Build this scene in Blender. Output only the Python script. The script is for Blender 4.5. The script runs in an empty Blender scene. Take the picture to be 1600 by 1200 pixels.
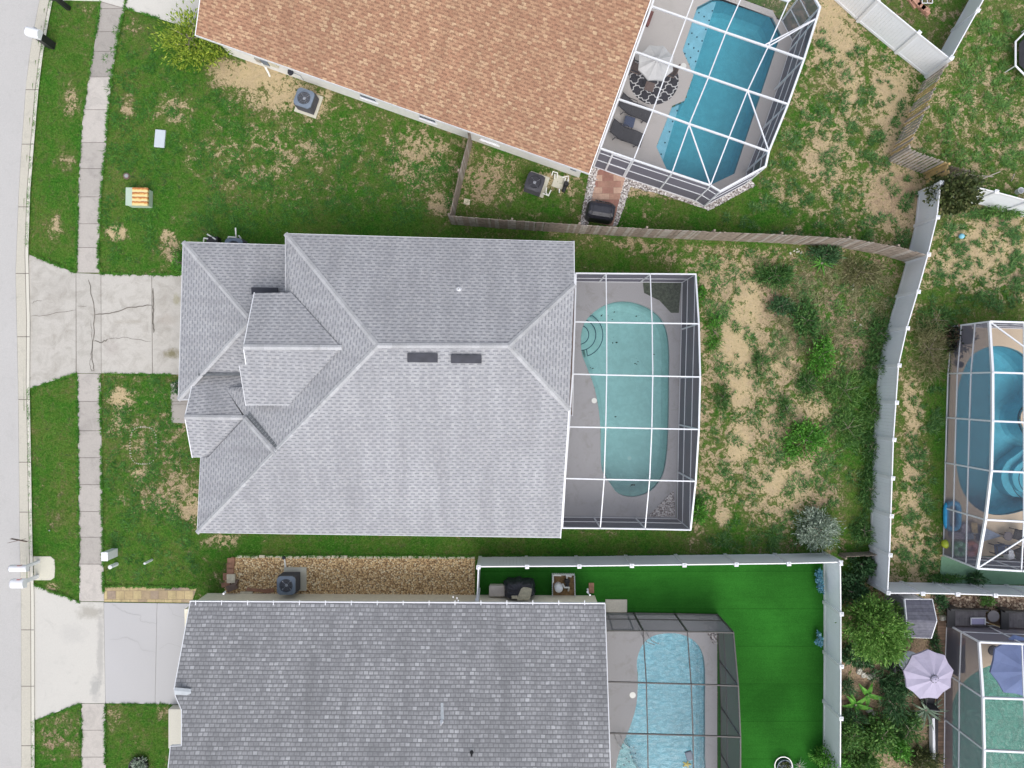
import bpy, math, random
import numpy as np
from mathutils import Vector, Matrix
from mathutils.geometry import tessellate_polygon
random.seed(7); rng = np.random.default_rng(11)
SC = bpy.context.scene
COL = SC.collection
# ---------------------------------------------------------------- camera, sky, sun, exposure
H = 34.6; F = 1107.0                      # drone height (m), focal length in photo pixels (1600 wide)
cam_d = bpy.data.cameras.new('camera'); cam = bpy.data.objects.new('camera', cam_d); COL.objects.link(cam)
cam.location = (0, 0, H); cam_d.sensor_width = 36; cam_d.lens = 36 * F / 1600; cam_d.clip_end = 2000; cam_d.clip_start = .1
SC.camera = cam
W = bpy.data.worlds.new('World'); SC.world = W; W.use_nodes = True
SUN_EL = math.radians(56); SUN_AZ = math.radians(166)      # compass azimuth, +Y is north
sky = W.node_tree.nodes.new('ShaderNodeTexSky'); sky.sky_type = 'NISHITA'; sky.sun_disc = False
sky.sun_elevation = SUN_EL; sky.sun_rotation = SUN_AZ; sky.air_density = 1.0; sky.dust_density = 3.0; sky.ozone_density = 1.0
hs = W.node_tree.nodes.new('ShaderNodeHueSaturation'); hs.inputs['Saturation'].default_value = .45    # overcast: a nearly colourless sky
W.node_tree.links.new(sky.outputs[0], hs.inputs['Color']); W.node_tree.links.new(hs.outputs[0], W.node_tree.nodes['Background'].inputs[0])
W.node_tree.nodes['Background'].inputs[1].default_value = 0.15
sd = bpy.data.lights.new('sun', 'SUN'); sd.energy = 1.05; sd.angle = math.radians(50); sd.color = (1, .965, .92)
so = bpy.data.objects.new('sun', sd); COL.objects.link(so)
sdir = Vector((math.sin(SUN_AZ) * math.cos(SUN_EL), math.cos(SUN_AZ) * math.cos(SUN_EL), math.sin(SUN_EL)))
so.rotation_euler = sdir.to_track_quat('Z', 'Y').to_euler(); so.location = (0, -30, 40)
SC.view_settings.view_transform = 'Standard'; SC.view_settings.look = 'None'; SC.view_settings.exposure = 0.52; SC.view_settings.gamma = 1
SC.view_settings.use_curve_mapping = False

def G(px, py, z=0.0):
    k = (H - z) / F
    return Vector(((px - 800) * k, (600 - py) * k, z))
def GL(pts, z=0.0): return [G(a, b, z) for a, b in pts]
def PL(p0, p1, slope, z0, up):            # roof plane: through the eave line p0-p1 (pixels, height z0), rising towards pixel 'up'
    a, b, u = G(*p0, z0), G(*p1, z0), G(*up, z0)
    d = (b - a).normalized(); n2 = Vector((-d.y, d.x, 0))
    if n2.dot(u - a) < 0: n2 = -n2
    return (a, n2, slope, z0)
def ON(pl, px, py):                       # the point of plane pl seen at pixel (px, py)
    a, n, s, z0 = pl; o = Vector((0, 0, H)); d = G(px, py, 0) - o
    # z = z0 + s * n.(p - a)
    t = (z0 + s * n.dot(o - a) - H) / (d.z - s * n.dot(d)) if abs(d.z - s * n.dot(d)) > 1e-9 else 1
    return o + d * t
# ---------------------------------------------------------------- materials
def nt(name):
    m = bpy.data.materials.new(name); m.use_nodes = True; t = m.node_tree
    return m, t, t.nodes['Principled BSDF'], t.links.new
def node(t, typ, **kw):
    n = t.nodes.new(typ)
    for k, v in kw.items():
        if k.startswith('i_'):
            key = k[2:]; key = int(key) if key.isdigit() else key.replace('_', ' ')
            n.inputs[key].default_value = v
        else: setattr(n, k, v)
    return n
def rgba(c): return (c[0], c[1], c[2], 1)
def ramp(t, stops, interp='LINEAR'):
    r = t.nodes.new('ShaderNodeValToRGB'); r.color_ramp.interpolation = interp; e = r.color_ramp.elements
    e[0].position, e[0].color = stops[0][0], rgba(stops[0][1]); e[1].position, e[1].color = stops[-1][0], rgba(stops[-1][1])
    for p, c in stops[1:-1]:
        q = e.new(p); q.color = rgba(c)
    return r
def mixc(t, fac, a, b, blend='MIX'):
    m = t.nodes.new('ShaderNodeMix'); m.data_type = 'RGBA'; m.blend_type = blend
    for s, v in ((m.inputs[0], fac), (m.inputs[6], a), (m.inputs[7], b)):
        if hasattr(v, 'links') or hasattr(v, 'is_output'): t.links.new(v, s)
        elif isinstance(v, (int, float)): s.default_value = v
        else: s.default_value = rgba(v)
    return m.outputs[2]
def math_(t, op, a, b=None, c=None, clamp=False):
    m = t.nodes.new('ShaderNodeMath'); m.operation = op; m.use_clamp = clamp
    for i, v in enumerate((a, b, c)):
        if v is None: continue
        if hasattr(v, 'is_output'): t.links.new(v, m.inputs[i])
        else: m.inputs[i].default_value = v
    return m.outputs[0]
def noise(t, scale, detail=3, rough=.55, vec=None, dist=0):
    n = node(t, 'ShaderNodeTexNoise', i_Scale=scale, i_Detail=detail, i_Roughness=rough, i_Distortion=dist)
    if vec is None:
        g = t.nodes.get('TCO')
        if g is None: g = t.nodes.new('ShaderNodeNewGeometry'); g.name = 'TCO'
        vec = g.outputs['Position']
    t.links.new(vec, n.inputs['Vector']); return n.outputs[0]
def simple(name, c, rough=.6, var=.12, scale=3, metal=0, bump=0, bscale=40, spec=.5):
    m, t, b, L = nt(name)
    n = noise(t, scale, 4)
    r = ramp(t, [(.3, [x * (1 - var) for x in c]), (.7, [min(1, x * (1 + var)) for x in c])]); L(n, r.inputs[0]); L(r.outputs[0], b.inputs['Base Color'])
    b.inputs['Roughness'].default_value = rough; b.inputs['Metallic'].default_value = metal; b.inputs['Specular IOR Level'].default_value = spec
    if bump:
        bp = node(t, 'ShaderNodeBump', i_Strength=bump, i_Distance=.02); L(noise(t, bscale, 4), bp.inputs['Height']); L(bp.outputs[0], b.inputs['Normal'])
    return m
def shingles(name, cols, mort, w=.3, h=.145, var=.12, squash=1.0, blot=.35, mort_size=.012, dash=0.0, dashw=.34, vert=.5):
    m, t, b, L = nt(name); uv = node(t, 'ShaderNodeUVMap', uv_map='m')
    # slight waviness of the courses
    br = node(t, 'ShaderNodeTexBrick', i_Scale=1.0); br.inputs['Brick Width'].default_value = w; br.inputs['Row Height'].default_value = h
    br.inputs['Mortar Size'].default_value = mort_size; br.inputs['Mortar Smooth'].default_value = .6; br.inputs['Bias'].default_value = 0
    br.offset = .37; br.offset_frequency = 2; br.squash = squash; br.squash_frequency = 3
    br.inputs['Color1'].default_value = (0, 0, 0, 1); br.inputs['Color2'].default_value = (1, 1, 1, 1); br.inputs['Mortar'].default_value = (.5, .5, .5, 1)
    wv = noise(t, .8, 2); vm = node(t, 'ShaderNodeVectorMath', operation='MULTIPLY_ADD'); cx = node(t, 'ShaderNodeCombineXYZ')
    L(math_(t, 'MULTIPLY', math_(t, 'SUBTRACT', wv, .5), .07), cx.inputs[1]); va = node(t, 'ShaderNodeVectorMath', operation='ADD')
    L(uv.outputs[0], va.inputs[0]); L(cx.outputs[0], va.inputs[1]); L(va.outputs[0], br.inputs['Vector'])
    r = ramp(t, cols); L(br.outputs['Color'], r.inputs[0])
    big = ramp(t, [(.3, (1 - blot * .5,) * 3), (.7, (1 + blot * .2,) * 3)]); L(noise(t, .35, 4, .6), big.inputs[0])
    c = mixc(t, 1.0, r.outputs[0], big.outputs[0], 'MULTIPLY')
    ms = node(t, 'ShaderNodeMapping'); ms.inputs['Scale'].default_value = (1.5, .16, 1); L(uv.outputs[0], ms.inputs[0]); sk = ramp(t, [(.35, (1 - blot * .55,) * 3), (.62, (1.05,) * 3)]); L(noise(t, 1.0, 5, .65, vec=ms.outputs[0]), sk.inputs[0]); c = mixc(t, 1.0, c, sk.outputs[0], 'MULTIPLY')    # run-off streaks down the slope
    mid = ramp(t, [(.35, (1 - var,) * 3), (.65, (1 + var * .6,) * 3)]); L(noise(t, 9, 3, .7), mid.inputs[0])
    c = mixc(t, 1.0, c, mid.outputs[0], 'MULTIPLY')
    # course shadow line: darker towards the butt edge of every row (a sawtooth in v drives real bump too)
    sep = node(t, 'ShaderNodeSeparateXYZ'); L(va.outputs[0], sep.inputs[0])
    saw = math_(t, 'FRACT', math_(t, 'DIVIDE', sep.outputs[1], h))
    c = mixc(t, math_(t, 'MULTIPLY', br.outputs['Fac'], vert), c, mort)
    if dash:                              # broken dark butt lines, one random strength per shingle
        row = math_(t, 'FLOOR', math_(t, 'DIVIDE', sep.outputs[1], h)); rn = node(t, 'ShaderNodeTexWhiteNoise', noise_dimensions='1D'); L(row, rn.inputs['W'])
        uu = math_(t, 'ADD', math_(t, 'DIVIDE', sep.outputs[0], dashw), math_(t, 'ADD', math_(t, 'MULTIPLY', row, .47), math_(t, 'MULTIPLY', rn.outputs['Value'], .22)))
        ln = math_(t, 'LESS_THAN', saw, .42); k = math_(t, 'LESS_THAN', math_(t, 'FRACT', uu), .60); jit = math_(t, 'ADD', .45, math_(t, 'MULTIPLY', noise(t, 7, 2), 1.0), clamp=True)
        c = mixc(t, math_(t, 'MULTIPLY', math_(t, 'MULTIPLY', math_(t, 'MULTIPLY', ln, k), jit), dash), c, mort)
    L(c, b.inputs['Base Color']); b.inputs['Roughness'].default_value = .95; b.inputs['Specular IOR Level'].default_value = .2
    bp = node(t, 'ShaderNodeBump', i_Strength=.55, i_Distance=.02); hh = math_(t, 'SUBTRACT', math_(t, 'SUBTRACT', 1.0, saw), math_(t, 'MULTIPLY', br.outputs['Fac'], .7))
    L(hh, bp.inputs['Height']); L(bp.outputs[0], b.inputs['Normal'])
    return m
def concrete(name, c, stain=(.12, .11, .10), amt=.35, fine=.1, warm=None, thresh=.55, spots=()):
    m, t, b, L = nt(name)
    n1 = noise(t, 1.5, 6, .68, dist=.8); n2 = noise(t, 28, 3, .7); n3 = noise(t, .25, 3)
    at = node(t, 'ShaderNodeAttribute', attribute_name='tone')
    base = mixc(t, n3, [x * .94 for x in c], [min(1, x * 1.06) for x in c])
    st = ramp(t, [(thresh, (0, 0, 0)), (thresh + .22, (1, 1, 1))]); L(n1, st.inputs[0])
    k = math_(t, 'MULTIPLY', st.outputs[0], amt)
    base = mixc(t, k, base, stain)
    for (sx, sy, rx, ry, sa, sc) in spots:    # worn or mossy spots, px centre and radii
        g = t.nodes['TCO']; mp = node(t, 'ShaderNodeMapping', vector_type='TEXTURE'); cc = G(sx, sy); mp.inputs['Location'].default_value = (cc.x, cc.y, .06); mp.inputs['Scale'].default_value = (rx * H / F, ry * H / F, 1)
        L(g.outputs['Position'], mp.inputs[0]); ln = node(t, 'ShaderNodeVectorMath', operation='LENGTH'); L(mp.outputs[0], ln.inputs[0])
        q = math_(t, 'MULTIPLY', math_(t, 'SUBTRACT', math_(t, 'ADD', 1.0, math_(t, 'MULTIPLY', math_(t, 'SUBTRACT', noise(t, 3, 4, .7), .5), 1.6)), ln.outputs['Value']), 1.6 * sa, clamp=True)
        base = mixc(t, math_(t, 'MINIMUM', q, sa), base, sc)
    f = ramp(t, [(.3, (1 - fine,) * 3), (.7, (1 + fine,) * 3)]); L(n2, f.inputs[0])
    base = mixc(t, 1.0, base, f.outputs[0], 'MULTIPLY')
    tn = math_(t, 'ADD', 1.0, at.outputs['Fac'])
    cc = node(t, 'ShaderNodeCombineXYZ'); L(tn, cc.inputs[0]); L(tn, cc.inputs[1]); L(tn, cc.inputs[2])
    base = mixc(t, 1.0, base, cc.outputs[0], 'MULTIPLY')
    L(base, b.inputs['Base Color']); b.inputs['Roughness'].default_value = .9; b.inputs['Specular IOR Level'].default_value = .25
    bp = node(t, 'ShaderNodeBump', i_Strength=.25, i_Distance=.01); L(n2, bp.inputs['Height']); L(bp.outputs[0], b.inputs['Normal'])
    return m
def screen(name, c=(.03, .03, .035), cover=.22):
    m, t, b, L = nt(name); t.nodes.remove(b)
    lw = node(t, 'ShaderNodeLayerWeight', i_Blend=.5)         # facing: 0 head on, 1 edge on
    cosv = math_(t, 'MAXIMUM', math_(t, 'SUBTRACT', 1.0, lw.outputs['Facing']), .06)
    fac = math_(t, 'SUBTRACT', 1.0, math_(t, 'POWER', 1 - cover, math_(t, 'DIVIDE', 1.0, cosv)), clamp=True)
    d = node(t, 'ShaderNodeBsdfDiffuse', i_Color=rgba(c)); tr = node(t, 'ShaderNodeBsdfTransparent'); mx = node(t, 'ShaderNodeMixShader')
    L(fac, mx.inputs[0]); L(tr.outputs[0], mx.inputs[1]); L(d.outputs[0], mx.inputs[2]); L(mx.outputs[0], t.nodes['Material Output'].inputs[0])
    return m
def leaf(name, c1, c2, c3=None, rough=.55, trans=.15):
    m, t, b, L = nt(name); g = t.nodes.new('ShaderNodeNewGeometry')
    r = ramp(t, [(0, c1), (.55, c2), (1, c3 or [x * 1.5 for x in c2])]); 
    n = noise(t, 1.7, 2)
    L(math_(t, 'ADD', math_(t, 'MULTIPLY', g.outputs['Random Per Island'], .7), math_(t, 'MULTIPLY', n, .35)), r.inputs[0]); L(r.outputs[0], b.inputs['Base Color'])
    b.inputs['Roughness'].default_value = rough; b.inputs['Specular IOR Level'].default_value = .3
    tl = node(t, 'ShaderNodeBsdfTranslucent'); L(r.outputs[0], tl.inputs[0]); mx = node(t, 'ShaderNodeMixShader'); mx.inputs[0].default_value = trans
    L(b.outputs[0], mx.inputs[1]); L(tl.outputs[0], mx.inputs[2]); L(mx.outputs[0], t.nodes['Material Output'].inputs[0])
    return m
def water(name, tint, wave=.25, wscale=6, gl=1.0, stretch=1, rip=.03):
    m, t, b, L = nt(name); t.nodes.remove(b)
    g = t.nodes.new('ShaderNodeNewGeometry'); mp = node(t, 'ShaderNodeMapping'); mp.inputs['Scale'].default_value = (1, stretch, 1); L(g.outputs['Position'], mp.inputs[0])
    n = noise(t, wscale, 3, .6, vec=mp.outputs[0], dist=.8)
    bp = node(t, 'ShaderNodeBump', i_Strength=wave, i_Distance=.06); L(n, bp.inputs['Height'])
    gls = node(t, 'ShaderNodeBsdfGlossy', i_Roughness=.06); L(bp.outputs[0], gls.inputs['Normal'])
    tv = ramp(t, [(.42, [x * (1 - rip) for x in tint]), (.60, [min(1, x * (1 + rip)) for x in tint])]); L(n, tv.inputs[0])  # light and dark of the ripples are put into the tint
    tr = node(t, 'ShaderNodeBsdfTransparent'); L(tv.outputs[0], tr.inputs[0])
    fr = node(t, 'ShaderNodeFresnel', i_IOR=1.33); L(bp.outputs[0], fr.inputs['Normal'])
    mx = node(t, 'ShaderNodeMixShader'); L(math_(t, 'MULTIPLY', fr.outputs[0], gl, clamp=True), mx.inputs[0]); L(tr.outputs[0], mx.inputs[1]); L(gls.outputs[0], mx.inputs[2])
    L(mx.outputs[0], t.nodes['Material Output'].inputs[0]); return m
def planks(name, c1, c2, w=.14, rough=.8, gap=(.03, .025, .02), along='u', length=30):
    m, t, b, L = nt(name); uv = node(t, 'ShaderNodeUVMap', uv_map='m')
    br = node(t, 'ShaderNodeTexBrick', i_Scale=1.0); br.inputs['Brick Width'].default_value = length; br.inputs['Row Height'].default_value = w
    br.inputs['Mortar Size'].default_value = .006; br.inputs['Color1'].default_value = rgba(c1); br.inputs['Color2'].default_value = rgba(c2); br.inputs['Mortar'].default_value = rgba(gap)
    if along == 'v':
        mp = node(t, 'ShaderNodeMapping'); mp.inputs['Rotation'].default_value = (0, 0, math.pi / 2); L(uv.outputs[0], mp.inputs[0]); L(mp.outputs[0], br.inputs['Vector'])
    else: L(uv.outputs[0], br.inputs['Vector'])
    f = ramp(t, [(.3, (.7,) * 3), (.7, (1.2,) * 3)]); L(noise(t, 5, 4, .7), f.inputs[0])
    L(mixc(t, 1.0, br.outputs['Color'], f.outputs[0], 'MULTIPLY'), b.inputs['Base Color']); b.inputs['Roughness'].default_value = rough
    return m
# ---------------------------------------------------------------- mesh helpers
def top_of(o):
    while o.parent: o = o.parent
    return o
class MB:
    def __init__(s): s.v = []; s.f = []; s.mi = []; s.tone = []
    def face(s, pts, mi=0, tone=0.0):
        i = len(s.v); s.v += [Vector(p) for p in pts]; s.f.append(tuple(range(i, i + len(pts)))); s.mi.append(mi); s.tone.append(tone)
    def mesh(s, vs, fs, mi=0, tone=0.0):
        i = len(s.v); s.v += [Vector(p) for p in vs]
        for f in fs: s.f.append(tuple(i + k for k in f)); s.mi.append(mi); s.tone.append(tone)
    def box(s, c, d, rz=0, mi=0, tone=0.0, top=1.0, R=None):
        x, y, z = d[0] / 2, d[1] / 2, d[2] / 2; vs = []
        for zz, k in ((-z, 1), (z, top)):
            for xx, yy in ((-x, -y), (x, -y), (x, y), (-x, y)): vs.append(Vector((xx * k, yy * k, zz)))
        M = R if R is not None else Matrix.Rotation(rz, 3, 'Z')
        s.mesh([M @ v + Vector(c) for v in vs], [(3, 2, 1, 0), (4, 5, 6, 7), (0, 1, 5, 4), (1, 2, 6, 5), (2, 3, 7, 6), (3, 0, 4, 7)], mi, tone)
    def beam(s, a, b, w, h=None, mi=0, up=(0, 0, 1), tone=0.0, ext=0):
        a, b = Vector(a), Vector(b); h = h or w; d = (b - a).normalized(); a -= d * ext; b += d * ext
        u = Vector(up)
        if abs(d.dot(u)) > .98: u = Vector((0, 1, 0))
        sx = d.cross(u).normalized() * w / 2; sy = sx.cross(d).normalized() * h / 2
        vs = [a - sx - sy, a + sx - sy, a + sx + sy, a - sx + sy, b - sx - sy, b + sx - sy, b + sx + sy, b - sx + sy]
        s.mesh(vs, [(3, 2, 1, 0), (4, 5, 6, 7), (0, 1, 5, 4), (1, 2, 6, 5), (2, 3, 7, 6), (3, 0, 4, 7)], mi, tone)
    def tube(s, pts, r, n=8, mi=0, closed=False):
        pts = [Vector(p) for p in pts]; k = len(pts); rs = r if isinstance(r, (list, tuple)) else [r] * k; vs = []
        for i, p in enumerate(pts):
            if closed: d = pts[(i + 1) % k] - pts[i - 1]
            else: d = pts[min(i + 1, k - 1)] - pts[max(i - 1, 0)]
            d.normalize(); u = Vector((0, 0, 1)) if abs(d.z) < .9 else Vector((1, 0, 0)); a = d.cross(u).normalized(); b = a.cross(d)
            for j in range(n):
                t = 2 * math.pi * j / n; vs.append(p + (a * math.cos(t) + b * math.sin(t)) * rs[i])
        fs = []
        for i in range(k if closed else k - 1):
            for j in range(n):
                i2 = (i + 1) % k; fs.append((i * n + j, i * n + (j + 1) % n, i2 * n + (j + 1) % n, i2 * n + j))
        if not closed: fs += [tuple(range(n)), tuple(range((k - 1) * n + n - 1, (k - 1) * n - 1, -1))]
        s.mesh(vs, fs, mi)
    def cyl(s, c, r0, r1, h, n=20, mi=0, cap=True):
        c = Vector(c); vs = []
        for z, r in ((0, r0), (h, r1)):
            for j in range(n): t = 2 * math.pi * j / n; vs.append(c + Vector((r * math.cos(t), r * math.sin(t), z)))
        fs = [(j, (j + 1) % n, n + (j + 1) % n, n + j) for j in range(n)]
        if cap: fs += [tuple(range(n - 1, -1, -1)), tuple(range(n, 2 * n))]
        s.mesh(vs, fs, mi)
    def lathe(s, c, prof, n=20, mi=0):
        c = Vector(c); vs = []; m = len(prof)
        for r, z in prof:
            for j in range(n): t = 2 * math.pi * j / n; vs.append(c + Vector((r * math.cos(t), r * math.sin(t), z)))
        s.mesh(vs, [(i * n + j, i * n + (j + 1) % n, (i + 1) * n + (j + 1) % n, (i + 1) * n + j) for i in range(m - 1) for j in range(n)], mi)
    def prism(s, poly, z0, z1, mi=0, tone=0.0, holes=(), bottom=False, sides=True):
        loops = [[Vector((p[0], p[1], z1)) for p in poly]] + [[Vector((p[0], p[1], z1)) for p in h] for h in holes]
        tris = tessellate_polygon(loops); flat = [p for l in loops for p in l]; i0 = len(s.v); s.v += flat
        for tr in tris:
            a, b, c = (flat[k] for k in tr)
            tr = tuple(tr) if (b - a).cross(c - a).z > 0 else tuple(reversed(tr))
            s.f.append(tuple(i0 + k for k in tr)); s.mi.append(mi); s.tone.append(tone)
        if sides:
            for l in loops:
                for k in range(len(l)):
                    a, b = l[k], l[(k + 1) % len(l)]
                    s.face([Vector((a.x, a.y, z0)), Vector((b.x, b.y, z0)), b, a], mi, tone)
    def build(s, name, mats, parent=None, local=False, smooth=False, bevel=0, kind=None):
        me = bpy.data.meshes.new(name); vs = s.v
        if parent is not None and not local:
            t = top_of(parent); Mi = (Matrix.Translation(t.location) @ Matrix.Rotation(t.rotation_euler.z, 4, 'Z')).inverted(); vs = [Mi @ v for v in vs]
            wv = s.v
        else: wv = vs
        me.from_pydata([tuple(v) for v in vs], [], s.f)
        if not isinstance(mats, (list, tuple)): mats = [mats]
        for m in mats: me.materials.append(m)
        me.polygons.foreach_set('material_index', s.mi)
        uv = me.uv_layers.new(name='m'); k = 0; data = np.zeros(len(me.loops) * 2)
        me.update()
        for p, f in zip(me.polygons, s.f):
            n = p.normal; 
            if n.z < 0: n = -n
            u = Vector((0, 0, 1)).cross(n)
            u = u.normalized() if u.length > .05 else Vector((1, 0, 0))
            v = n.cross(u)
            for vi in f:
                q = wv[vi] if parent is None or local else vs[vi]
                data[k] = q.dot(u); data[k + 1] = q.dot(v); k += 2
        uv.data.foreach_set('uv', data)
        at = me.attributes.new('tone', 'FLOAT', 'FACE'); at.data.foreach_set('value', s.tone)
        if smooth: me.polygons.foreach_set('use_smooth', [True] * len(me.polygons))
        o = bpy.data.objects.new(name, me); COL.objects.link(o)
        if parent is not None: o.parent = parent
        if bevel:
            b = o.modifiers.new('bevel', 'BEVEL'); b.width = bevel; b.segments = 2; b.limit_method = 'ANGLE'
        if kind: o['kind'] = kind
        return o
def npmesh(name, V, Fc, mat_, parent=None):
    me = bpy.data.meshes.new(name); nf, k = Fc.shape
    if parent is not None: V = V - np.array(top_of(parent).location)
    me.vertices.add(len(V)); me.vertices.foreach_set('co', V.astype(np.float32).ravel())
    me.loops.add(nf * k); me.loops.foreach_set('vertex_index', Fc.astype(np.int32).ravel())
    me.polygons.add(nf); me.polygons.foreach_set('loop_start', np.arange(nf, dtype=np.int32) * k); 
    me.update(calc_edges=True); me.materials.append(mat_)
    o = bpy.data.objects.new(name, me); COL.objects.link(o)
    if parent is not None: o.parent = parent
    return o
def tag(o, label, cat, group=None, kind=None):
    o['label'] = label; o['category'] = cat
    if group: o['group'] = group
    if kind: o['kind'] = kind
    return o
def thing(name, label, cat, loc=(0, 0, 0), rz=0, group=None):
    o = bpy.data.objects.new(name, None); o.empty_display_size = .2; COL.objects.link(o); o.location = loc; o.rotation_euler = (0, 0, rz)
    return tag(o, label, cat, group)
def dup(o, loc, rz=0, label=None):
    c = o.copy(); COL.objects.link(c); c.location = loc; c.rotation_euler = (0, 0, rz)
    if label: c['label'] = label
    for ch in list(o.children):
        d = ch.copy(); COL.objects.link(d); d.parent = c
        for g in list(ch.children):
            e = g.copy(); COL.objects.link(e); e.parent = d
    return c
def struct(name, mb, mats): return mb.build(name, mats, kind='structure')
def inside(X, Y, poly):
    r = np.zeros(X.shape, bool); n = len(poly)
    for i in range(n):
        x1, y1 = poly[i][0], poly[i][1]; x2, y2 = poly[(i + 1) % n][0], poly[(i + 1) % n][1]
        if y1 == y2: continue
        c = ((y1 > Y) != (y2 > Y)) & (X < (x2 - x1) * (Y - y1) / (y2 - y1) + x1); r ^= c
    return r
def smooth_loop(pts, k=4):                # Catmull-Rom closed
    out = []; n = len(pts)
    for i in range(n):
        p0, p1, p2, p3 = (Vector(pts[(i + j - 1) % n]) for j in range(4))
        for q in range(k):
            t = q / k; out.append(.5 * ((2 * p1) + (p2 - p0) * t + (2 * p0 - 5 * p1 + 4 * p2 - p3) * t * t + (3 * p1 - p0 - 3 * p2 + p3) * t ** 3))
    return out
# ---------------------------------------------------------------- the palette
M = {}
M['road'] = concrete('asphalt', (.46, .45, .44), stain=(.38, .37, .36), amt=.5, fine=.09)
M['gutter'] = concrete('kerb concrete', (.50, .475, .41), amt=.25, fine=.14)
M['kerb'] = concrete('kerb face concrete', (.60, .58, .51), amt=.15)
M['walk'] = concrete('old sidewalk concrete', (.43, .40, .37), stain=(.25, .235, .22), amt=.55, fine=.12, thresh=.5)
M['drive'] = concrete('old driveway concrete', (.47, .45, .415), stain=(.30, .275, .24), amt=.6, fine=.1, thresh=.46, spots=[(270, 553, 16, 9, .8, (.17, .15, .07)), (277, 470, 6, 14, .5, (.28, .26, .14)), (262, 500, 20, 10, .4, (.33, .28, .24)), (175, 545, 18, 16, .35, (.33, .29, .27)), (205, 503, 30, 4, .4, (.34, .31, .26)), (95, 450, 30, 25, .3, (.36, .34, .31)), (55, 500, 8, 80, .3, (.38, .36, .32))])
M['drive_w'] = concrete('pale driveway concrete', (.53, .515, .48), stain=(.38, .37, .35), amt=.45, fine=.06, thresh=.56, spots=[(142, 956, 26, 14, .55, (.27, .25, .21)), (158, 1010, 7, 75, .5, (.30, .29, .28)), (115, 990, 25, 20, .3, (.38, .37, .36)), (150, 1075, 10, 25, .5, (.26, .26, .26))])
M['drive_p'] = concrete('painted driveway', (.46, .455, .46), stain=(.42, .43, .46), amt=.25, fine=.02)
M['deck_g'] = concrete('grey pool deck', (.36, .355, .365), stain=(.22, .21, .18), amt=.5, fine=.06, thresh=.52)
M['deck_l'] = concrete('light pool deck', (.50, .47, .45), stain=(.36, .34, .32), amt=.4, fine=.06)
M['deck_t'] = concrete('tan pool deck', (.56, .45, .33), stain=(.40, .30, .22), amt=.35, fine=.08)
M['green_slab'] = concrete('green painted concrete', (.16, .29, .19), stain=(.10, .18, .11), amt=.5, fine=.08)
M['pad'] = concrete('pad concrete', (.58, .56, .47), stain=(.35, .32, .26), amt=.4)
M['crack'] = simple('crack filler dirt', (.17, .155, .135), .95, .3, 6)
M['joint'] = simple('dark joint', (.13, .11, .10), .95, .3, 6)  # dark tone of the slab and kerb joints
M['stain'] = simple('oil and moss stain', (.17, .15, .08), .95, .4, 6)
M['shg'] = shingles('grey shingles', [(0, (.35, .355, .375)), (.5, (.385, .39, .41)), (1, (.42, .42, .435))], (.20, .205, .225), w=.16, vert=.12, dash=.8, dashw=.33, blot=.22, var=.08)
M['shn'] = shingles('weathered grey shingles', [(0, (.275, .278, .29)), (.5, (.315, .318, .33)), (.8, (.355, .358, .37)), (.95, (.41, .413, .43)), (1, (.47, .473, .49))], (.17, .172, .18), w=.22, h=.175, blot=.3, mort_size=.028, vert=.75, dash=.3, dashw=1.2)
M['sho'] = shingles('tan shingles', [(0, (.355, .195, .125)), (.5, (.40, .235, .15)), (.8, (.45, .285, .18)), (1, (.52, .36, .23))], (.20, .11, .075), w=.21, h=.15, blot=.2, vert=.35, dash=.7, dashw=.42)
M['cap'] = simple('ridge shingles', (.47, .47, .49), .95, .18, 5)
M['capd'] = simple('dark roof strip', (.12, .13, .14), .9, .2, 5)  # tone of the dark roof strips, including the painted eave shade
M['white'] = simple('white painted metal', (.80, .81, .84), .35, .03)
M['vinyl'] = simple('white vinyl', (.86, .88, .93), .4, .04, .7)
M['alu_w'] = simple('white aluminium frame', (.72, .735, .77), .35, .04)
M['bronze'] = simple('bronze aluminium frame', (.055, .05, .05), .45, .1)
M['stucco'] = simple('white stucco', (.80, .79, .76), .9, .05, 6, bump=.2)
M['cream'] = simple('cream stucco', (.84, .78, .63), .9, .06, 6, bump=.2)
M['greywall'] = simple('grey stucco', (.5, .5, .5), .9, .06, 6)
M['glass'] = simple('window glass', (.05, .07, .11), .25, .2, 1, spec=.3)
M['vent'] = simple('dark roof vent', (.035, .037, .05), .7, .25, 3)
M['black'] = simple('black plastic', (.02, .02, .023), .5, .25, 8)
M['cover'] = simple('black grill cover', (.025, .026, .036), .45, .3, 9, bump=.5, bscale=14)
M['acgrey'] = simple('grey painted cabinet', (.16, .20, .26), .5, .08, 6)
M['acside'] = simple('dark louvred cabinet', (.075, .075, .085), .6, .2, 10)
M['acdark'] = simple('charcoal cabinet', (.045, .045, .055), .5, .15, 8)
M['blade'] = simple('fan blade metal', (.5, .52, .56), .3, .1, 8, metal=.3)
M['pvc'] = simple('white pipe', (.80, .80, .76), .4, .05)
M['copper'] = simple('copper pipe', (.35, .2, .12), .4, .1, metal=.5)
M['wood'] = simple('weathered fence wood', (.27, .22, .18), .9, .3, 5, bump=.3)
M['wood2'] = simple('sun bleached fence wood', (.36, .32, .28), .9, .25, 5, bump=.3)
M['wood3'] = simple('fresh fence wood', (.50, .36, .16), .85, .18, 5, bump=.2)
M['board'] = planks('boardwalk planks', (.14, .09, .06), (.23, .15, .10), w=.14)
M['paver'] = shingles('square pavers', [(0, (.34, .27, .24)), (.5, (.52, .40, .23)), (1, (.62, .51, .28))], (.22, .18, .13), w=.42, h=.42, mort_size=.02)
M['brick'] = shingles('red block pavers', [(0, (.34, .17, .14)), (.5, (.46, .28, .21)), (1, (.56, .38, .29))], (.25, .17, .13), w=.55, h=.30, mort_size=.012)
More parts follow.
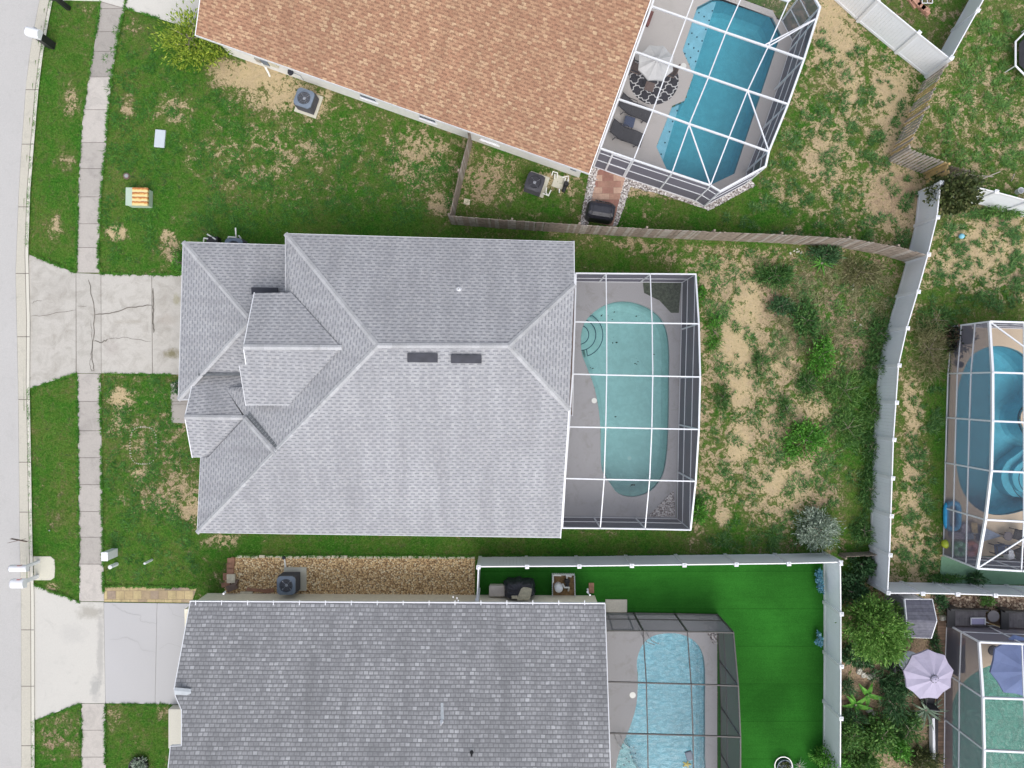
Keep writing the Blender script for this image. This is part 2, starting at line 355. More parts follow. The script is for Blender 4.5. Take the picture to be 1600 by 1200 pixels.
M['paver_r'] = simple('brown block', (.32, .17, .11), .9, .25, 6)
M['paver_t'] = simple('pale edging stone', (.66, .60, .46), .9, .18, 6)
M['poolshell'] = simple('pool plaster', (.60, .72, .70), .8, .05, .8)
M['poolshell_b'] = simple('blue pool plaster', (.15, .50, .60), .8, .05, .8)
M['poolstep'] = simple('pool step plaster', (.58, .72, .68), .8, .05)
M['poolshelf'] = simple('pool shelf plaster', (.50, .70, .82), .8, .05)
M['tile'] = simple('dark waterline tile', (.03, .09, .13), .3, .2)
M['coping'] = simple('coping concrete', (.55, .53, .52), .9, .08)
M['w_main'] = water('cloudy green water', (.65, .84, .86), .1, 3, gl=.8)
M['w_blue'] = water('blue water', (.70, .92, .95), .12, 3, gl=.8)
M['w_rip'] = water('rippling pale blue water', (.60, .84, .92), 1.0, 3.2, gl=2.5, stretch=1.8, rip=.10)
M['w_teal'] = water('teal water', (.74, .88, .92), .12, 3, gl=.8)
M['w_green'] = water('rippling green water', (.30, .62, .54), .9, 4, gl=2.2, rip=.14)
M['scr_l'] = screen('light insect screen', (.16, .16, .18), .12)
M['scr_m'] = screen('grey insect screen', (.08, .08, .09), .13)
M['scr_d'] = screen('charcoal insect screen', (.20, .20, .22), .36)
M['scr_w'] = screen('dark wall screen', (.17, .165, .20), .50)
M['turf'] = None
M['metal'] = simple('galvanised steel', (.5, .5, .5), .4, .1, metal=.6)
M['brown'] = simple('brown painted metal', (.16, .11, .09), .6, .15)
M['leaf_dirt'] = simple('wet leaves', (.05, .07, .05), .9, .3, 20)

# ---------------------------------------------------------------- ground
road_edge = [(-60, 90), (0, 62), (25, 57), (75, 48), (130, 41), (212, 35), (300, 29.5), (425, 24.5), (600, 28.5), (850, 31), (930, 33), (1260, 33.5)]
kerb_edge = [(-60, 105), (0, 82), (37, 75), (87, 66.5), (140, 60), (212, 54), (300, 47), (397, 44), (500, 46.5), (600, 46), (675, 47.5), (850, 50.5), (937, 53), (1260, 54)]
walk_l = [(-60, 170), (0, 159), (62, 150), (120, 140), (175, 131), (222, 127), (300, 123), (425, 120.5), (583, 122), (800, 124), (940, 125), (1100, 128), (1260, 128.5)]
walk_r = [(-60, 210), (12, 196), (62, 185), (120, 176), (175, 170), (222, 167), (300, 159.5), (388, 155), (428, 156), (583, 158), (800, 161), (940, 163.5), (1100, 166), (1260, 166)]
def XA(tab, y):
    ys = [a for a, b in tab]; xs = [b for a, b in tab]; return float(np.interp(y, ys, xs))
def strip(left, right, y0, y1, step=15):
    n = max(1, int(round((y1 - y0) / step))); ys = [y0 + (y1 - y0) * i / n for i in range(n + 1)]
    return [(XA(left, y), y) for y in ys] + [(XA(right, y), y) for y in reversed(ys)]
def shiftx(tab, d): return [(a, b + d) for a, b in tab]
# footprints in photo pixels at ground level
cage_main_px = [(880, 440), (1065, 440), (1056, 811), (862, 809)]
HS_MAIN = [(340, 410), (480, 404), (872, 412), (860, 803), (356, 800), (356, 690), (340, 690)]
POOL_MAIN = smooth_loop([(975, 471, 0), (1003, 477, 0), (1027, 492, 0), (1040, 513, 0), (1045, 545, 0), (1045, 600, 0), (1044, 670, 0), (1041, 715, 0), (1034, 745, 0), (1016, 767, 0), (990, 776, 0), (966, 771, 0), (951, 752, 0), (940, 733, 0), (938, 700, 0), (937, 655, 0), (929, 608, 0), (917, 575, 0), (908, 548, 0), (909, 515, 0), (922, 493, 0), (947, 476, 0)], 3)
POOL_BOT = smooth_loop([(1040, 989, 0), (1062, 990, 0), (1082, 999, 0), (1096, 1017, 0), (1101, 1045, 0), (1101, 1100, 0), (1101, 1180, 0), (1098, 1260, 0), (1030, 1290, 0), (965, 1260, 0), (961, 1210, 0), (968, 1172, 0), (983, 1137, 0), (994, 1100, 0), (996, 1060, 0), (995, 1030, 0), (1004, 1006, 0), (1020, 993, 0)], 3)
POOL_OR = [(1114, -1), (1140, -1), (1203, 22), (1219, 55), (1147, 272), (1111, 289), (1041, 265), (1025, 230), (1050, 166), (1069, 158), (1083, 118), (1066, 80), (1089, 12)]
POOL_R = smooth_loop([(1550, 541, 0), (1575, 543, 0), (1600, 556, 0), (1625, 590, 0), (1622, 620, 0), (1600, 636, 0), (1593, 655, 0), (1603, 680, 0), (1630, 700, 0), (1640, 745, 0), (1620, 785, 0), (1585, 801, 0), (1550, 804, 0), (1522, 792, 0), (1503, 768, 0), (1494, 735, 0), (1491, 690, 0), (1492, 640, 0), (1497, 600, 0), (1512, 562, 0), (1530, 547, 0)], 3)
POOL_BR = smooth_loop([(1535, 1043, 0), (1570, 1035, 0), (1620, 1050, 0), (1660, 1100, 0), (1670, 1180, 0), (1650, 1250, 0), (1560, 1275, 0), (1470, 1255, 0), (1474, 1200, 0), (1480, 1150, 0), (1486, 1100, 0), (1504, 1065, 0)], 3)
OR_A = G(305, 54, 2.6); OR_B = G(921, 271, 2.6)
def gp(v): return (800 + v.x * F / H, 600 - v.y * F / H)       # ground pixel under a world point
DECK_OR_top = [(937, 231, 2.7), (1124, 299, 2.7), (1197, 261, 2.8), (1283, 14, 3.2), (1262, -22, 3.1), (1030, -100, 2.8)]
DECK_OR = [gp(G(a, b, z)) for a, b, z in DECK_OR_top]
DECK_BOT = [(925, 960), (1120, 961), (1120, 1290), (925, 1290)]
DECK_R = [(1487, 509), (1680, 500), (1680, 868), (1472, 868)]
DECK_BR = [(1487, 984), (1700, 984), (1700, 1280), (1472, 1280)]
HS_BOT = [(320, 930), (930, 930), (930, 1290), (320, 1290)]
TURF = [(748, 869), (1286, 866), (1286, 1290), (925, 1290), (925, 935), (748, 930)]
ROCK = [(362, 870), (742, 871), (742, 932), (352, 932), (352, 905), (362, 903)]
EXCL = [strip([(-100, -100), (1400, -100)], kerb_edge, -60, 1260), strip(walk_l, walk_r, -60, 1260),
        [(46, 398), (120, 427), (300, 430), (300, 585), (122, 583), (47, 607)], [(54, 914), (125, 940), (320, 940), (320, 1100), (128, 1098), (54, 1125)],
        [(60, -60), (60, 0), (197, 14), (253, 31), (300, 45), (420, 0), (420, -60)], [(163, 916), (307, 918), (300, 942), (163, 940)], [(88 - 35, 869), (80, 869), (87, 876), (87, 900), (80, 906), (53, 906)]]
def sdist_field():
    pass
blobs = [ # px, py, rx, ry, sand, brown
 (400, 118, 55, 22, .95, .2), (445, 150, 60, 28, .72, .2), (350, 108, 30, 18, .7, .4), (500, 160, 25, 25, .6, .2), (182, 364, 16, 13, .98, 0), (262, 370, 12, 12, .8, .2), (268, 390, 20, 25, .62, .5),
 (270, 170, 35, 25, .55, .3), (200, 165, 14, 22, .62, .4), (350, 250, 60, 45, .46, .2), (450, 230, 80, 60, .48, .3), (560, 220, 90, 50, .42, .3), (660, 250, 50, 50, .62, .4), (110, 160, 15, 25, .6, .5), (105, 250, 12, 22, .55, .5),
 (210, 42, 18, 20, .5, .6), (85, 355, 14, 22, .6, .3), (760, 285, 45, 40, .6, .6), (690, 320, 25, 22, .68, .4), (190, 622, 22, 20, .78, .1), (185, 665, 14, 30, .6, .2), (215, 740, 12, 12, .75, .1), (265, 770, 50, 45, .6, .5), (215, 690, 16, 22, .62, .4), (260, 700, 40, 60, .5, .6), (300, 800, 22, 25, .65, .4),
 (350, 845, 30, 14, .62, .3), (80, 920, 12, 12, .6, .4), (95, 1150, 40, 40, .5, .75), (180, 1120, 20, 18, .52, .5), (255, 1110, 15, 15, .5, .5), (85, 815, 20, 15, .4, .6),
 (1150, 560, 28, 80, .92, .1), (1155, 692, 17, 28, 1.0, 0), (1135, 430, 40, 30, .68, .4), (1185, 468, 28, 36, .9, .1), (1215, 460, 30, 50, .55, .9), (1120, 640, 22, 60, .5, .5), (1200, 660, 35, 40, .66, .4), (1230, 760, 45, 32, .9, .1), (1205, 800, 40, 30, .6, .4), (1265, 720, 30, 25, .62, .3), (1270, 640, 30, 30, .7, .2), (1135, 760, 14, 25, .6, .3), (1130, 810, 14, 14, .75, .1), (1290, 780, 30, 20, .6, .6),
 (1300, 470, 60, 60, .55, 1.0), (1330, 540, 30, 60, .6, .9), (1230, 530, 25, 60, .6, .8), (1290, 430, 50, 35, .5, .9), (1370, 420, 40, 30, .5, 1.0), (1215, 560, 25, 30, .8, .3), (1250, 860, 70, 25, .4, .9),
 (1310, 65, 45, 50, .7, .25), (1330, 150, 18, 40, .7, .2), (1395, 150, 32, 45, .82, .25), (1405, 220, 25, 40, .78, .5), (1400, 310, 48, 48, .84, .75), (1290, 240, 35, 50, .66, .3), (1300, 20, 25, 25, .8, .2), (1235, 330, 45, 25, .6, .3), (1000, 300, 50, 12, .6, .4), (1040, 335, 45, 18, .42, .3), (1160, 345, 120, 28, .25, .1), (1200, 200, 30, 60, .35, .4),
 (980, 385, 90, 14, .55, .5), (940, 405, 60, 22, .25, .1), (1080, 400, 50, 25, .5, .5), (1540, 30, 60, 60, .45, .6), (1540, 180, 80, 90, .50, .3), (1540, 390, 75, 50, .68, .2), (1500, 420, 50, 30, .68, .2), (1560, 340, 40, 20, .7, .5), (1590, 440, 15, 25, .6, .9), (1480, 470, 50, 30, .35, .2), (1425, 640, 18, 70, .66, .1), (1425, 780, 18, 90, .68, .2), (1470, 690, 18, 160, .2, .1), (1430, 860, 40, 50, .62, .2), (1460, 540, 30, 50, .5, .9),
 (1400, 30, 60, 40, .4, .8), (1500, 5, 10, 40, .4, .7), (870, 290, 30, 25, .6, .3), (850, 320, 60, 18, .3, .3), (1390, 1060, 100, 160, .8, 1.0), (1530, 945, 80, 30, .7, .9)]
def masks(PX, PY):
    sand = np.full(PX.shape, .33); brown = np.full(PX.shape, .35)
    def rect(x0, x1, y0, y1, s, b, soft=12):
        nonlocal sand, brown
        k = 1 / (1 + np.exp(-(PX - x0) / soft * 2)) / (1 + np.exp((PX - x1) / soft * 2)) / (1 + np.exp(-(PY - y0) / soft * 2)) / (1 + np.exp((PY - y1) / soft * 2))
        sand = sand * (1 - k) + s * k; brown = brown * (1 - k) + b * k
    rect(30, 130, -50, 1250, .22, .25); rect(160, 700, 330, 385, .14, .1); rect(160, 330, -20, 440, .24, .3); rect(330, 740, 110, 320, .35, .35)
    rect(160, 310, 590, 930, .33, .45); rect(160, 300, 800, 915, .2, .2); rect(160, 275, 1100, 1260, .25, .3); rect(300, 1380, 835, 880, .22, .25); rect(700, 920, 220, 350, .4, .4); rect(160, 300, -20, 330, .24, .15)
    rect(1075, 1250, 385, 860, .55, .4); rect(1250, 1400, 385, 860, .42, .7); rect(1100, 1230, 800, 880, .3, .3); rect(1320, 1400, 580, 870, .28, .3); rect(1200, 1440, -40, 395, .48, .3); rect(1400, 1700, -40, 290, .44, .35); rect(1400, 1700, 300, 480, .48, .3); rect(1395, 1490, 470, 930, .42, .3)
    for a, b, rx, ry, s, w in blobs:
        d = ((PX - a) / rx) ** 2 + ((PY - b) / ry) ** 2; k = np.exp(-d ** 1.5); sand = sand + (s - sand) * k; brown = brown + (w - brown) * k
    return sand, brown
def ground_material():
    m, t, b, L = nt('lawn and sand'); sa = node(t, 'ShaderNodeAttribute', attribute_name='sand').outputs['Fac']; ba = node(t, 'ShaderNodeAttribute', attribute_name='litter').outputs['Fac']
    big = noise(t, .45, 4, .6, dist=.4); mid = noise(t, 1.7, 5, .66, dist=.9); cl = noise(t, 3.6, 4, .62, dist=.6); fine = noise(t, 12, 4, .72); gr = noise(t, 42, 3, .8)
    def sc(x, k): return math_(t, 'MULTIPLY', math_(t, 'SUBTRACT', x, .5), k)
    def add(*a):
        r = a[0]
        for q in a[1:]: r = math_(t, 'ADD', r, q)
        return r
    x = add(math_(t, 'SUBTRACT', sa, .5), sc(mid, 1.15), sc(cl, .85), sc(fine, .75))
    sf = math_(t, 'MULTIPLY', add(x, sc(gr, .25)), 6.5, clamp=True)
    half = math_(t, 'MULTIPLY', add(x, .26, sc(big, .5), sc(gr, .5)), 2.4, clamp=True)
    g = ramp(t, [(.32, (.009, .050, .005)), (.44, (.030, .125, .012)), (.56, (.068, .22, .022)), (.70, (.18, .36, .05))]); L(add(math_(t, 'MULTIPLY', gr, .5), math_(t, 'MULTIPLY', fine, .5)), g.inputs[0])
    g2 = ramp(t, [(.32, (.035, .070, .010)), (.48, (.11, .175, .03)), (.68, (.27, .32, .08))]); L(add(math_(t, 'MULTIPLY', gr, .5), math_(t, 'MULTIPLY', fine, .5)), g2.inputs[0])
    k = math_(t, 'MULTIPLY', add(sc(big, 2.2), sc(cl, 1.6), .42), 1.0, clamp=True); green = mixc(t, k, g.outputs[0], g2.outputs[0])
    # dark lush clumps
    dk = math_(t, 'MULTIPLY', math_(t, 'SUBTRACT', add(math_(t, 'MULTIPLY', cl, .6), math_(t, 'MULTIPLY', fine, .4)), .53), 9, clamp=True); green = mixc(t, math_(t, 'MULTIPLY', dk, .55), green, (.016, .062, .014))
    ol = ramp(t, [(.3, (.075, .075, .028)), (.5, (.16, .155, .06)), (.72, (.30, .26, .13))]); L(add(math_(t, 'MULTIPLY', gr, .6), math_(t, 'MULTIPLY', fine, .4)), ol.inputs[0])
    lb = ramp(t, [(.3, (.07, .05, .032)), (.5, (.19, .135, .09)), (.72, (.38, .28, .19))]); L(add(math_(t, 'MULTIPLY', gr, .6), math_(t, 'MULTIPLY', fine, .4)), lb.inputs[0])
    dull = mixc(t, math_(t, 'MULTIPLY', add(ba, sc(cl, 1.6)), .8, clamp=True), ol.outputs[0], lb.outputs[0]); c = mixc(t, math_(t, 'MULTIPLY', half, .82), green, dull)
    sn = ramp(t, [(.3, (.45, .34, .19)), (.5, (.62, .49, .29)), (.72, (.78, .65, .43))]); L(add(math_(t, 'MULTIPLY', gr, .35), math_(t, 'MULTIPLY', fine, .35), math_(t, 'MULTIPLY', mid, .3)), sn.inputs[0])
    sb = ramp(t, [(.36, (.13, .09, .065)), (.5, (.34, .24, .165)), (.66, (.62, .48, .34))]); L(add(math_(t, 'MULTIPLY', gr, .6), math_(t, 'MULTIPLY', fine, .4)), sb.inputs[0])
    sand = mixc(t, math_(t, 'MULTIPLY', add(ba, sc(mid, 1.5), -.15), 1.2, clamp=True), sn.outputs[0], sb.outputs[0]); c = mixc(t, sf, c, sand)
    # weed clumps growing through the sand and litter
    wd = math_(t, 'MULTIPLY', add(sc(cl, 2.0), sc(fine, 1.2), -.30, math_(t, 'MULTIPLY', sa, .10)), 7, clamp=True); wr = ramp(t, [(.3, (.018, .055, .014)), (.7, (.07, .15, .04))]); L(gr, wr.inputs[0])
    c = mixc(t, math_(t, 'MULTIPLY', wd, math_(t, 'SUBTRACT', 1.25, sa, clamp=True)), c, wr.outputs[0])
    L(c, b.inputs['Base Color']); b.inputs['Roughness'].default_value = 1; b.inputs['Specular IOR Level'].default_value = .1
    bp = node(t, 'ShaderNodeBump', i_Strength=.8, i_Distance=.08); L(add(gr, fine, math_(t, 'MULTIPLY', sf, -.5)), bp.inputs['Height']); L(bp.outputs[0], b.inputs['Normal'])
    return m
M['ground'] = ground_material()
def make_ground():
    xs = np.concatenate([[-700, -300, -120, -60, -40], np.arange(-29, 29.01, .14), [40, 60, 120, 300, 700]])
    ys = np.concatenate([[-700, -300, -120, -60, -35], np.arange(-23, 23.01, .14), [35, 60, 120, 300, 700]])
    X, Y = np.meshgrid(xs, ys); nx, ny = len(xs), len(ys)
    PX = 800 + X * F / H; PY = 600 - Y * F / H
    s, b = masks(PX, PY)
    kx = np.interp(PY, [a for a, _ in kerb_edge], [c for _, c in kerb_edge]); rx_ = np.interp(PY, [a for a, _ in road_edge], [c for _, c in road_edge])
    Z = np.where(PX > (kx + rx_) / 2, .03, 0.0) + 0
    V = np.stack([X.ravel(), Y.ravel(), Z.ravel()], 1)
    i, j = np.meshgrid(np.arange(nx - 1), np.arange(ny - 1)); a = (j * nx + i).ravel()
    cx = (PX[:-1, :-1] + PX[1:, 1:]).ravel() / 2; cy = (PY[:-1, :-1] + PY[1:, 1:]).ravel() / 2
    keep = np.ones(len(a), bool)
    for P in (POOL_MAIN, POOL_BOT, POOL_OR, POOL_R, POOL_BR):
        c0 = np.mean([p[0] for p in P]), np.mean([p[1] for p in P])
        Q = [(c0[0] + (p[0] - c0[0]) * 1.04, c0[1] + (p[1] - c0[1]) * 1.04) for p in P]; keep &= ~inside(cx, cy, Q)
    a = a[keep]; Fc = np.stack([a, a + 1, a + nx + 1, a + nx], 1)
    o = npmesh('ground', V, Fc, M['ground']); o['kind'] = 'structure'
    for nm, d in (('sand', s), ('litter', b)):
        at = o.data.attributes.new(nm, 'FLOAT', 'POINT'); at.data.foreach_set('value', d.ravel().astype(np.float32))
make_ground()

# ---------------------------------------------------------------- road, kerb, sidewalk, driveways
m = MB(); m.prism(GL(strip([(-60, -900), (1260, -900)], road_edge, -60, 1260, 20)), -.02, .012); struct('road', m, M['road'])
m = MB()
ys = list(range(-60, 1261, 10))
def lift(e0, e1, z0, z1, mi=0, jits=()):
    for a, b in zip(ys[:-1], ys[1:]):
        m.face([G(XA(e0, b), b, z0), G(XA(e1, b), b, z1), G(XA(e1, a), a, z1), G(XA(e0, a), a, z0)], mi)
inner = [(y, XA(kerb_edge, y) - 5.5) for y in ys]; inner2 = [(y, XA(kerb_edge, y) - 4.6) for y in ys]
lift(road_edge, inner, .016, .035, 0); lift(inner, inner2, .035, .036, 2); lift(inner2, kerb_edge, .10, .11, 1); lift(inner2, inner2, .03, .10, 1); lift(kerb_edge, kerb_edge, .11, .0, 1)
for y in (60, 140, 225, 323, 427, 526, 624, 722, 800, 984, 1072, 1165):
    m.face([G(XA(road_edge, y), y + .7, .020), G(XA(inner, y), y + .7, .039), G(XA(inner, y), y - .3, .039), G(XA(road_edge, y), y - .3, .020)], 2)
    m.face([G(XA(inner2, y), y + .7, .104), G(XA(kerb_edge, y), y + .7, .114), G(XA(kerb_edge, y), y - .3, .114), G(XA(inner2, y), y - .3, .104)], 2)
struct('kerb', m, [M['gutter'], M['kerb'], M['joint']])
m = MB(); js = [-60, 14, 50, 81, 121, 172, 223, 264, 308, 350, 387, 426.5]; js2 = [583.5, 627, 673, 715, 757, 799, 839, 881, 939.5]; js3 = [1098.5, 1140, 1182, 1225, 1265]
for grp in (js, js2, js3):
    for a, b in zip(grp[:-1], grp[1:]):
        tn = {50: -.22, 81: -.24, 14: -.15, 121: .16, 172: .12, 223: -.05}.get(a, random.uniform(-.08, .05))
        if a >= 881: tn = .18
        if grp is js3: tn = .15
        m.prism(GL(strip(walk_l, walk_r, a + .35, b - .35, 14)), -.02, .055 + random.uniform(-.002, .004), 0, tn)
m.prism(GL(strip(shiftx(walk_l, .6), shiftx(walk_r, -.6), -60, 426)), -.02, .038, 1); m.prism(GL(strip(shiftx(walk_l, .6), shiftx(walk_r, -.6), 584, 939)), -.02, .038, 1); m.prism(GL(strip(shiftx(walk_l, .6), shiftx(walk_r, -.6), 1099, 1262)), -.02, .038, 1)
struct('sidewalk', m, [M['walk'], M['joint']])
def line_strip(m, pts, w, z, mi):
    P = [G(a, b, z) for a, b in pts]
    for i in range(len(P) - 1):
        d = (P[i + 1] - P[i]).normalized(); n = Vector((-d.y, d.x, 0)); w0 = w * (1 if i else .5); w1 = w * (1 if i < len(P) - 2 else .4)
        m.face([P[i] - n * w0 / 2, P[i + 1] - n * w1 / 2, P[i + 1] + n * w1 / 2, P[i] + n * w0 / 2], mi)
def jag(pts, amp=1.2, k=5):
    out = []
    for (x0, y0), (x1, y1) in zip(pts[:-1], pts[1:]):
        for i in range(k): t = i / k; out.append((x0 + (x1 - x0) * t + random.uniform(-amp, amp) * (i > 0), y0 + (y1 - y0) * t + random.uniform(-amp, amp) * (i > 0)))
    return out + [pts[-1]]
m = MB()
m.prism(GL([(46, 398), (119.5, 427), (119.5, 583), (47, 607)]), -.02, .06, 0, .01)
m.prism(GL([(120.2, 427), (158.4, 428.5), (158.8, 583.3), (120.8, 583)]), -.02, .058, 0, -.02)
m.prism(GL([(159.2, 428.5), (237.6, 430), (238.6, 584.5), (159.6, 583.3)]), -.02, .06, 0, .03)
m.prism(GL([(238.6, 430), (330, 431), (330, 586), (239.6, 584.5)]), -.02, .062, 0, .0)
m.prism(GL([(47, 402), (121, 430), (329, 433), (329, 582), (121, 580), (48, 603)]), -.02, .045, 1)
for pts, w in (([(138, 437), (144, 465), (148, 490), (146, 530), (144, 558), (147, 579)], .045), ([(148, 492), (170, 490), (205, 480), (237, 477)], .05), ([(147, 533), (160, 535), (168, 530)], .05), ([(168, 530), (198, 527), (236, 534)], .02),
               ([(48, 494), (80, 491), (119, 484)], .022), ([(50, 474), (58, 469), (66, 470)], .02), ([(142, 500), (144, 540), (140, 570), (143, 580), (148, 578)], .02), ([(239, 450), (240, 475), (239, 500), (240, 520)], .07), ([(120, 478), (136, 478)], .015)):
    line_strip(m, jag(pts), w, .0665, 1)
for (x, y, a, b) in ((272, 553, 12, 8), (276, 470, 5, 10), (262, 556, 14, 4)):
    m.prism([G(x + a * math.cos(t / 14 * 6.283) * random.uniform(.7, 1.1), y + b * math.sin(t / 14 * 6.283) * random.uniform(.7, 1.1), 0) for t in range(14)], .063, .0655, 2, sides=False) if 0 else None
struct('driveway', m, [M['drive'], M['crack']])
m = MB()
m.prism(GL([(54, 914), (125, 940), (163, 940.5), (165.5, 1098), (128, 1098), (54, 1125)]), -.02, .06, 0, .02)
m.prism(GL([(163.8, 941), (246, 942), (242.8, 1099), (166.2, 1098)]), -.02, .06, 1)
m.prism(GL([(247, 942), (340, 943), (340, 1100), (243.8, 1099.5)]), -.02, .062, 1)
m.prism(GL([(56, 918), (125, 943), (338, 944), (338, 1096), (128, 1096), (56, 1121)]), -.02, .045, 2)
for pts, w in (([(175, 943), (187, 952), (200, 958), (220, 962), (219, 970), (245, 975)], .014), ([(170, 1000), (200, 996), (215, 1002), (222, 1016), (243, 1020)], .012), ([(262, 943), (270, 960), (290, 965)], .012), ([(250, 1015), (262, 1005), (290, 1012)], .012)):
    line_strip(m, jag(pts), w, .0665, 2)
struct('neighbour_driveway', m, [M['drive_w'], M['drive_p'], simple('faint crack', (.37, .365, .36), .9, .1)])
m = MB(); m.prism(GL([(82, -60), (82, 1), (158, 2.5), (196.5, 13.5), (253, 31), (320, 52), (420, 0), (420, -60)]), -.02, .06, 0, .08); 
m.prism(GL([(96, -40), (93, 0), (157, 1.8), (196, 13)]), -.02, .045, 1)
line_strip(m, [(158.5, 3), (196.5, 14)], .03, .0665, 1); line_strip(m, [(196, 13), (202, -20)], .02, .0665, 1)
struct('corner_driveway', m, [M['drive_w'], M['joint']])
m = MB(); m.prism(GL([(267, 600), (278, 597), (300, 600), (300, 662), (268, 660)]), -.02, .07, 0, -.15); line_strip(m, [(267, 627), (300, 628)], .03, .078, 1); line_strip(m, [(268, 632), (300, 632)], .02, .078, 1)
struct('entry_path', m, [M['walk'], M['joint']])
m = MB(); m.prism(GL([(164.5, 916), (308, 918), (300, 941.3), (163.5, 939.5)]), -.02, .05); struct('paver_strip', m, M['paver'])
# block path beside the screened pool of the tan house
m = MB(); m.prism(GL([(935, 262), (977, 276), (957, 354), (917, 345)]), -.02, .05); struct('block_path', m, M['brick'])
# pebble beds
def pebbles(name, poly, cols, rough=.9, scale=14, z=.045, kind='stuff', label=None, cat=None, n=0, sz=.05, mt=None):
    mm, t, b, L = nt(name); g = t.nodes.new('ShaderNodeNewGeometry')
    v = node(t, 'ShaderNodeTexVoronoi', i_Scale=scale); L(g.outputs['Position'], v.inputs['Vector'])
    r = ramp(t, cols); sp = node(t, 'ShaderNodeSeparateColor'); L(v.outputs['Color'], sp.inputs[0]); L(sp.outputs[0], r.inputs[0])
    dk = ramp(t, [(0, (1.1,) * 3), (.45, (1, 1, 1)), (.75, (.35, .3, .28))]); L(v.outputs['Distance'], dk.inputs[0])
    L(mixc(t, 1.0, r.outputs[0], dk.outputs[0], 'MULTIPLY'), b.inputs['Base Color']); b.inputs['Roughness'].default_value = rough
    bp = node(t, 'ShaderNodeBump', i_Strength=.8, i_Distance=.03); bp.invert = True; L(v.outputs['Distance'], bp.inputs['Height']); L(bp.outputs[0], b.inputs['Normal'])
    m = MB(); P = GL(poly); m.prism(P, -.02, z)
    if n:                                 # loose stones on top: squashed octahedra
        xs = [p.x for p in P]; ys_ = [p.y for p in P]; k = 0
        while k < n:
            X = rng.uniform(min(xs), max(xs), 400); Y = rng.uniform(min(ys_), max(ys_), 400); ok = inside(X, Y, [(p.x, p.y) for p in P])
            for x, y in zip(X[ok], Y[ok]):
                s = sz * random.uniform(.5, 1.2); a = random.uniform(0, 6.28); e = random.uniform(.6, 1)
                vs = [(x + s * math.cos(a + q * 1.5708) * (1 if q % 2 else e), y + s * math.sin(a + q * 1.5708) * (1 if q % 2 else e), z) for q in range(4)] + [(x, y, z + s * .6)]
                m.mesh(vs, [(0, 1, 4), (1, 2, 4), (2, 3, 4), (3, 0, 4)]); k += 1
                if k >= n: break
    o = m.build(name, mm, kind=kind)
    if label: tag(o, label, cat, kind=kind)
    return o
tanst = [(0, (.46, .29, .14)), (.35, (.66, .45, .23)), (.7, (.82, .61, .33)), (1, (.92, .80, .55))]
pebbles('rock_bed', ROCK, tanst, n=2500, sz=.05, label='strip of tan pebbles along the house beside the condenser', cat='pebbles')
whst = [(0, (.30, .28, .28)), (.4, (.52, .48, .46)), (1, (.80, .78, .76))]
pebbles('white_gravel', [gp(G(927, 262)), (922, 262), (905, 355), (918, 352), (936, 264), (935, 258)], whst, n=160, sz=.06, label='narrow white gravel edge left of the red block path', cat='gravel')
pebbles('white_gravel', [(977, 274), (983, 270), (1040, 292), (1103, 318), (1172, 280), (1180, 290), (1108, 329), (1040, 306), (985, 292), (965, 352), (957, 354)], whst, n=350, sz=.06, label='white gravel edge around the foot of the tan house pool cage', cat='gravel')
pebbles('river_rocks', [(1455, 930), (1700, 935), (1700, 958), (1560, 955), (1452, 952)], [(0, (.16, .10, .07)), (.5, (.34, .25, .18)), (1, (.60, .50, .38))], n=700, sz=.09, scale=9, label='brown river rocks along the foot of the white fence by the slatted tables', cat='rocks')
# artificial turf
mm, t, b, L = nt('artificial turf'); n3 = noise(t, 30, 3, .8); n1 = noise(t, .3, 3); r = ramp(t, [(.3, (.012, .080, .009)), (.7, (.030, .155, .020))]); L(n3, r.inputs[0])
bg = ramp(t, [(.35, (.75,) * 3), (.7, (1.25,) * 3)]); L(n1, bg.inputs[0]); g = t.nodes['TCO']; sp = node(t, 'ShaderNodeSeparateXYZ'); L(g.outputs['Position'], sp.inputs[0]); st = math_(t, 'LESS_THAN', math_(t, 'FRACT', math_(t, 'DIVIDE', sp.outputs[1], 3.66)), .5); sm = math_(t, 'LESS_THAN', math_(t, 'FRACT', math_(t, 'DIVIDE', math_(t, 'ADD', sp.outputs[1], .0), 1.83)), .02)
n5 = node(t, 'ShaderNodeTexNoise', i_Scale=1.0, i_Detail=4.0); mp5 = node(t, 'ShaderNodeMapping'); mp5.inputs['Scale'].default_value = (.6, 9, 1); L(g.outputs['Position'], mp5.inputs[0]); L(mp5.outputs[0], n5.inputs['Vector']); r5 = ramp(t, [(.3, (.93,) * 3), (.7, (1.06,) * 3)]); L(n5.outputs[0], r5.inputs[0])
cc = mixc(t, 1.0, mixc(t, 1.0, r.outputs[0], bg.outputs[0], 'MULTIPLY'), r5.outputs[0], 'MULTIPLY'); cc = mixc(t, math_(t, 'MULTIPLY', st, .05), cc, (.05, .20, .03)); cc = mixc(t, math_(t, 'MULTIPLY', sm, .35), cc, (.006, .04, .004)); L(cc, b.inputs['Base Color']); b.inputs['Roughness'].default_value = 1; b.inputs['Specular IOR Level'].default_value = .05
bp = node(t, 'ShaderNodeBump', i_Strength=.5, i_Distance=.02); L(n3, bp.inputs['Height']); L(bp.outputs[0], b.inputs['Normal'])
m = MB(); 
tp = GL(TURF); m.prism(tp, -.02, .05, holes=[list(reversed(GL([(925.5, 961), (1119, 962), (1119, 1288), (925.5, 1288)])))] if 0 else ())
m2 = MB(); m2.prism(GL([(748, 869), (1286, 866), (1286, 959), (925, 959), (925, 935), (748, 930)]), -.02, .05); m2.prism(GL([(1121, 959), (1286, 959), (1286, 1290), (1121, 1290)]), -.02, .05)
struct('artificial_turf', m2, mm)
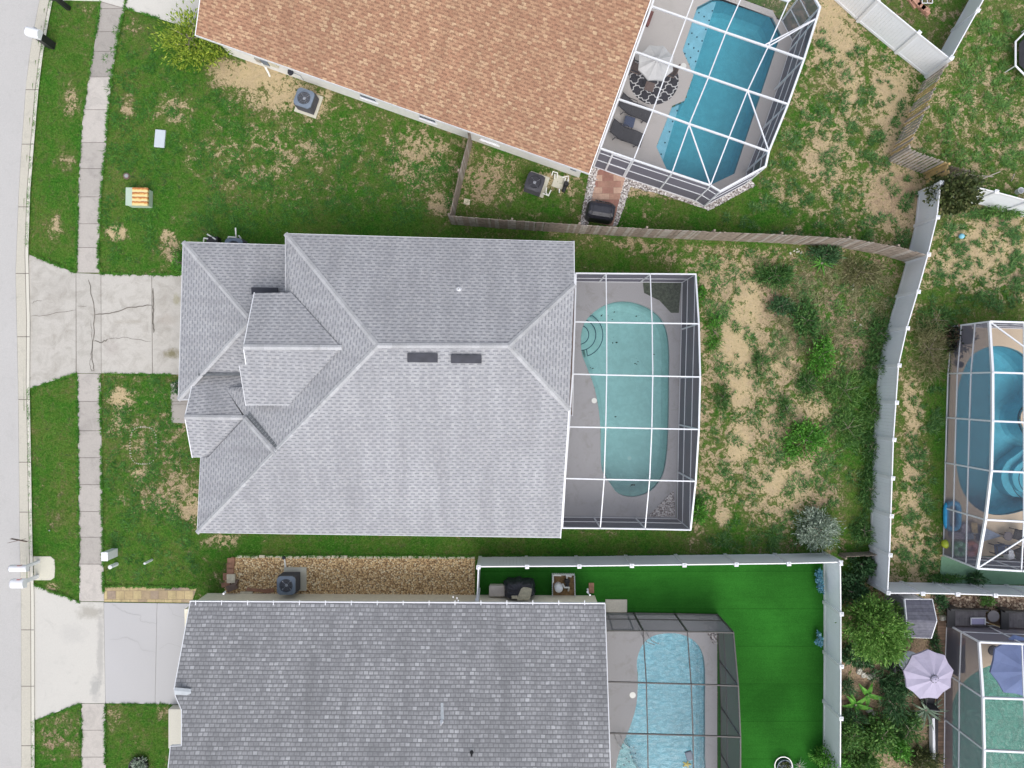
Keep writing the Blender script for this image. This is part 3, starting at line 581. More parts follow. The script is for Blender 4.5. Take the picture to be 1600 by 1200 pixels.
m = MB(); m.prism(GL([(1463, 968), (1486.5, 972), (1486.5, 1290), (1455, 1290), (1462, 1100)]), -.02, .10); m.prism(GL([(1463, 960), (1700, 960), (1700, 983.3), (1486.6, 983.3), (1486.6, 971), (1463, 967)]), -.02, .10); struct('boardwalk', m, M['board'])
m = MB(); m.prism(GL([(1470, 869), (1700, 869), (1700, 914), (1472, 912), (1468, 895)]), -.02, .055); struct('painted_path', m, M['green_slab'])
# ---------------------------------------------------------------- pools and decks
def offset_loop(pts, d):
    n = len(pts); out = []
    for i in range(n):
        a, b, c = Vector(pts[i - 1][:2]), Vector(pts[i][:2]), Vector(pts[(i + 1) % n][:2])
        e1 = (b - a).normalized(); e2 = (c - b).normalized(); nn = Vector((e1.y + e2.y, -e1.x - e2.x)); k = max(.5, nn.length / 2); nn.normalize(); out.append(b + nn * d / k)
    area = sum(pts[i][0] * pts[(i + 1) % n][1] - pts[(i + 1) % n][0] * pts[i][1] for i in range(n))
    return out if area > 0 else offset_loop(list(reversed(pts)), d)
def pool(label, out_px, deck_px, deck_mat, shell, wat, depth=1.4, zw=-.06, coping=True, shelves=(), steps=(), extra=None, deck_name='pool_deck', group='swimming pools', holes=(), step_mt=None, nosing=True):
    P = [(v.x, v.y) for v in (G(p[0], p[1], 0) for p in out_px)]
    area = sum(P[i][0] * P[(i + 1) % len(P)][1] - P[(i + 1) % len(P)][0] * P[i][1] for i in range(len(P)))
    if area < 0: P.reverse()
    Pc = offset_loop(P, .02)
    m = MB(); m.prism(GL(deck_px), .0, .07, holes=[[Vector((a, b, 0)) for a, b in [(q[0], q[1]) for q in Pc]]]); struct(deck_name, m, deck_mat)
    c = sum((Vector((a, b, 0)) for a, b in P), Vector()) / len(P)
    t = thing('swimming_pool', label, 'pool', (c.x, c.y, -.06), group=group)
    m = MB(); n = len(P); r = .35; prof = [(0, .068), (0, -depth + r), (r * .3, -depth + r * .3), (r, -depth)]
    loops = [[Vector((q[0], q[1], z)) for q in (offset_loop(P, -o) if o else P)] for o, z in prof]
    for A, B in zip(loops[:-1], loops[1:]):
        for i in range(n): m.face([A[i], B[i], B[(i + 1) % n], A[(i + 1) % n]])
    m.prism(loops[-1], 0, -depth, sides=False); bs = m.build('basin', shell, t)
    m = MB(); T0 = [Vector((q[0], q[1], -.01)) for q in offset_loop(P, -.012)]; T1 = [v - Vector((0, 0, .13)) for v in T0]
    for i in range(n): m.face([T0[i], T1[i], T1[(i + 1) % n], T0[(i + 1) % n]])
    m.build('waterline_tile', M['tile'], t)
    m = MB(); m.prism([Vector((q[0], q[1], 0)) for q in offset_loop(P, -.004)], 0, zw, sides=False); m.build('water', wat, t)
    if coping:
        O = offset_loop(P, .16); m = MB()
        for i in range(n):
            j = (i + 1) % n; m.face([(O[i][0], O[i][1], .074), (O[j][0], O[j][1], .074), (P[j][0], P[j][1], .074), (P[i][0], P[i][1], .074)]); m.face([(P[i][0], P[i][1], .074), (P[j][0], P[j][1], .074), (P[j][0], P[j][1], .02), (P[i][0], P[i][1], .02)])
        m.build('coping', deck_mat, t)
    for poly, z in shelves:
        m = MB(); m.prism(GL(poly), -depth + .01, z); m.build('shelf', M['poolshelf'], t)
    for i, (poly, z) in enumerate(steps):
        m = MB(); m.prism(GL(poly), -depth + .01, z); s = m.build('step', M['poolstep'] if step_mt is None else step_mt, t)
        if not nosing: continue
        m = MB(); Q = GL(poly, z + .004); 
        for a, b in zip(Q, Q[1:] + Q[:1]): m.beam(a, b, .045, .008)
        m.build('nosing', M['tile'] if not i else M['tile'], s)
    return t
def arc(cx, cy, r, a0, a1, n=14): return [(cx + r * math.cos(math.radians(a0 + (a1 - a0) * i / n)), cy + r * math.sin(math.radians(a0 + (a1 - a0) * i / n))) for i in range(n + 1)]
def clip_arc(cx, cy, r, x0): return [(max(x0, x), y) for x, y in arc(cx, cy, r, -88, 88)]
pl = pool('pale green kidney pool under the middle white cage, leaves on its floor', POOL_MAIN, cage_main_px, M['deck_g'], M['poolshell'], M['w_main'], 1.35, steps=[([(909.5, 490 + 5)] + arc(907, 523, 35, -58, 72) , -.75), ([(909, 500)] + arc(906, 523, 25, -75, 88), -.5), ([(908.5, 509)] + arc(905, 523, 15, -70, 85), -.28)])
m = MB()
for k in range(46):
    px, py, s = random.choice([(962, 528, 5), (966, 535, 3), (940, 493, 1.5), (997, 492, 3), (997, 565, 4), (1025, 520, 3), (1027, 555, 4), (993, 757, 4), (985, 758, 4), (967, 552, 4), (960, 487, 8), (960, 652, 2), (922, 575, 2)])
    p = G(px * 1.0 + random.gauss(0, s), py + random.gauss(0, s * .7), 0) * 1.0; p = Vector((p.x * 1.035, p.y * 1.035, -1.33)); a = random.uniform(0, 3); r = random.uniform(.02, .07)
    m.face([p + Vector((r * math.cos(a + q * 1.57) * (1 if q % 2 else .5), r * math.sin(a + q * 1.57) * (1 if q % 2 else .5), .003 * q)) for q in range(4)])
tag(m.build('fallen_leaves', M['leaf_dirt'], kind='stuff'), 'dark leaves lying on the floor of the pale green pool', 'leaves', kind='stuff')
def disc_part(name, px, py, r, z, h, mt, parent=None, n=20):
    m = MB(); m.cyl(G(px, py, z), r, r, h, n); return m.build(name, mt, parent)
disc_part('skimmer_lid', 928.5, 626, .13, .07, .012, M['pvc'], pl); disc_part('floor_drain', 983.5, 716, .10, -1.345, .01, M['pvc'], pl)
pb = pool('rippled pale blue kidney pool under the bronze cage at the bottom', POOL_BOT, DECK_BOT, M['deck_g'], simple('pale blue pool plaster', (.52, .72, .76), .8, .05, .8), M['w_rip'], 1.4, steps=[([(940, 1290), (952, 1205)] + [(961, 1180), (970, 1165), (985, 1172), (990, 1195), (1010, 1230), (1010, 1290)], -.3)], nosing=False)
disc_part('skimmer_lid', 988.5, 1086, .15, .07, .012, M['pvc'], pb)
def handrail(label, pts, parent=None):
    m = MB(); m.tube(pts, .022, 8); o = m.build('pool_handrail', M['metal']); o.location = (0, 0, 0); return tag(o, label, 'handrail', 'steel handrails at the bottom pool')
def rail_pts(a, b, h=.75): A, B = G(*a, .07), G(*b, -.2); return [A, A + Vector((0, 0, h * .8)), A.lerp(B, .15) + Vector((0, 0, h)), A.lerp(B, .5) + Vector((0, 0, h * .75)), A.lerp(B, .9) + Vector((0, 0, h * .35)), B]
handrail('curved steel handrail at the upper left curve of the blue pool', rail_pts((1003, 992), (1023, 1006))); handrail('second curved handrail beside it at the upper left curve of the blue pool', rail_pts((1011, 990), (1029, 1004)))
handrail('left steel handrail by the studded step of the blue pool', rail_pts((960, 1147), (972, 1168))); handrail('right steel handrail by the studded step of the blue pool', rail_pts((968, 1145), (984, 1166)))
def studs(parent, pts, z):
    for x, y in pts: disc_part('stud', x, y, .04, z, .012, M['tile'], parent, 10)
studs(pb, [(990, 1168), (985, 1176), (979, 1185), (975, 1195), (983, 1190), (988, 1184), (993, 1177)], -.29)
por = pool('turquoise angular pool with studded shelves under the top white cage', POOL_OR, DECK_OR, M['deck_l'], M['poolshell_b'], M['w_blue'], 1.6, shelves=[([(1089, 13), (1113, 0), (1121, -1), (1083, 117), (1067, 80)], -.22), ([(1050, 166.5), (1063, 161), (1037, 250), (1026, 230)], -.22)])
studs(por, [(1092, 20), (1113, 17), (1100, 26), (1108, 32), (1103, 46), (1081, 52), (1089, 58), (1097, 64), (1076, 69), (1084, 75), (1091, 80), (1070, 84), (1079, 90), (1087, 96), (1058, 173), (1051, 190), (1046, 206), (1039, 223), (1033, 241)], -.21)
disc_part('skimmer_lid', 1068, 103, .14, .07, .012, M['pvc'], por)
prr = pool('teal kidney pool with round steps under the right edge cage', POOL_R, DECK_R, M['deck_t'], M['poolshell_b'], M['w_teal'], 1.4, steps=[(arc(1616, 748, 36, 120, 245) + [(1620, 700), (1634, 745), (1618, 782)], -.7), (arc(1618, 748, 26, 125, 240) + [(1622, 708), (1632, 745), (1620, 776)], -.45)], step_mt=M['poolshell_b'])
pbr = pool('rippling green pool under the cage in the bottom right corner', POOL_BR, DECK_BR, M['deck_t'], M['poolshell'], M['w_green'], 1.4)
# planting corners on the main deck
m = MB(); m.prism(GL([(1004, 441), (1064, 441), (1060, 489), (1048, 489), (1030, 470), (1006, 458)]), .06, .085)
tag(m.build('mossy_bed', simple('dark moss', (.055, .07, .045), 1, .5, 9, bump=.6, bscale=20), kind='stuff'), 'dark mossy bed in the upper right corner of the middle pool deck', 'moss', kind='stuff')
pebbles('white_stones', [(1011, 806), (1019, 800), (1052, 766), (1054, 806)], [(0, (.28, .26, .26)), (.4, (.5, .47, .46)), (1, (.72, .70, .70))], n=260, sz=.06, z=.09, label='white stones in the lower right corner of the middle pool deck', cat='stones')
pebbles('white_stones', [(1085, 962), (1119, 962), (1119, 1005), (1112, 1003), (1098, 975)], [(0, (.2, .19, .19)), (.4, (.42, .40, .40)), (1, (.7, .68, .68))], n=200, sz=.06, z=.09, label='white stones in the upper right corner of the bottom pool deck', cat='stones')
# ---------------------------------------------------------------- screened cages
def cage(label, rows, fm, top_scr, wall_scr, w=.09, walls=('n', 'e', 's'), rails=(.10, 1.15), cat='pool cage', z0=.07, extra_beams=(), raillev=None, thin=.05, cols_thin=True, brace=True, east=None):
    # rows: list of rows (west to east) of (px, py, z); adjacent rows joined by long beams
    R = [[G(*p) for p in r] for r in rows]; b = R[0][0]; t = thing('pool_cage', label, cat, (b.x, b.y, z0), group='screened pool cages'); nr = len(R)
    for i, r in enumerate(R):
        for a, c in zip(r[:-1], r[1:]):
            m = MB(); m.beam(a, c, w * .8, w * 1.3, ext=.01); m.build('roof_beam', fm, t)
    for k in range(len(R[0])):
        edge = k in (0, len(R[0]) - 1)
        if east and k == len(R[0]) - 1: break
        for i in range(nr - 1):
            m = MB(); m.beam(R[i][k] - Vector((0, 0, .015)), R[i + 1][k] - Vector((0, 0, .015)), w if edge else thin, w * 1.1 if edge else thin); m.build('eave_beam' if edge else 'purlin', fm, t)
    for i in range(nr - 1):
        for k in range(len(R[0]) - 1):
            m = MB(); z = Vector((0, 0, .012)); m.face([R[i][k] - z, R[i + 1][k] - z, R[i + 1][k + 1] - z, R[i][k + 1] - z]); m.build('roof_screen', top_scr, t)
    segs = []
    if 'n' in walls: segs += list(zip(R[0][:-1], R[0][1:]))
    if east:
        E = [G(*p) for p in east]; segs += list(zip(E[:-1], E[1:]))
        for a, c in zip(E[:-1], E[1:]): m = MB(); m.beam(a, c, w, w * 1.1, ext=.02); m.build('eave_beam', fm, t)
    elif 'e' in walls: segs += [(R[i][-1], R[i + 1][-1]) for i in range(nr - 1)]
    if 's' in walls: segs += list(zip(R[-1][:-1], R[-1][1:]))
    if 'w' in walls: segs += [(R[i][0], R[i + 1][0]) for i in range(nr - 1)]
    done = set()
    for a, c in segs:
        for p in (a, c):
            key = (round(p.x, 2), round(p.y, 2))
            if key in done: continue
            done.add(key); m = MB(); m.beam((p.x, p.y, z0), (p.x, p.y, p.z - .03), .07, .07); m.build('post', fm, t)
        for h in rails:
            m = MB(); m.beam((a.x, a.y, z0 + h if h > .2 else z0 + .03), (c.x, c.y, z0 + h if h > .2 else z0 + .03), .05, .05); m.build('rail', fm, t)
        m = MB(); m.face([(a.x, a.y, z0), (c.x, c.y, z0), (c.x, c.y, c.z), (a.x, a.y, a.z)]); m.build('wall_screen', wall_scr, t)
    for a, c in extra_beams:
        m = MB(); m.beam(G(*a), G(*c), thin * 1.1, thin * 1.1); m.build('brace', fm, t)
    return t
def rowz(ys, xs, zs): return [(x, y, z) for x, y, z in zip(xs, ys, zs)]
cage('white framed screen cage over the pale green pool in the middle', [
    [(900, 427, 2.6), (947, 427.5, 2.6), (1016, 428, 2.6), (1087, 428.5, 2.6)],
    [(898, 503, 3.2), (948, 504, 3.22), (1019, 505, 3.25), (1092, 506, 3.3)],
    [(895, 584.5, 3.6), (948, 586, 3.65), (1020, 587.5, 3.7), (1094, 589, 3.75)],
    [(889, 667, 3.6), (946.5, 668, 3.65), (1018.5, 669.5, 3.7), (1092, 671, 3.75)],
    [(883, 747.5, 3.3), (944, 749, 3.35), (1015, 750.3, 3.4), (1087, 752, 3.4)],
    [(878.5, 825, 2.65), (938, 825.5, 2.65), (1008, 826.5, 2.65), (1079, 828, 2.65)]], M['alu_w'], M['scr_l'] , M['scr_w'], rails=(.05, 1.1, 2.45), w=.07, thin=.045)
cage('bronze framed screen cage over the pale blue pool at the bottom', [
    [(938, 985.5, 2.6), (1005, 986, 2.6), (1074, 987, 2.6), (1146, 988.5, 2.6)],
    [(940, 1065, 2.9), (1010, 1067, 2.9), (1080, 1069, 2.9), (1153.5, 1071.5, 2.9)],
    [(942, 1145.5, 3.0), (1012, 1147, 3.0), (1083, 1149, 3.0), (1157, 1151.5, 3.0)],
    [(943, 1226, 3.0), (1013, 1228, 3.0), (1084, 1230, 3.0), (1157, 1232, 3.0)], [(943, 1310, 3.0), (1013, 1312, 3.0), (1084, 1314, 3.0), (1157, 1316, 3.0)]], M['bronze'], M['scr_m'], M['scr_d'], rails=(.05, .95), w=.06, walls=('n', 'e'), extra_beams=[((950, 960, .1), (957, 984, 2.3)), ((980, 960, .1), (990, 984, 2.3)), ((957, 984, 2.2), (990, 984, 2.2))])
cor = cage('white framed screen cage with diagonal braces over the turquoise pool', [
    [(1055, -98, 2.9), (1112, -75, 2.9), (1180, -50, 3.0), (1262, -22, 3.1)],
    [(1042, -63, 2.9), (1100, -44, 2.9), (1166, -20, 3.0), (1281, 12, 3.15)],
    [(1018, 9, 2.9), (1074, 28, 2.9), (1138, 50, 2.95), (1275, 28, 3.2)],
    [(992, 81, 2.9), (1048, 101, 2.9), (1110, 122, 2.95), (1256, 93, 3.2)]][:0] or [
    [(1042, -63, 2.9), (1099, -43, 2.9), (1166, -20, 3.0), (1232, 2, 3.1), (1262, -22, 3.1)],
    [(1018, 10, 2.9), (1072, 29, 2.9), (1134, 51, 2.95), (1200, 73.5, 3.0), (1256, 93, 3.2)],
    [(992, 81, 2.9), (1046, 100, 2.9), (1107, 121, 2.95), (1168, 142, 3.0), (1231, 163, 3.1)],
    [(966, 155, 2.8), (1020, 173, 2.85), (1077, 194, 2.9), (1139, 215, 2.95), (1201, 237, 3.0)],
    [(938, 232, 2.7), (990, 250, 2.7), (1050, 270, 2.7), (1110, 290, 2.7), (1125, 299, 2.7)]], M['alu_w'], M['scr_l'], M['scr_w'], rails=(.05, 1.1, 2.1), w=.085, walls=('e', 's'),
    east=[(1262, -22, 3.1), (1281, 12, 3.15), (1276, 29, 3.2), (1256, 93, 3.2), (1231, 163, 3.1), (1201, 237, 3.0), (1196, 260, 2.9), (1125, 299, 2.7)], extra_beams=[((1077, 196, 2.9), (1110, 290, 2.7)), ((1168, 142, 3.0), (1201, 236, 3.0)), ((1194, 71, 3.0), (1275, 29, 3.15)), ((1200, 73, 3.0), (1276, 29, 3.2)),
                 ((1256, 93, 3.2), (1210, 140, .1)), ((1231, 163, 3.1), (1192, 200, .1)), ((1201, 237, 3.0), (1167, 266, .1)), ((1276, 29, 3.2), (1236, 76, .1)), ((1196, 261, 2.9), (1172, 281, .07)), ((1281, 12, 3.15), (1236, 58, .07))])
def cage_door(par, a, b, zt, fm):     # a frame with a kick panel set in a cage wall
    A, B = G(*a, zt), G(*b, zt); A.z = B.z = .1; m = MB(); up = Vector((0, 0, zt - .25))
    for p, q in ((A, A + up), (B, B + up), (A, B), (A + up, B + up), (A + up * .45, B + up * .45)): m.beam(p, q, .09, .07)
    return m.build('door_frame', fm, par)
cage_door(cor, (958, 238.5), (988, 249), 2.7, M['alu_w'])
cage('white framed screen cage over the teal kidney pool at the right edge', [
    [(1546, 502.5, 2.8), (1600, 504, 2.8), (1670, 506, 2.8)],
    [(1551, 582, 3.3), (1600, 583.5, 3.3), (1675, 586, 3.3)],
    [(1551, 658, 3.4), (1600, 660, 3.4), (1680, 663, 3.4)],
    [(1549, 736, 3.4), (1600, 738, 3.4), (1680, 741, 3.4)],
    [(1540, 812, 3.1), (1600, 815, 3.1), (1680, 818, 3.1)],
    [(1527, 888, 2.6), (1596, 892, 2.6), (1680, 896, 2.6)]], M['alu_w'], M['scr_l'], M['scr_w'], rails=(.05, .75, 1.75), walls=('n', 's', 'w'), w=.10,
    extra_beams=[((1547, 503, 2.8), (1625, 560, 3.2)), ((1527, 888, 2.6), (1605, 838, 3.0))])
cage('white framed screen cage over the rippling green pool in the bottom corner', [
    [(1530, 1003, 2.5), (1597, 1006, 2.5), (1670, 1009, 2.5)],
    [(1536, 1090, 2.9), (1600, 1092, 2.9), (1680, 1095, 2.9)],
    [(1538, 1172, 3.0), (1603, 1175, 3.0), (1680, 1178, 3.0)],
    [(1537, 1255, 3.0), (1603, 1258, 3.0), (1680, 1260, 3.0)]], M['alu_w'], M['scr_l'], M['scr_w'], rails=(.05, 1.15), walls=('n', 'w'), w=.10)
# ---------------------------------------------------------------- houses
def caps(name, parent, a, b, mt, w=.22, lift=.03, step=.28, drop=.05):
    a, b = Vector(a), Vector(b); L = (b - a).length; n = max(1, int(L / step)); d = (b - a) / n; s = d.cross(Vector((0, 0, 1))).normalized() * w / 2; m = MB()
    for i in range(n):
        p, q = a + d * i, a + d * (i + 1.12); l0 = Vector((0, 0, lift + .018)); l1 = Vector((0, 0, lift)); dr = Vector((0, 0, drop)); tn = random.uniform(-.1, .1)
        m.face([p + l0 - s - dr, p + l0, q + l1, q + l1 - s - dr], 0, tn); m.face([p + l0, p + l0 + s - dr, q + l1 + s - dr, q + l1], 0, tn)
        m.face([p + l0 - s - dr, p + l0 + s - dr, p + s - dr, p - s - dr], 0, tn)
    return m.build(name, mt, parent)
def fascia(parent, pts, mt, h=.17, name='fascia', closed=False):
    m = MB(); q = [Vector(p) - Vector((0, 0, h / 2 + .005)) for p in pts]
    for a, b in zip(q[:-1], q[1:]): m.beam(a, b, .035, h, ext=.012)
    return m.build(name, mt, parent)
def roof_edges(m, pts, t=.16, mi=0):      # thickness below an open edge
    for a, b in zip(pts[:-1], pts[1:]): a, b = Vector(a), Vector(b); m.face([a, b, b - Vector((0, 0, t)), a - Vector((0, 0, t))], mi)
M['capm'] = concrete('ridge cap shingles', (.42, .425, .44), amt=.3, fine=.2)
hc = G(600, 600); hm = thing('house', 'grey shingled house with dormer gables in the middle of the picture', 'house', (hc.x, hc.y, 0))
S_ = .42
pS = PL((308, 832), (876, 840), S_, 2.5, (590, 540)); R1, R2 = ON(pS, 590, 540), ON(pS, 795, 540); RZ = (R1.z + R2.z) / 2; R1.z = R2.z = RZ
R1, R2 = G(590, 540, RZ), G(795, 540, RZ)
nN = (G(446, 365, 3.9), G(897, 378, 3.9))
SW, SE = G(308, 832, 2.5), G(876, 840, 2.5); NW, NE = G(446, 365, 3.95), G(897, 378, 3.95)
E1 = G(897.5, 445, 4.85); E2 = G(889, 640, 4.85); HP = G(430, 708, 4.15)
wl = MB(); 
wl.prism(GL(HS_MAIN), 0, 2.4); wl.prism([G(500, 408), G(872, 414), G(868, 560), G(500, 560)], 2.4, 3.75); wl.prism([G(830, 414), G(872, 414), G(866, 640), G(830, 640)], 2.0, 3.9)
wl.build('wall', M['greywall'], hm)
r = MB(); top = Vector((0, 0, 0))
r.face([SW, SE, E2, R2, R1, HP]); r.face([R1, R2, E1, NE, NW][::1]); r.face([R2, E2, E1])
dz = Vector((0, 0, .14)); K = G(382, 653, 3.50)
A0 = G(313.5, 715, 2.5)
r.face([R1, HP, K - dz, G(352, 606, 2.84), G(384, 604, 3.2), G(452, 632, 4.35), G(532, 542, 5.35), G(455, 457, 4.35), G(446, 457, 4.05), NW][::-1])
r.face([HP, SW, A0, G(326, 714, 2.62), K][::-1])
r.face([HP, K, K - dz, HP - Vector((0, 0, .05))])
roof_edges(r, [E2, SE, SW, A0]); roof_edges(r, [NW, NE, E1, E2]); roof_edges(r, [G(446, 457, 4.05), NW], .35)
# garage wing (hipped)
gNW = G(286, 378, 2.5); gSW = G(278.5, 625, 2.5); gA = G(386, 495, 3.75); gB = G(386, 506, 3.75)
gNE = G(446, 383, 2.5); 
r.face([gNW, gA, G(450, 497, 3.78), gNE][::1]); r.face([gNW, gSW, gB, gA]); r.face([gB, gSW, G(297, 624.5, 2.5), G(306, 585.5, 2.78)]); r.face([gB, G(306, 585.5, 2.78), G(378, 585.5, 2.86), G(450, 560, 3.2), G(450, 506, 3.78)]); r.face([gA, gB, G(450, 506, 3.78), G(450, 497, 3.78)])
roof_edges(r, [gNE, gNW, gSW, G(297, 624.5, 2.52)])
# front gable (porch)
f0 = G(288.5, 651.5, 3.3); f1 = G(381.5, 652.8, 3.37); f2 = G(303.5, 586.5, 2.55); f3 = G(300, 714, 2.5)
r.face([f0, f1, G(352, 606, 2.85), G(357, 587, 2.62), f2]); r.face([G(352, 606, 2.86), G(379.5, 605, 2.90), G(377, 587, 2.70), G(357, 587, 2.63)]); r.face([f0, f3, G(326, 714, 2.5), f1]); roof_edges(r, [f2, f0, f3, G(326, 714, 2.5)])
# big dormer gable
d0 = G(380, 542, 5.42); d1 = G(533, 543, 5.42); d2 = G(397, 458, 4.42); d3 = G(384, 632.5, 4.38)
r.face([d0, d1, G(455, 457, 4.42), d2]); r.face([d0, G(384, 568, 5.1), G(374, 571, 5.02), d3, G(452, 632.5, 4.38), d1]); roof_edges(r, [G(455, 457, 4.42), d2, d0, G(384, 568, 5.1), G(374, 571, 5.02), d3, G(452, 632.5, 4.38)], .2)
r.face([d2 - Vector((-.1, 0, .2)), d0 - Vector((-.1, 0, .2)), d0 - Vector((-.1, 0, 2.0)), d2 - Vector((-.1, 0, 1.2))], 1); r.face([d0 - Vector((-.1, 0, .2)), d3 - Vector((-.1, 0, .2)), d3 - Vector((-.1, 0, 1.0)), d0 - Vector((-.1, 0, 2.0))], 1)
r.face([d2 - Vector((0, .2, .2)), d2 - Vector((0, .2, 1.2)), G(455, 463, 3.2), G(455, 463, 4.3)], 1)
ro = r.build('roof', [M['shg'], M['greywall']], hm)
for a, b in ((R1, R2), (NW, R1), (R1, SW), (R2, E1), (R2, E2), (gNW, gA), (gSW, gB), (f0, f1), (d0, d1)): caps('ridge_cap', ro, a, b, M['capm'])
caps('ridge_cap', ro, K, HP, M['capm'], lift=.05)
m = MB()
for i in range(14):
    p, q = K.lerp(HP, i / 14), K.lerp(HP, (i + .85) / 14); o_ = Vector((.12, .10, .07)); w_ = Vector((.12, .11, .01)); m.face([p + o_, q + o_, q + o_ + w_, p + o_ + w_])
m.build('dark_strip', M['capd'], ro)  # row of dark dashes laid beside the hip cap
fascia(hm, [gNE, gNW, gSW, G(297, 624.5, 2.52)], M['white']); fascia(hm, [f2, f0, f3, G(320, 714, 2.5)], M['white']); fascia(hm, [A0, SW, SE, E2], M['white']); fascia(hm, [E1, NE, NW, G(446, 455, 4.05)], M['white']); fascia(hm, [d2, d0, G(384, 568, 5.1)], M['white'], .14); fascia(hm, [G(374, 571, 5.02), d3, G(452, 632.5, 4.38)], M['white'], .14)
m = MB(); m.beam(G(310, 585.2, 2.93), G(377, 585.2, 2.98), .10, .03); m.build('dark_strip', M['capd'], ro)  # shade below the garage eave, painted as a dark strip
def ridge_vent(px0, px1, py0, py1, pl_, parent):
    a, b, c, d = (ON(pl_, *q) + Vector((0, 0, .02)) for q in ((px0, py0), (px1, py0 + .5), (px1, py1 + .5), (px0, py1))); u = Vector((0, 0, .10)); m = MB()
    m.mesh([a, b, c, d, a + u, b + u, c + u * .6, d + u * .6], [(4, 7, 6, 5), (0, 1, 5, 4), (1, 2, 6, 5), (2, 3, 7, 6), (3, 0, 4, 7)]); o = m.build('roof_vent', M['vent'], parent)
    m = MB(); 
    for k in range(3): f = .25 + k * .25; m.beam(a.lerp(d, f) + u * .98, b.lerp(c, f) + u * .98, .02, .012)
    return o
ridge_vent(637, 684, 552.5, 566, pS, ro); ridge_vent(705, 752.5, 554.5, 567.5, pS, ro)
pG = PL((286, 378), (443, 383), .38, 2.5, (385, 495)); ridge_vent(394, 435, 449.5, 460, pG, ro)
def vent_pipe(parent, p, mt=None, h=.35):
    m = MB(); p = Vector(p); m.lathe(p, [(.16, -.05), (.13, .05), (.06, .10), (.05, h), (.033, h), (.033, h - .1)], 14); o = m.build('vent_pipe', mt or M['white'], parent, smooth=True)
    m = MB(); m.cyl(p + Vector((0, 0, h - .1)), .033, .033, .02, 10); m.build('opening', M['black'], o) if o.parent.parent is None else None
    return o
vp = ON(PL((446, 365), (897, 378), .42, 3.95, (600, 540)), 717, 453); vent_pipe(ro, vp)
m = MB(); m.cyl(vp + Vector((0, 0, .25)), .034, .034, .02, 10); m.build('pipe_opening', M['black'], ro)
m = MB(); m.beam(G(896.5, 430, 2.75), G(892, 648, 2.75), .13, .10); m.build('gutter', M['brown'], hm); m = MB(); m.beam(G(898.8, 428, 2.75), G(894.5, 650, 2.75), .035, .12); m.build('gutter_lip', M['white'], hm)
m = MB(); m.box(G(895, 382, 3.9), (.14, .34, .06)); m.box(G(894.6, 388, 3.9), (.10, .5, .05)); m.build('gutter_end', M['black'], hm)

# tan roofed house, turned 19 degrees
eA, eB = G(305, 54, 2.6), G(921, 271, 2.6); ed = (eB - eA).normalized(); en = Vector((-ed.y, ed.x, 0)); ct = (eA + eB) / 2 + en * 6
ht = thing('house', 'house with a tan shingled roof and white walls at the top', 'house', (ct.x, ct.y, 0))
RW = 10.0; up = en * RW + Vector((0, 0, RW * .4)); r = MB(); rA, rB = eA + up, eB + up; bA, bB = eA + en * 2 * RW, eB + en * 2 * RW
r.face([eA, eB, rB, rA]); r.face([rA, rB, bB, bA]); roof_edges(r, [rA, eA, eB, rB, bB]); ro = r.build('roof', M['sho'], ht); caps('ridge_cap', ro, rA, rB, simple('tan ridge shingles', (.5, .3, .19), .95, .2))
wa, wb = eA + en * .45 + ed * .4, eB + en * .45 - ed * .4; m = MB(); Z = Vector((0, 0, 1))
q = [wa, wb, wb + en * (2 * RW - .9), wa + en * (2 * RW - .9)]; m.prism([Vector((p.x, p.y, 0)) for p in q], 0, 2.55); wlt = m.build('wall', M['stucco'], ht)
for (p, s) in ((wa, 1), (wb, -1)): m = MB(); mid = p + en * (RW - .45); m.face([Vector((p.x, p.y, 2.55)), Vector((p.x, p.y, 2.55)) + en * (2 * RW - .9), Vector((mid.x, mid.y, 6.4))]); m.build('gable_wall', M['stucco'], ht)
fascia(ht, [rA, eA, eB, rB], M['white'], .18)
def wall_pt(px, py, z):                   # nearest point on the south wall line seen at a pixel, height z
    p = G(px, py, z); t = (p - wa).dot(ed); return Vector((wa.x, wa.y, 0)) + ed * t
for x0, x1, gl_ in ((553, 580, 1), (648, 675, 1), (746, 776, 0)):
    yy = 54 + (x0 - 305) * .3523; p0, p1 = wall_pt(x0, yy + 6, 1.7), wall_pt(x1, yy + 14, 1.7); m = MB(); out = -en * .03
    for a, b in ((p0 + Z * .68, p1 + Z * .68), (p0 + Z * 1.9, p1 + Z * 1.9), (p0 + Z * .68, p0 + Z * 1.9), (p1 + Z * .68, p1 + Z * 1.9)): m.beam(a + out, b + out, .035, .045, ext=.02)
    w_ = m.build('window', M['white'], ht); m = MB(); m.face([p0 + Z * .69 + out * .5, p1 + Z * .69 + out * .5, p1 + Z * 1.89 + out * .5, p0 + Z * 1.89 + out * .5]); m.build('pane', M['glass'] if gl_ else M['white'], w_)
    m = MB(); m.beam(p0 + Z * .63 + out * 1.5, p1 + Z * .63 + out * 1.5, .07, .05, ext=.05); m.build('sill', M['white'], w_)
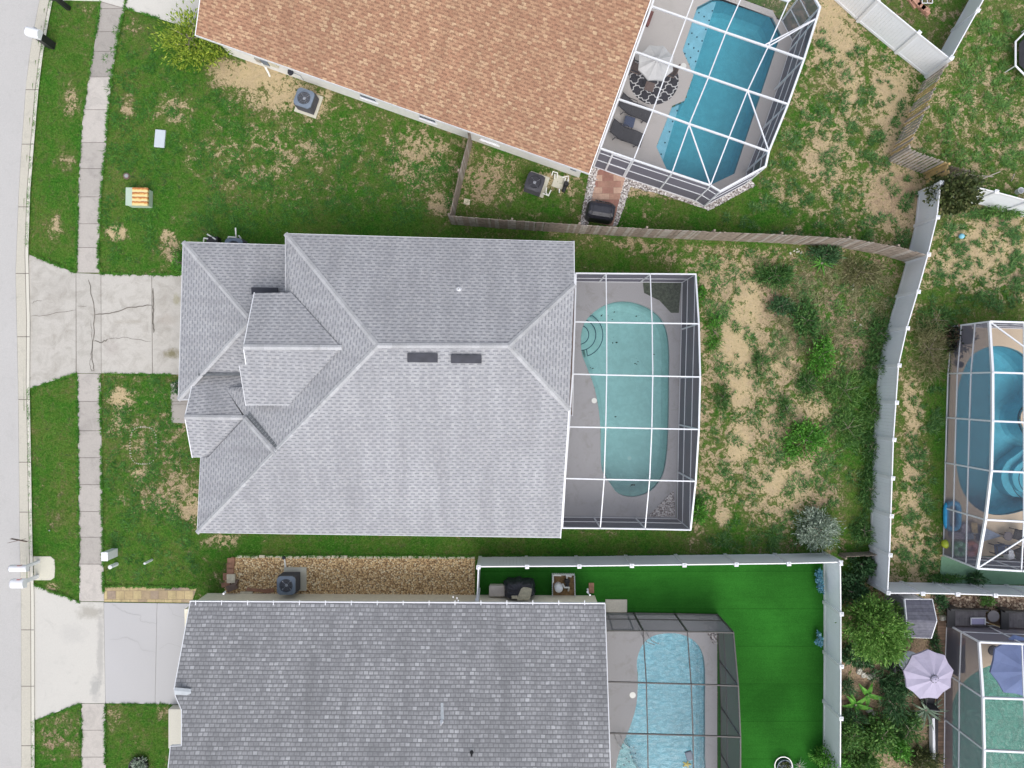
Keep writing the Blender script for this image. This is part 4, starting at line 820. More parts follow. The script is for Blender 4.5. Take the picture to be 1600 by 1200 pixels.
# meters and pipes on its wall
rz_t = math.atan2(ed.y, ed.x)
for px, py, z, w_, h_, mt, nm in ((403, 96, .95, .28, .35, 'metal', 'electric_meter'), (413, 101, 1.0, .35, .5, 'acgrey', 'meter_box'), (425, 105, 1.1, .42, .45, 'paver_t', 'meter_box')):
    p = wall_pt(px, py, z); p.z = z; m = MB(); m.box(p - en * .06, (w_, .12, h_), rz_t); m.build(nm, M[mt], ht)
p = wall_pt(447, 110, 1.4); m = MB(); m.cyl(p - en * .12 + Z * .85, .12, .12, .1, 12); m.box(p - en * .05 + Z * .9, (.2, .12, .25), rz_t); m.build('hose_bib', M['vent'], ht)
p = wall_pt(407, 96, 1.0) - en * .1; m = MB(); m.tube([p + Z * .8, p + Z * .4, p - en * .15 + Z * .2 + ed * .15, p - en * .25 + Z * .02 + ed * .2], .05, 8); m.build('downpipe', M['pvc'], ht)
p = wall_pt(468, 122, .8) - en * .06; m = MB(); m.tube([wall_pt(449, 112, 1.0) - en * .06 + Z * .9, p + Z * .8, p + Z * .3], .012, 6); m.build('cable', M['acgrey'], ht)
p = wall_pt(905, 280, .4) - en * .1; m = MB(); m.box(p + Z * 1.5 + ed * -.4, (.3, .14, .4), rz_t); m.build('timer_box', M['acgrey'], ht)
m = MB(); p = wall_pt(1012, 25, 2.0); 
# little rusty chimney-like strip under the roof edge
# neighbour at the bottom
pB = PL((297, 941), (945, 945), .4, 2.6, (600, 1200)); hb = thing('house', 'house with a weathered dark grey shingled roof and white gutter at the bottom', 'house', tuple(G(620, 1150)[:2]) + (0,))
b0, b1 = G(297, 941.5, 2.6), G(945.5, 945, 2.6); b2 = ON(pB, 954, 1205); b3 = ON(pB, 958, 1330); b4 = ON(pB, 255, 1330); b5 = ON(pB, 262, 1205); b6 = ON(pB, 266, 1167); b7 = ON(pB, 283.5, 1166); b8 = ON(pB, 283.5, 1110); b9 = ON(pB, 274, 1088); b10 = ON(pB, 272, 1076)
r = MB(); r.face([b0, b10, b9, b8, b7, b6, b5, b4, b3, b2, b1]); roof_edges(r, [b1, b0, b10, b9, b8, b7, b6, b5]); roof_edges(r, [b1, b2, b3])
bs = Vector((0, -9, -3.6)); r.face([b4, b4 + bs, b3 + bs, b3]); ro = r.build('roof', M['shn'], hb)
m = MB(); a = G(272, 1079, 4.2); b = ON(pB, 299, 1081) + Vector((0, 0, .03)); s = Vector((0, .12, -.04)); m.face([a + s, a, b, b + s]); m.face([a, a - s * Vector((1, 1, -1)) if 0 else a + Vector((0, -.2, -.05)), b + Vector((0, -.16, -.03)), b]); m.build('ridge_cap', simple('light flashing', (.42, .45, .48), .7, .15), ro)
m = MB(); m.prism([Vector((p.x, p.y, 0)) for p in (G(325, 926.5), G(929, 930), G(929, 1290), G(330, 1290), G(330, 1110))], 0, 2.5); m.build('wall', M['cream'], hb)
m = MB(); m.beam(b0 + Vector((0, .07, -.02)), b1 + Vector((0, .07, -.02)), .035, .13); m.beam(b0 + Vector((0, .0, -.07)), b1 + Vector((0, 0, -.07)), .14, .03); gt = m.build('gutter', M['white'], hb)
for x in np.arange(306, 945, 40.5):
    m = MB(); p = G(x, 940.8, 2.66); m.beam(p + Vector((0, .08, 0)), p + Vector((0, -.13, .03)), .035, .02); m.build('hanger', M['white'], gt)
fascia(hb, [b0, b10, b9, b8, b7, b6, b5], M['white'], .16); fascia(hb, [b1, b2, b3], M['white'], .16)
for px, py in ((690, 1128), (737, 1176)):
    p = ON(pB, px, py); m = MB(); m.lathe(p, [(.09, -.04), (.07, .04), (.04, .08), (.035, .26), (.025, .26)], 12); m.build('vent_pipe', M['white'] if px == 690 else M['black'], ro, smooth=True)
m = MB(); m.face([p_ + Vector((0, 0, .012)) for p_ in (ON(pB, 689, 1098), ON(pB, 692.5, 1098), ON(pB, 694, 1124), ON(pB, 688.5, 1124))]); m.build('flashing', bpy.data.materials['light flashing'], ro)
m = MB(); m.tube([G(922, 930, 2.5) , G(918, 925, 2.3), G(919, 926, .3), G(918, 920, .12)], .045, 8); m.build('downpipe', M['white'], hb)
m = MB(); m.tube([G(349, 928, 2.5), G(352, 925, 2.3), G(352, 925, .3)], .045, 8); m.build('downpipe', M['white'], hb)
for k, (x, y) in enumerate(((708, 934), (714, 936), (716, 940))):
    m = MB(); m.tube([G(x, y, 2.4), G(x, y - 2, 2.9)], .025, 8); m.build('conduit', M['white'], hb)
m = MB(); m.prism(GL([(271, 1101), (300, 1101), (300, 1161), (271, 1161)]), 0, .5); struct('entry_slab', m, M['kerb'])
# ---------------------------------------------------------------- fences
def vinyl_fence(label, tops, h=1.83, posts=True, group='white vinyl fences'):
    P = [G(x, y, h) for x, y in tops]; t = thing('vinyl_fence', label, 'fence', (P[0].x, P[0].y, 0), group=group)
    for a, b in zip(P[:-1], P[1:]):
        a0, b0 = Vector((a.x, a.y, 0)), Vector((b.x, b.y, 0)); L = (b0 - a0).length; n = max(2, int(L / .15)); d = (b0 - a0) / n; s = Vector((-d.y, d.x, 0)).normalized(); m = MB()
        for i in range(n):                # tongue and groove boards
            p, q = a0 + d * (i + .01), a0 + d * (i + .99); m.beam(p.lerp(q, .5) + Vector((0, 0, .08)), p.lerp(q, .5) + Vector((0, 0, h - .08)), (q - p).length, .022, up=s)
        m.beam(a0 + Vector((0, 0, .1)), b0 + Vector((0, 0, h - .1)) - Vector((0, 0, h - .2)), .012, .012); m.build('panel', M['vinyl'], t)
        for z in (h - .07, .12): m = MB(); m.beam(a0 + Vector((0, 0, z)), b0 + Vector((0, 0, z)), .05, .14); m.build('rail', M['white'], t)
    if posts:
        for p in P:
            m = MB(); m.box((p.x, p.y, (h + .06) / 2), (.15, .15, h + .06), math.atan2(P[1].y - P[0].y, P[1].x - P[0].x)); o = m.build('post', M['white'], t)
            m = MB(); rz = math.atan2(P[1].y - P[0].y, P[1].x - P[0].x); m.box((p.x, p.y, h + .07), (.185, .185, .03), rz); m.box((p.x, p.y, h + .11), (.15, .15, .05), rz, top=.15); m.build('post_cap', M['white'], o)
    return t
vinyl_fence('long white vinyl fence running down the right side of the weedy yard', [(1470, 286), (1464, 340), (1450, 398), (1434, 456), (1417, 513), (1404, 571), (1400, 629), (1396, 687), (1394, 747), (1392, 806), (1390, 867), (1387, 926)])
vinyl_fence('white vinyl fence above the brown river rocks at the right edge', [(1387.5, 927.5), (1441, 927), (1495.5, 928), (1554.5, 930), (1613, 932), (1672, 934)][1:], posts=True)
vinyl_fence('short white vinyl fence panel joining the right hand corner above the small shed', [(1388.5, 927), (1440, 927)], posts=False)
vinyl_fence('white vinyl fence along the upper side of the bright artificial turf', [(748, 885.5), (823.5, 885), (905, 884.5), (987, 883.5), (1069, 882.5), (1150, 881.5), (1232, 880.5), (1313, 878.5)])
vinyl_fence('white vinyl fence down the right side of the bright artificial turf', [(1313, 880), (1314, 959), (1314, 1041), (1313.5, 1122), (1313, 1203), (1313, 1284)])
vinyl_fence('short white vinyl fence between the pebbles and the tan storage bin', [(747.5, 886), (745.5, 938)])
vinyl_fence('wide white vinyl fence slanting down from the top edge to the wooden fence', [(1308, -58), (1372, 0), (1435, 52), (1485, 92)], h=1.95)
vinyl_fence('narrow white vinyl fence rising to the top edge beside the brick pile', [(1486, 91), (1527, 17), (1568, -57)], h=1.9)
vinyl_fence('white vinyl fence half hidden behind the dark olive tree at the right edge', [(1524, 292), (1556, 300), (1608, 314), (1662, 330)])
def wood_fence(label, pts, h=1.83, gap=.0, mats=('wood', 'wood2'), pw=.14, lean=0, bays=2.4, fresh=(), seed=1):
    rnd = random.Random(seed); P = [G(x, y, 0) for x, y in pts]; t = thing('wooden_fence', label, 'fence', tuple(P[0]), group='wooden picket fences')
    m0, m1 = M[mats[0]], M[mats[1]]
    for a, b in zip(P[:-1], P[1:]):
        L = (b - a).length; nb = max(1, round(L / bays))
        for k in range(nb):
            p, q = a.lerp(b, k / nb), a.lerp(b, (k + 1) / nb); d = (q - p); n = max(1, int(d.length / (pw + gap))); d = d / n; s = Vector((-d.y, d.x, 0)).normalized(); s = s if s.dot(p) < 0 else -s; m = MB()
            for i in range(n):
                c = p + d * (i + .5) + s * rnd.uniform(-.01, .012); hh = h + rnd.uniform(-.05, .04); w = min(pw, d.length * .97); l = d.normalized() * rnd.uniform(-.02, .02)
                m.beam(c, c + Vector((0, 0, hh)) + l, w, .02, up=s, mi=2 if (rnd.random() < (fresh[0] if fresh else 0)) else rnd.choice((0, 0, 1)))
            m.build('panel', [m0, m1, M['wood3']], t)
            for z in (.3, h - .3): m = MB(); m.beam(p - s * .04 + Vector((0, 0, z)), q - s * .04 + Vector((0, 0, z)), .04, .09); m.build('rail', m0, t)
            m = MB(); m.box((p.x - s.x * .08, p.y - s.y * .08, h / 2), (.09, .09, h), math.atan2(d.y, d.x)); m.build('post', m0, t)
    return t
wood_fence('long weathered picket fence behind the covered grill above the main yard', [(706, 351), (800, 358), (900, 364.5), (1000, 370.5), (1100, 375), (1200, 379), (1300, 385), (1372, 397), (1416, 410)], seed=3, pw=.10)
wood_fence('short weathered wooden gate fence running up to the white wall of the tan roofed house', [(738, 226), (723, 283), (708, 349)], h=1.75, seed=4)
wood_fence('sun bleached open picket fence slanting down from the white fence corner', [(1442, 127), (1388, 250)], gap=.07, mats=('wood2', 'wood2'), pw=.11, fresh=(.18,), seed=5)
wood_fence('short run of pale pickets turning right below the slanting picket fence', [(1388, 252), (1445, 273)], gap=.06, mats=('wood2', 'wood2'), pw=.11, fresh=(.15,), seed=6)
wood_fence('fresh yellow board panel closing the corner above the long white fence', [(1445, 274), (1447, 289)], mats=('wood3', 'wood3'), pw=.16, seed=7)
wood_fence('low broken picket remains beside the dark olive tree', [(1455, 270), (1500, 279)], h=1.2, gap=.06, mats=('wood', 'wood2'), pw=.10, seed=8)
wood_fence('dark leaning wooden boards between the silver shrub and the long white fence', [(1310, 864), (1368, 861)], h=.8, gap=.02, mats=('wood', 'wood'), pw=.2, seed=9)
def pole(label, a, b, mt='wood2', r=.03, name='wooden_pole', cat='pole', group='loose poles'):
    m = MB(); m.tube([G(*a), G(*b)], [r, r * .8], 7); return tag(m.build(name, M[mt]), label, cat, group)
pole('long grey pole propped beside the olive tree, pointing right', (1516, 287, .6), (1563, 268, .9)); pole('thinner grey pole beneath it beside the olive tree', (1510, 273, .7), (1552, 276, .6)); pole('short upright grey stake left of the white bucket by the right edge', (1580, 283, .05), (1585, 272, 1.0))
m = MB(); m.lathe(G(1589, 300, .05), [(.12, 0), (.15, .3), (.13, .3), (.11, .02)], 14); tag(m.build('bucket', M['white']), 'small white bucket by the white fence at the right edge', 'bucket')
# ---------------------------------------------------------------- condensers
def condenser(label, px, py, rz, s=.84, h=.85, cab='acgrey', side='acside', z0=.1):
    b = G(px, py, z0 + h); t = thing('air_conditioner', label, 'air conditioner', (b.x, b.y, z0), rz, 'air conditioner condensers')
    m = MB(); m.box((0, 0, h * .48), (s * .94, s * .94, h * .9)); 
    for k in range(9): m.box((0, 0, .08 + k * h * .095), (s * .965, s * .965, .02))
    m.build('cabinet', M[side], t, local=True, bevel=.03)
    m = MB(); n = 32; R = s * .36; z = h; sq = []
    for i in range(n):
        a = 2 * math.pi * i / n; c, sn = math.cos(a), math.sin(a); k = s / 2 / max(abs(c), abs(sn)); k = min(k, s * .62); sq.append((c * k, sn * k))
    for i in range(n):
        j = (i + 1) % n; a, c = 2 * math.pi * i / n, 2 * math.pi * j / n
        A, B = Vector((R * math.cos(a), R * math.sin(a), z + .03)), Vector((R * math.cos(c), R * math.sin(c), z + .03)); O1, O2 = Vector((*sq[i], z)), Vector((*sq[j], z))
        m.face([O1, O2, B, A]); m.face([A, B, B - Vector((0, 0, .2)), A - Vector((0, 0, .2))]); m.face([O2, O1, O1 - Vector((0, 0, .08)), O2 - Vector((0, 0, .08))])
    m.build('top_cover', M[cab], t, local=True)
    m = MB(); m.cyl((0, 0, h - .16), R * .98, R * .98, .01, 24); m.build('shaft', M['black'], t, local=True)
    m = MB(); m.cyl((0, 0, h - .12), .08, .07, .07, 14)
    for k in range(4):
        a = k * 1.5708 + .5; pts = []
        for (rr, da, zz) in ((.06, -.3, -.01), (R * .92, -.42, -.03), (R * .92, .38, .03), (.06, .3, .03)): pts.append((rr * math.cos(a + da), rr * math.sin(a + da), h - .08 + zz))
        m.face(pts)
    m.build('fan', M['blade'] if cab != 'acdark' else M['blade'], t, local=True)
    m = MB()
    for rr in (.35, .62, .88): m.tube([(R * rr * math.cos(q / 24 * 6.283), R * rr * math.sin(q / 24 * 6.283), h + .035) for q in range(24)], .004, 4, closed=True)
    for k in range(6): a = k * 1.047; m.tube([(0, 0, h + .05), (R * math.cos(a), R * math.sin(a), h + .03)], .004, 4)
    m.build('grille', M[cab], t, local=True); return t
def slab(label, px, py, sx, sy, rz=0, h=.1, mt='pad', name='concrete_pad', cat='concrete pad', group=None, z0=0):
    p = G(px, py, z0 + h); m = MB(); m.box((0, 0, h / 2), (sx, sy, h), 0); o = m.build(name, M[mt], bevel=.015); o.location = (p.x, p.y, z0); o.rotation_euler.z = rz; return tag(o, label, cat, group)
r19 = math.radians(-19.4)
slab('pale concrete pad under the blue grey condenser by the tan house', 482, 162, 1.12, 1.12, r19, .1); condenser('blue grey condenser by the left part of the tan house wall', 475, 153, r19, .86, .82)
slab('pale concrete pad under the charcoal condenser by the tan house', 839, 288, .98, 1.05, r19, .1); condenser('charcoal condenser beside the white pool pipes of the tan house', 835.5, 284.5, r19, .84, .8, 'acdark', 'acdark')
slab('pale concrete pad under the condenser in the tan pebbles', 461, 905, 1.1, 1.15, 0, .1); condenser('grey blue condenser standing in the tan pebbles', 447, 915, 0, .88, .92)
condenser('condenser half hidden under the left eave of the grey house', 365, 386, 0, .84, .75)
def pipes(label, paths, r=.03, z=.0, mt='pvc', name='pool_pipe', cat='pipes', group='pool plumbing', px=True):
    t = None; P0 = G(*paths[0][0]); t = thing('pool_plumbing', label, cat, (P0.x, P0.y, .04), group=group)
    for pth in paths:
        m = MB(); m.tube([G(*p) for p in pth], r, 8); m.build('pipe', M[mt], t)
    return t
pipes('white pipes and valves beside the hidden condenser on the north wall of the grey house', [[(354, 381, .1), (357, 370, .7), (370, 371, .7)], [(369, 384, .1), (369.5, 374, .6), (368.5, 366, .9), (368, 356, .9)], [(374, 383, .1), (376, 372, .5), (373, 368, .6)], [(318, 378, .1), (319, 372, .5), (325, 373, .5)], [(324, 366, .3), (337, 374, .5)]], .035)
slab('dark pump housing by the north wall of the grey house', 331, 376, .55, .4, 0, .45, 'black', 'pool_pump', 'pump'); 
slab('square concrete pad among the white pool pipes of the tan house', 873, 284, .55, .62, r19, .06)
pipes('white pool pipes between the charcoal condenser and the gravel', [[(862, 274, .3), (864, 268, .35), (871, 270, .35), (871, 278, .1)], [(867, 272, .3), (866, 279, .1)], [(879, 277, .35), (888, 275, .4), (888, 283, .4), (885, 287, .1)], [(884, 278, .3), (882, 284, .2)], [(854, 293, .3), (853, 301, .3), (857, 305, .3), (861, 297, .3)], [(848, 302, .25), (858, 306, .25)], [(874, 295, .3), (874, 301, .2)]], .032)
def pump(label, px, py, rz=0, body='black'):
    b = G(px, py, .15); t = thing('pool_pump', label, 'pump', (b.x, b.y, .05), rz, 'pool pumps'); m = MB(); m.tube([(-.28, 0, .15), (-.02, 0, .15)], .09, 12); m.build('motor', M[body], t, local=True)
    m = MB(); m.lathe((.12, 0, .02), [(.11, 0), (.13, .05), (.13, .25), (.10, .3), (.0, .3)], 16); m.build('strainer', M['black'], t, local=True); m = MB(); m.tube([(.12, 0, .2), (.35, 0, .2), (.35, 0, .02)], .03, 8); m.build('outlet', M['pvc'], t, local=True); return t
pump('black pool pump by the white pipes of the tan house', 883, 292, 1.2); 
# fenced pump corner on the turf
t = thing('equipment_fence', 'low white picket edging around the pool pump corner on the turf', 'edging fence', tuple(G(880, 913)), group=None)
for a, b in (((864, 896), (897, 896)), ((897, 896), (898, 931)), ((863, 896), (863, 931))):
    A, B = G(*a), G(*b); n = 12; m = MB()
    for i in range(n + 1): p = A.lerp(B, i / n); m.box((p.x, p.y, .17), (.06, .06, .34), .4, top=.4)
    m.beam(A + Vector((0, 0, .12)), B + Vector((0, 0, .12)), .03, .05); m.beam(A + Vector((0, 0, .24)), B + Vector((0, 0, .24)), .03, .05); m.build('picket_row', M['white'], t)
m = MB(); m.prism(GL([(864, 897), (897, 897), (897.5, 931), (863.5, 931)]), 0, .065); struct('equipment_bed', m, simple('brown bark', (.27, .17, .08), 1, .4, 8, bump=.5))
m = MB(); m.lathe(G(872, 915, .06), [(.19, 0), (.20, .1), (.20, .5), (.15, .62), (.05, .68), (.0, .68)], 18); tag(m.build('pool_filter', M['white']), 'white pool filter tank in the picket edged corner', 'filter tank')
pump('dark pool pump inside the white picket edging on the turf', 886, 911, 1.6); pipes('white elbow pipes inside the picket edging on the turf', [[(864, 910, .25), (864.5, 899, .3), (877, 899, .3)], [(879, 912, .3), (882, 918, .3), (889, 918, .3), (888, 923, .1)], [(884, 899, .2), (893, 901, .2)]], .045)
slab('stained grey concrete step at the corner of the bottom pool cage', 963, 947, 1.05, .62, 0, .12, 'gutter', 'concrete_step', 'step')
# storage bin, covered grills
t = thing('storage_bin', 'tan lidded storage bin beside the black covered grill', 'storage bin', tuple(G(776, 924)[:2]) + (.05,)); m = MB(); m.box(G(776, 921, .3) , (.66, .42, .5), top=1.06); m.build('bin', M['pad'], t, bevel=.03); m = MB(); p = G(776.5, 923.5, .6); m.box(p, (.76, .52, .07)); m.build('lid', simple('tan plastic', (.55, .50, .46), .6, .1), t, bevel=.03)
def lump(name, label, cat, px, py, sx, sy, h, mt, rz=0, seed=0, n=9, z0=.05, taper=.8, rough=.05, group=None):
    rnd = random.Random(seed); p = G(px, py, z0 + h * .7); m = MB(); k = 28; prof = [(1.0, 0), (1.02, .3), (.98, .62), (.9, .85), (taper, .95), (taper * .5, 1.0)]
    ring = []; base = [1 + rnd.uniform(-rough, rough) for _ in range(k)]
    for f, z in prof:
        row = []
        for i in range(k):
            a = 2 * math.pi * i / k; c, s = math.cos(a), math.sin(a); q = (abs(c) ** 4 + abs(s) ** 4) ** -.25; w = base[i] + rnd.uniform(-rough, rough) * .5
            row.append(Vector((c * q * sx / 2 * f * w, s * q * sy / 2 * f * w, z * h + (rnd.uniform(-.03, .03) if z > .5 else 0))))
        ring.append(row)
    vs = [v for r_ in ring for v in r_] + [Vector((0, 0, h * .99))]; fs = [(i * k + j, i * k + (j + 1) % k, (i + 1) * k + (j + 1) % k, (i + 1) * k + j) for i in range(len(prof) - 1) for j in range(k)]
    fs += [((len(prof) - 1) * k + j, (len(prof) - 1) * k + (j + 1) % k, len(prof) * k) for j in range(k)]; m.mesh(vs, fs)
    o = m.build(name, M[mt]); o.location = (p.x, p.y, z0); o.rotation_euler.z = rz
    return tag(o, label, cat, group)
lump('covered_grill', 'grill under a crumpled black cover beside the tan storage bin', 'grill', 812, 922, 1.45, .85, 1.05, 'cover', 0, 3, rough=.09)
m = MB(); 
pts = [(814, 920), (818, 917.5), (824, 918), (831, 920), (830, 928), (827, 938), (808, 938), (810, 930)]; m.prism([G(x, y, 1.16) for x, y in pts], 1.14, 1.18); m.box(G(804, 933, 1.12), (.28, .14, .08), .05); m.box(G(820, 933, 1.2), (.35, .2, .05))
tag(m.build('folded_mat', simple('beige mat', (.52, .48, .36), .9, .2, 9)), 'folded beige mat lying on the black grill cover', 'mat')
slab('brown splash block on the turf by the house corner', 924, 919, .26, .5, 0, .1, 'paver_r', 'splash_block', 'splash block')
t = thing('covered_grill', 'grill under a smooth black cover on the red block path', 'grill', tuple(G(936, 336)[:2]) + (.05,), math.radians(-9)); 
m = MB(); rr = [(-.66, .34), (-.5, .42), (.5, .42), (.66, .3), (.64, -.3), (.5, -.40), (-.5, -.40), (-.66, -.3)]
vs = [Vector((x * 1.02, y * 1.02, 0)) for x, y in rr] + [Vector((x, y, .8)) for x, y in rr] + [Vector((x * .92, y * .75, .98)) for x, y in rr] + [Vector((x * .8, y * .35, 1.05)) for x, y in rr]; n = 8
m.mesh(vs, [(i * n + j, i * n + (j + 1) % n, (i + 1) * n + (j + 1) % n, (i + 1) * n + j)[::-1] for i in range(3) for j in range(n)] + [tuple(range(3 * n + n - 1, 3 * n - 1, -1))]); m.build('cover', M['cover'], t, local=True)
m = MB(); m.box((-.42, 0, 1.0), (.02, .7, .1)); m.box((.45, 0, 1.0), (.02, .7, .1)); m.build('cover_seam', M['black'], t, local=True)
mm, tt, bb, L = nt('patterned mat'); v = noise(tt, 18, 2); rr_ = ramp(tt, [(.5, (.02, .02, .02)), (.58, (.16, .16, .16))]); L(v, rr_.inputs[0]); L(rr_.outputs[0], bb.inputs['Base Color']); M['mat'] = mm
slab('black patterned doormat at the end of the red block path', 941, 322, .78, .5, math.radians(-12), .02, 'mat', 'doormat', 'doormat', z0=.05)
slab('single square pink paver in the grass inside the wooden gate', 729.5, 315, .3, .28, math.radians(-10), .05, simple('pink paver', (.5, .34, .27), .9, .15) and 'paver_t', 'paver', 'paver')
# ---------------------------------------------------------------- street side
def mailbox(label, px, py, rz, body, postm, L_=.55, w=.26, h=.28, zb=1.0, thick=.14):
    b = G(px, py, 0); t = thing('mailbox', label, 'mailbox', (b.x, b.y, .03), rz, 'mailboxes by the kerb')
    m = MB(); m.box((0, 0, zb / 2), (thick, thick, zb)); m.build('post', M[postm], t, local=True, bevel=.01); m = MB(); m.box((-.05, 0, zb + .02), (L_ * .9, w * .9, .04)); m.box((-.1, 0, zb - .15), (.06, .06, .3)); m.build('shelf', M[postm], t, local=True)
    m = MB(); vs = []; n = 9; pr = [(-w / 2, 0), (-w / 2, h * .55)] + [(-w / 2 * math.cos(q / n * math.pi), h * .55 + h * .45 * math.sin(q / n * math.pi)) for q in range(1, n)] + [(w / 2, h * .55), (w / 2, 0)]
    k = len(pr)
    for x in (-L_ * .6, L_ * .4): vs += [Vector((x, y, zb + .04 + z)) for y, z in pr]
    m.mesh(vs, [(j, (j + 1) % k, k + (j + 1) % k, k + j) for j in range(k)] + [tuple(range(k - 1, -1, -1)), tuple(range(k, 2 * k))]); m.build('box', M[body], t, local=True)
    m = MB(); m.mesh([v + Vector((-.02, 0, 0)) for v in vs[:k]] , [tuple(range(k - 1, -1, -1))]); d = m.build('door', M[body], t, local=True); m = MB(); m.box((-L_ * .6 - .04, 0, zb + .24), (.03, .05, .04)); m.build('handle', M['black'], d, local=True)
    m = MB(); m.box((.05, w / 2 + .015, zb + .22), (.03, .015, .18)); m.box((.0, w / 2 + .015, zb + .30), (.12, .015, .06)); m.build('flag', simple('red flag', (.4, .05, .04), .5, .05) if postm != 'black' else M['acgrey'], t, local=True); return t
mailbox('white mailbox on a thick black post by the kerb near the top', 82, 72, math.radians(-14), 'white', 'black', .62, .42, .34, 1.05, .34)
mailbox('black mailbox just touching the top edge of the picture', 108, 14, math.radians(-10), 'black', 'black', .55, .3, .3, .9, .2)
mailbox('upper white mailbox of the pair on the beige pad', 62, 877, math.radians(0), 'white', 'white', .80, .30, .26, 1.15, .13)
mailbox('lower white mailbox of the pair by the white driveway', 60, 900, math.radians(0), 'white', 'white', .60, .42, .32, 1.1, .16)
m = MB(); m.prism(GL([(53, 869), (80, 869), (86, 874), (87, 888), (86, 902), (80, 906), (55, 906)]), -.02, .065); struct('mailbox_pad', m, M['pad'])
b = G(77, 829); t = thing('street_sign', 'slim post with crossed brown sign blades leaning over the kerb', 'street sign', tuple(b)); m = MB(); m.tube([b, G(77, 829, 2.25)], .028, 8); m.build('post', M['metal'], t)
for a, z in ((.12, 2.28), (-.28, 2.12)):
    c = G(77, 829, 0); m = MB(); m.box((c.x, c.y, z), (.76, .015, .16), a + .1); m.build('blade', M['brown'], t)
def cabinet(name, label, cat, px, py, sx, sy, h, mt, rz=0, lid=None, group=None, z0=.03, front=None):
    p = G(px, py, z0 + h); t = thing(name, label, cat, (p.x, p.y, z0), rz, group); m = MB(); m.box((0, 0, h / 2), (sx, sy, h)); m.build('body', M[mt] if isinstance(mt, str) else mt, t, local=True, bevel=.02)
    m = MB(); m.box((0, 0, h + .02), (sx * 1.06, sy * 1.06, .05)); m.build('lid', M[lid or (mt if isinstance(mt, str) else 'white')], t, local=True, bevel=.015); return t
# rusty transformer
rust, tt, bb, L = nt('rust over yellow green paint'); tc = node(tt, 'ShaderNodeTexCoord'); sp = node(tt, 'ShaderNodeSeparateXYZ'); L(tc.outputs['Object'], sp.inputs[0])
st = math_(tt, 'FRACT', math_(tt, 'MULTIPLY', sp.outputs[1], 4.6)); nz = noise(tt, 7, 4); rr_ = ramp(tt, [(.22, (.66, .60, .34)), (.46, (.74, .58, .24)), (.60, (.55, .24, .06)), (.72, (.32, .09, .03)), (.86, (.72, .50, .2))]); L(math_(tt, 'ADD', math_(tt, 'MULTIPLY', st, .55), math_(tt, 'MULTIPLY', nz, .5)), rr_.inputs[0]); L(rr_.outputs[0], bb.inputs['Base Color']); bb.inputs['Roughness'].default_value = .7
M['rust'] = rust; M['tgreen'] = simple('faded green paint', (.42, .52, .42), .6, .06)
b = G(215, 308, .5); t = thing('transformer_box', 'green utility transformer with a rusty yellow lid on the front lawn', 'transformer', (b.x, b.y, .03), math.radians(-1)); 
m = MB(); m.box((0, 0, .27), (1.0, .82, .54)); m.build('body', M['tgreen'], t, local=True, bevel=.02); m = MB(); m.box((-.36, 0, .56), (.32, .86, .05)); m.build('top', M['tgreen'], t, local=True, bevel=.01)
m = MB(); m.mesh([(-.2, -.43, .595), (.53, -.43, .58), (.53, .43, .58), (-.2, .43, .595), (-.2, -.43, .54), (.53, -.43, .45), (.53, .43, .45), (-.2, .43, .54)], [(0, 1, 2, 3), (0, 4, 5, 1), (1, 5, 6, 2), (2, 6, 7, 3)]); m.build('door', M['rust'], t, local=True)
b = G(249.5, 216.3, .12); m = MB(); m.box((0, 0, .05), (.50, .86, .1)); o = m.build('utility_box', simple('pale blue grey plastic', (.50, .56, .60), .6, .04), bevel=.02); o.location = (b.x, b.y, .03); o.rotation_euler.z = math.radians(-5); tag(o, 'pale blue grey utility box lid set in the front lawn', 'utility box')
t = thing('valve_cover', 'small round grey valve cover in the lawn above the rusty transformer', 'valve cover', tuple(G(198, 275))); m = MB(); m.cyl(G(198, 275, .03), .17, .15, .05, 18); m.build('ring', M['brown'], t); m = MB(); m.cyl(G(198, 275, .06), .10, .09, .05, 16); m.build('cap', M['metal'], t)
t = cabinet('utility_pedestal', 'white box pedestal standing at the sidewalk edge near the mailboxes', 'utility pedestal', 164, 869.5, .30, .40, .85, 'white', 0)
for px, py, h, lab, r in ((183, 881, .62, 'thicker white cylinder bollard by the white box pedestal', .09), (238, 874.5, .72, 'thin white cylinder bollard alone in the lawn left of the pebbles', .055)):
    b = G(px, py); t = thing('bollard', lab, 'bollard', tuple(b), 0, 'white utility posts'); m = MB(); m.cyl(b, r, r, h, 16); m.build('tube', M['vinyl'], t); m = MB(); m.lathe(b + Vector((0, 0, h)), [(r * 1.1, -.04), (r * 1.1, 0), (r * .6, .04), (0, .05)], 16); m.build('cap', M['white'], t)
t = thing('stone_ring', 'oval ring of small pale stones in the front lawn', 'stone edging', tuple(G(224, 697)))
for i in range(46):
    a = i / 46 * 2 * math.pi; 
    if .2 < a < .75 and random.random() < .6: continue
    q = (abs(math.cos(a)) ** 3 + abs(math.sin(a)) ** 3) ** (-1 / 3); p = G(224.5 + 21 * math.cos(a) * q * .98, 696 + 29.5 * math.sin(a) * q * .98, 0); m = MB(); m.box((p.x, p.y, .035), (random.uniform(.03, .11), random.uniform(.03, .055), .06), a + random.uniform(-.4, .4), top=.7); m.build('stone', M['gutter'], t)
t = thing('stone_border', 'row of pale edging stones along the upper side of the pebbles', 'stone edging', tuple(G(370, 868)))
x = 370.5
while x < 738:
    w = random.uniform(8, 15); yy = 869.3 + (x - 370) * .004; p = G(x + w / 2, yy + random.uniform(-.5, .5)); m = MB(); m.box((p.x, p.y, .04), (w * H / F * .9, random.uniform(.09, .14), .10), random.uniform(-.04, .04), top=.93); m.build('stone', M['paver_t'], t); x += w + .8
t = thing('block_border', 'brown blocks stacked at the left end of the pebbles', 'block edging', tuple(G(358, 890)))
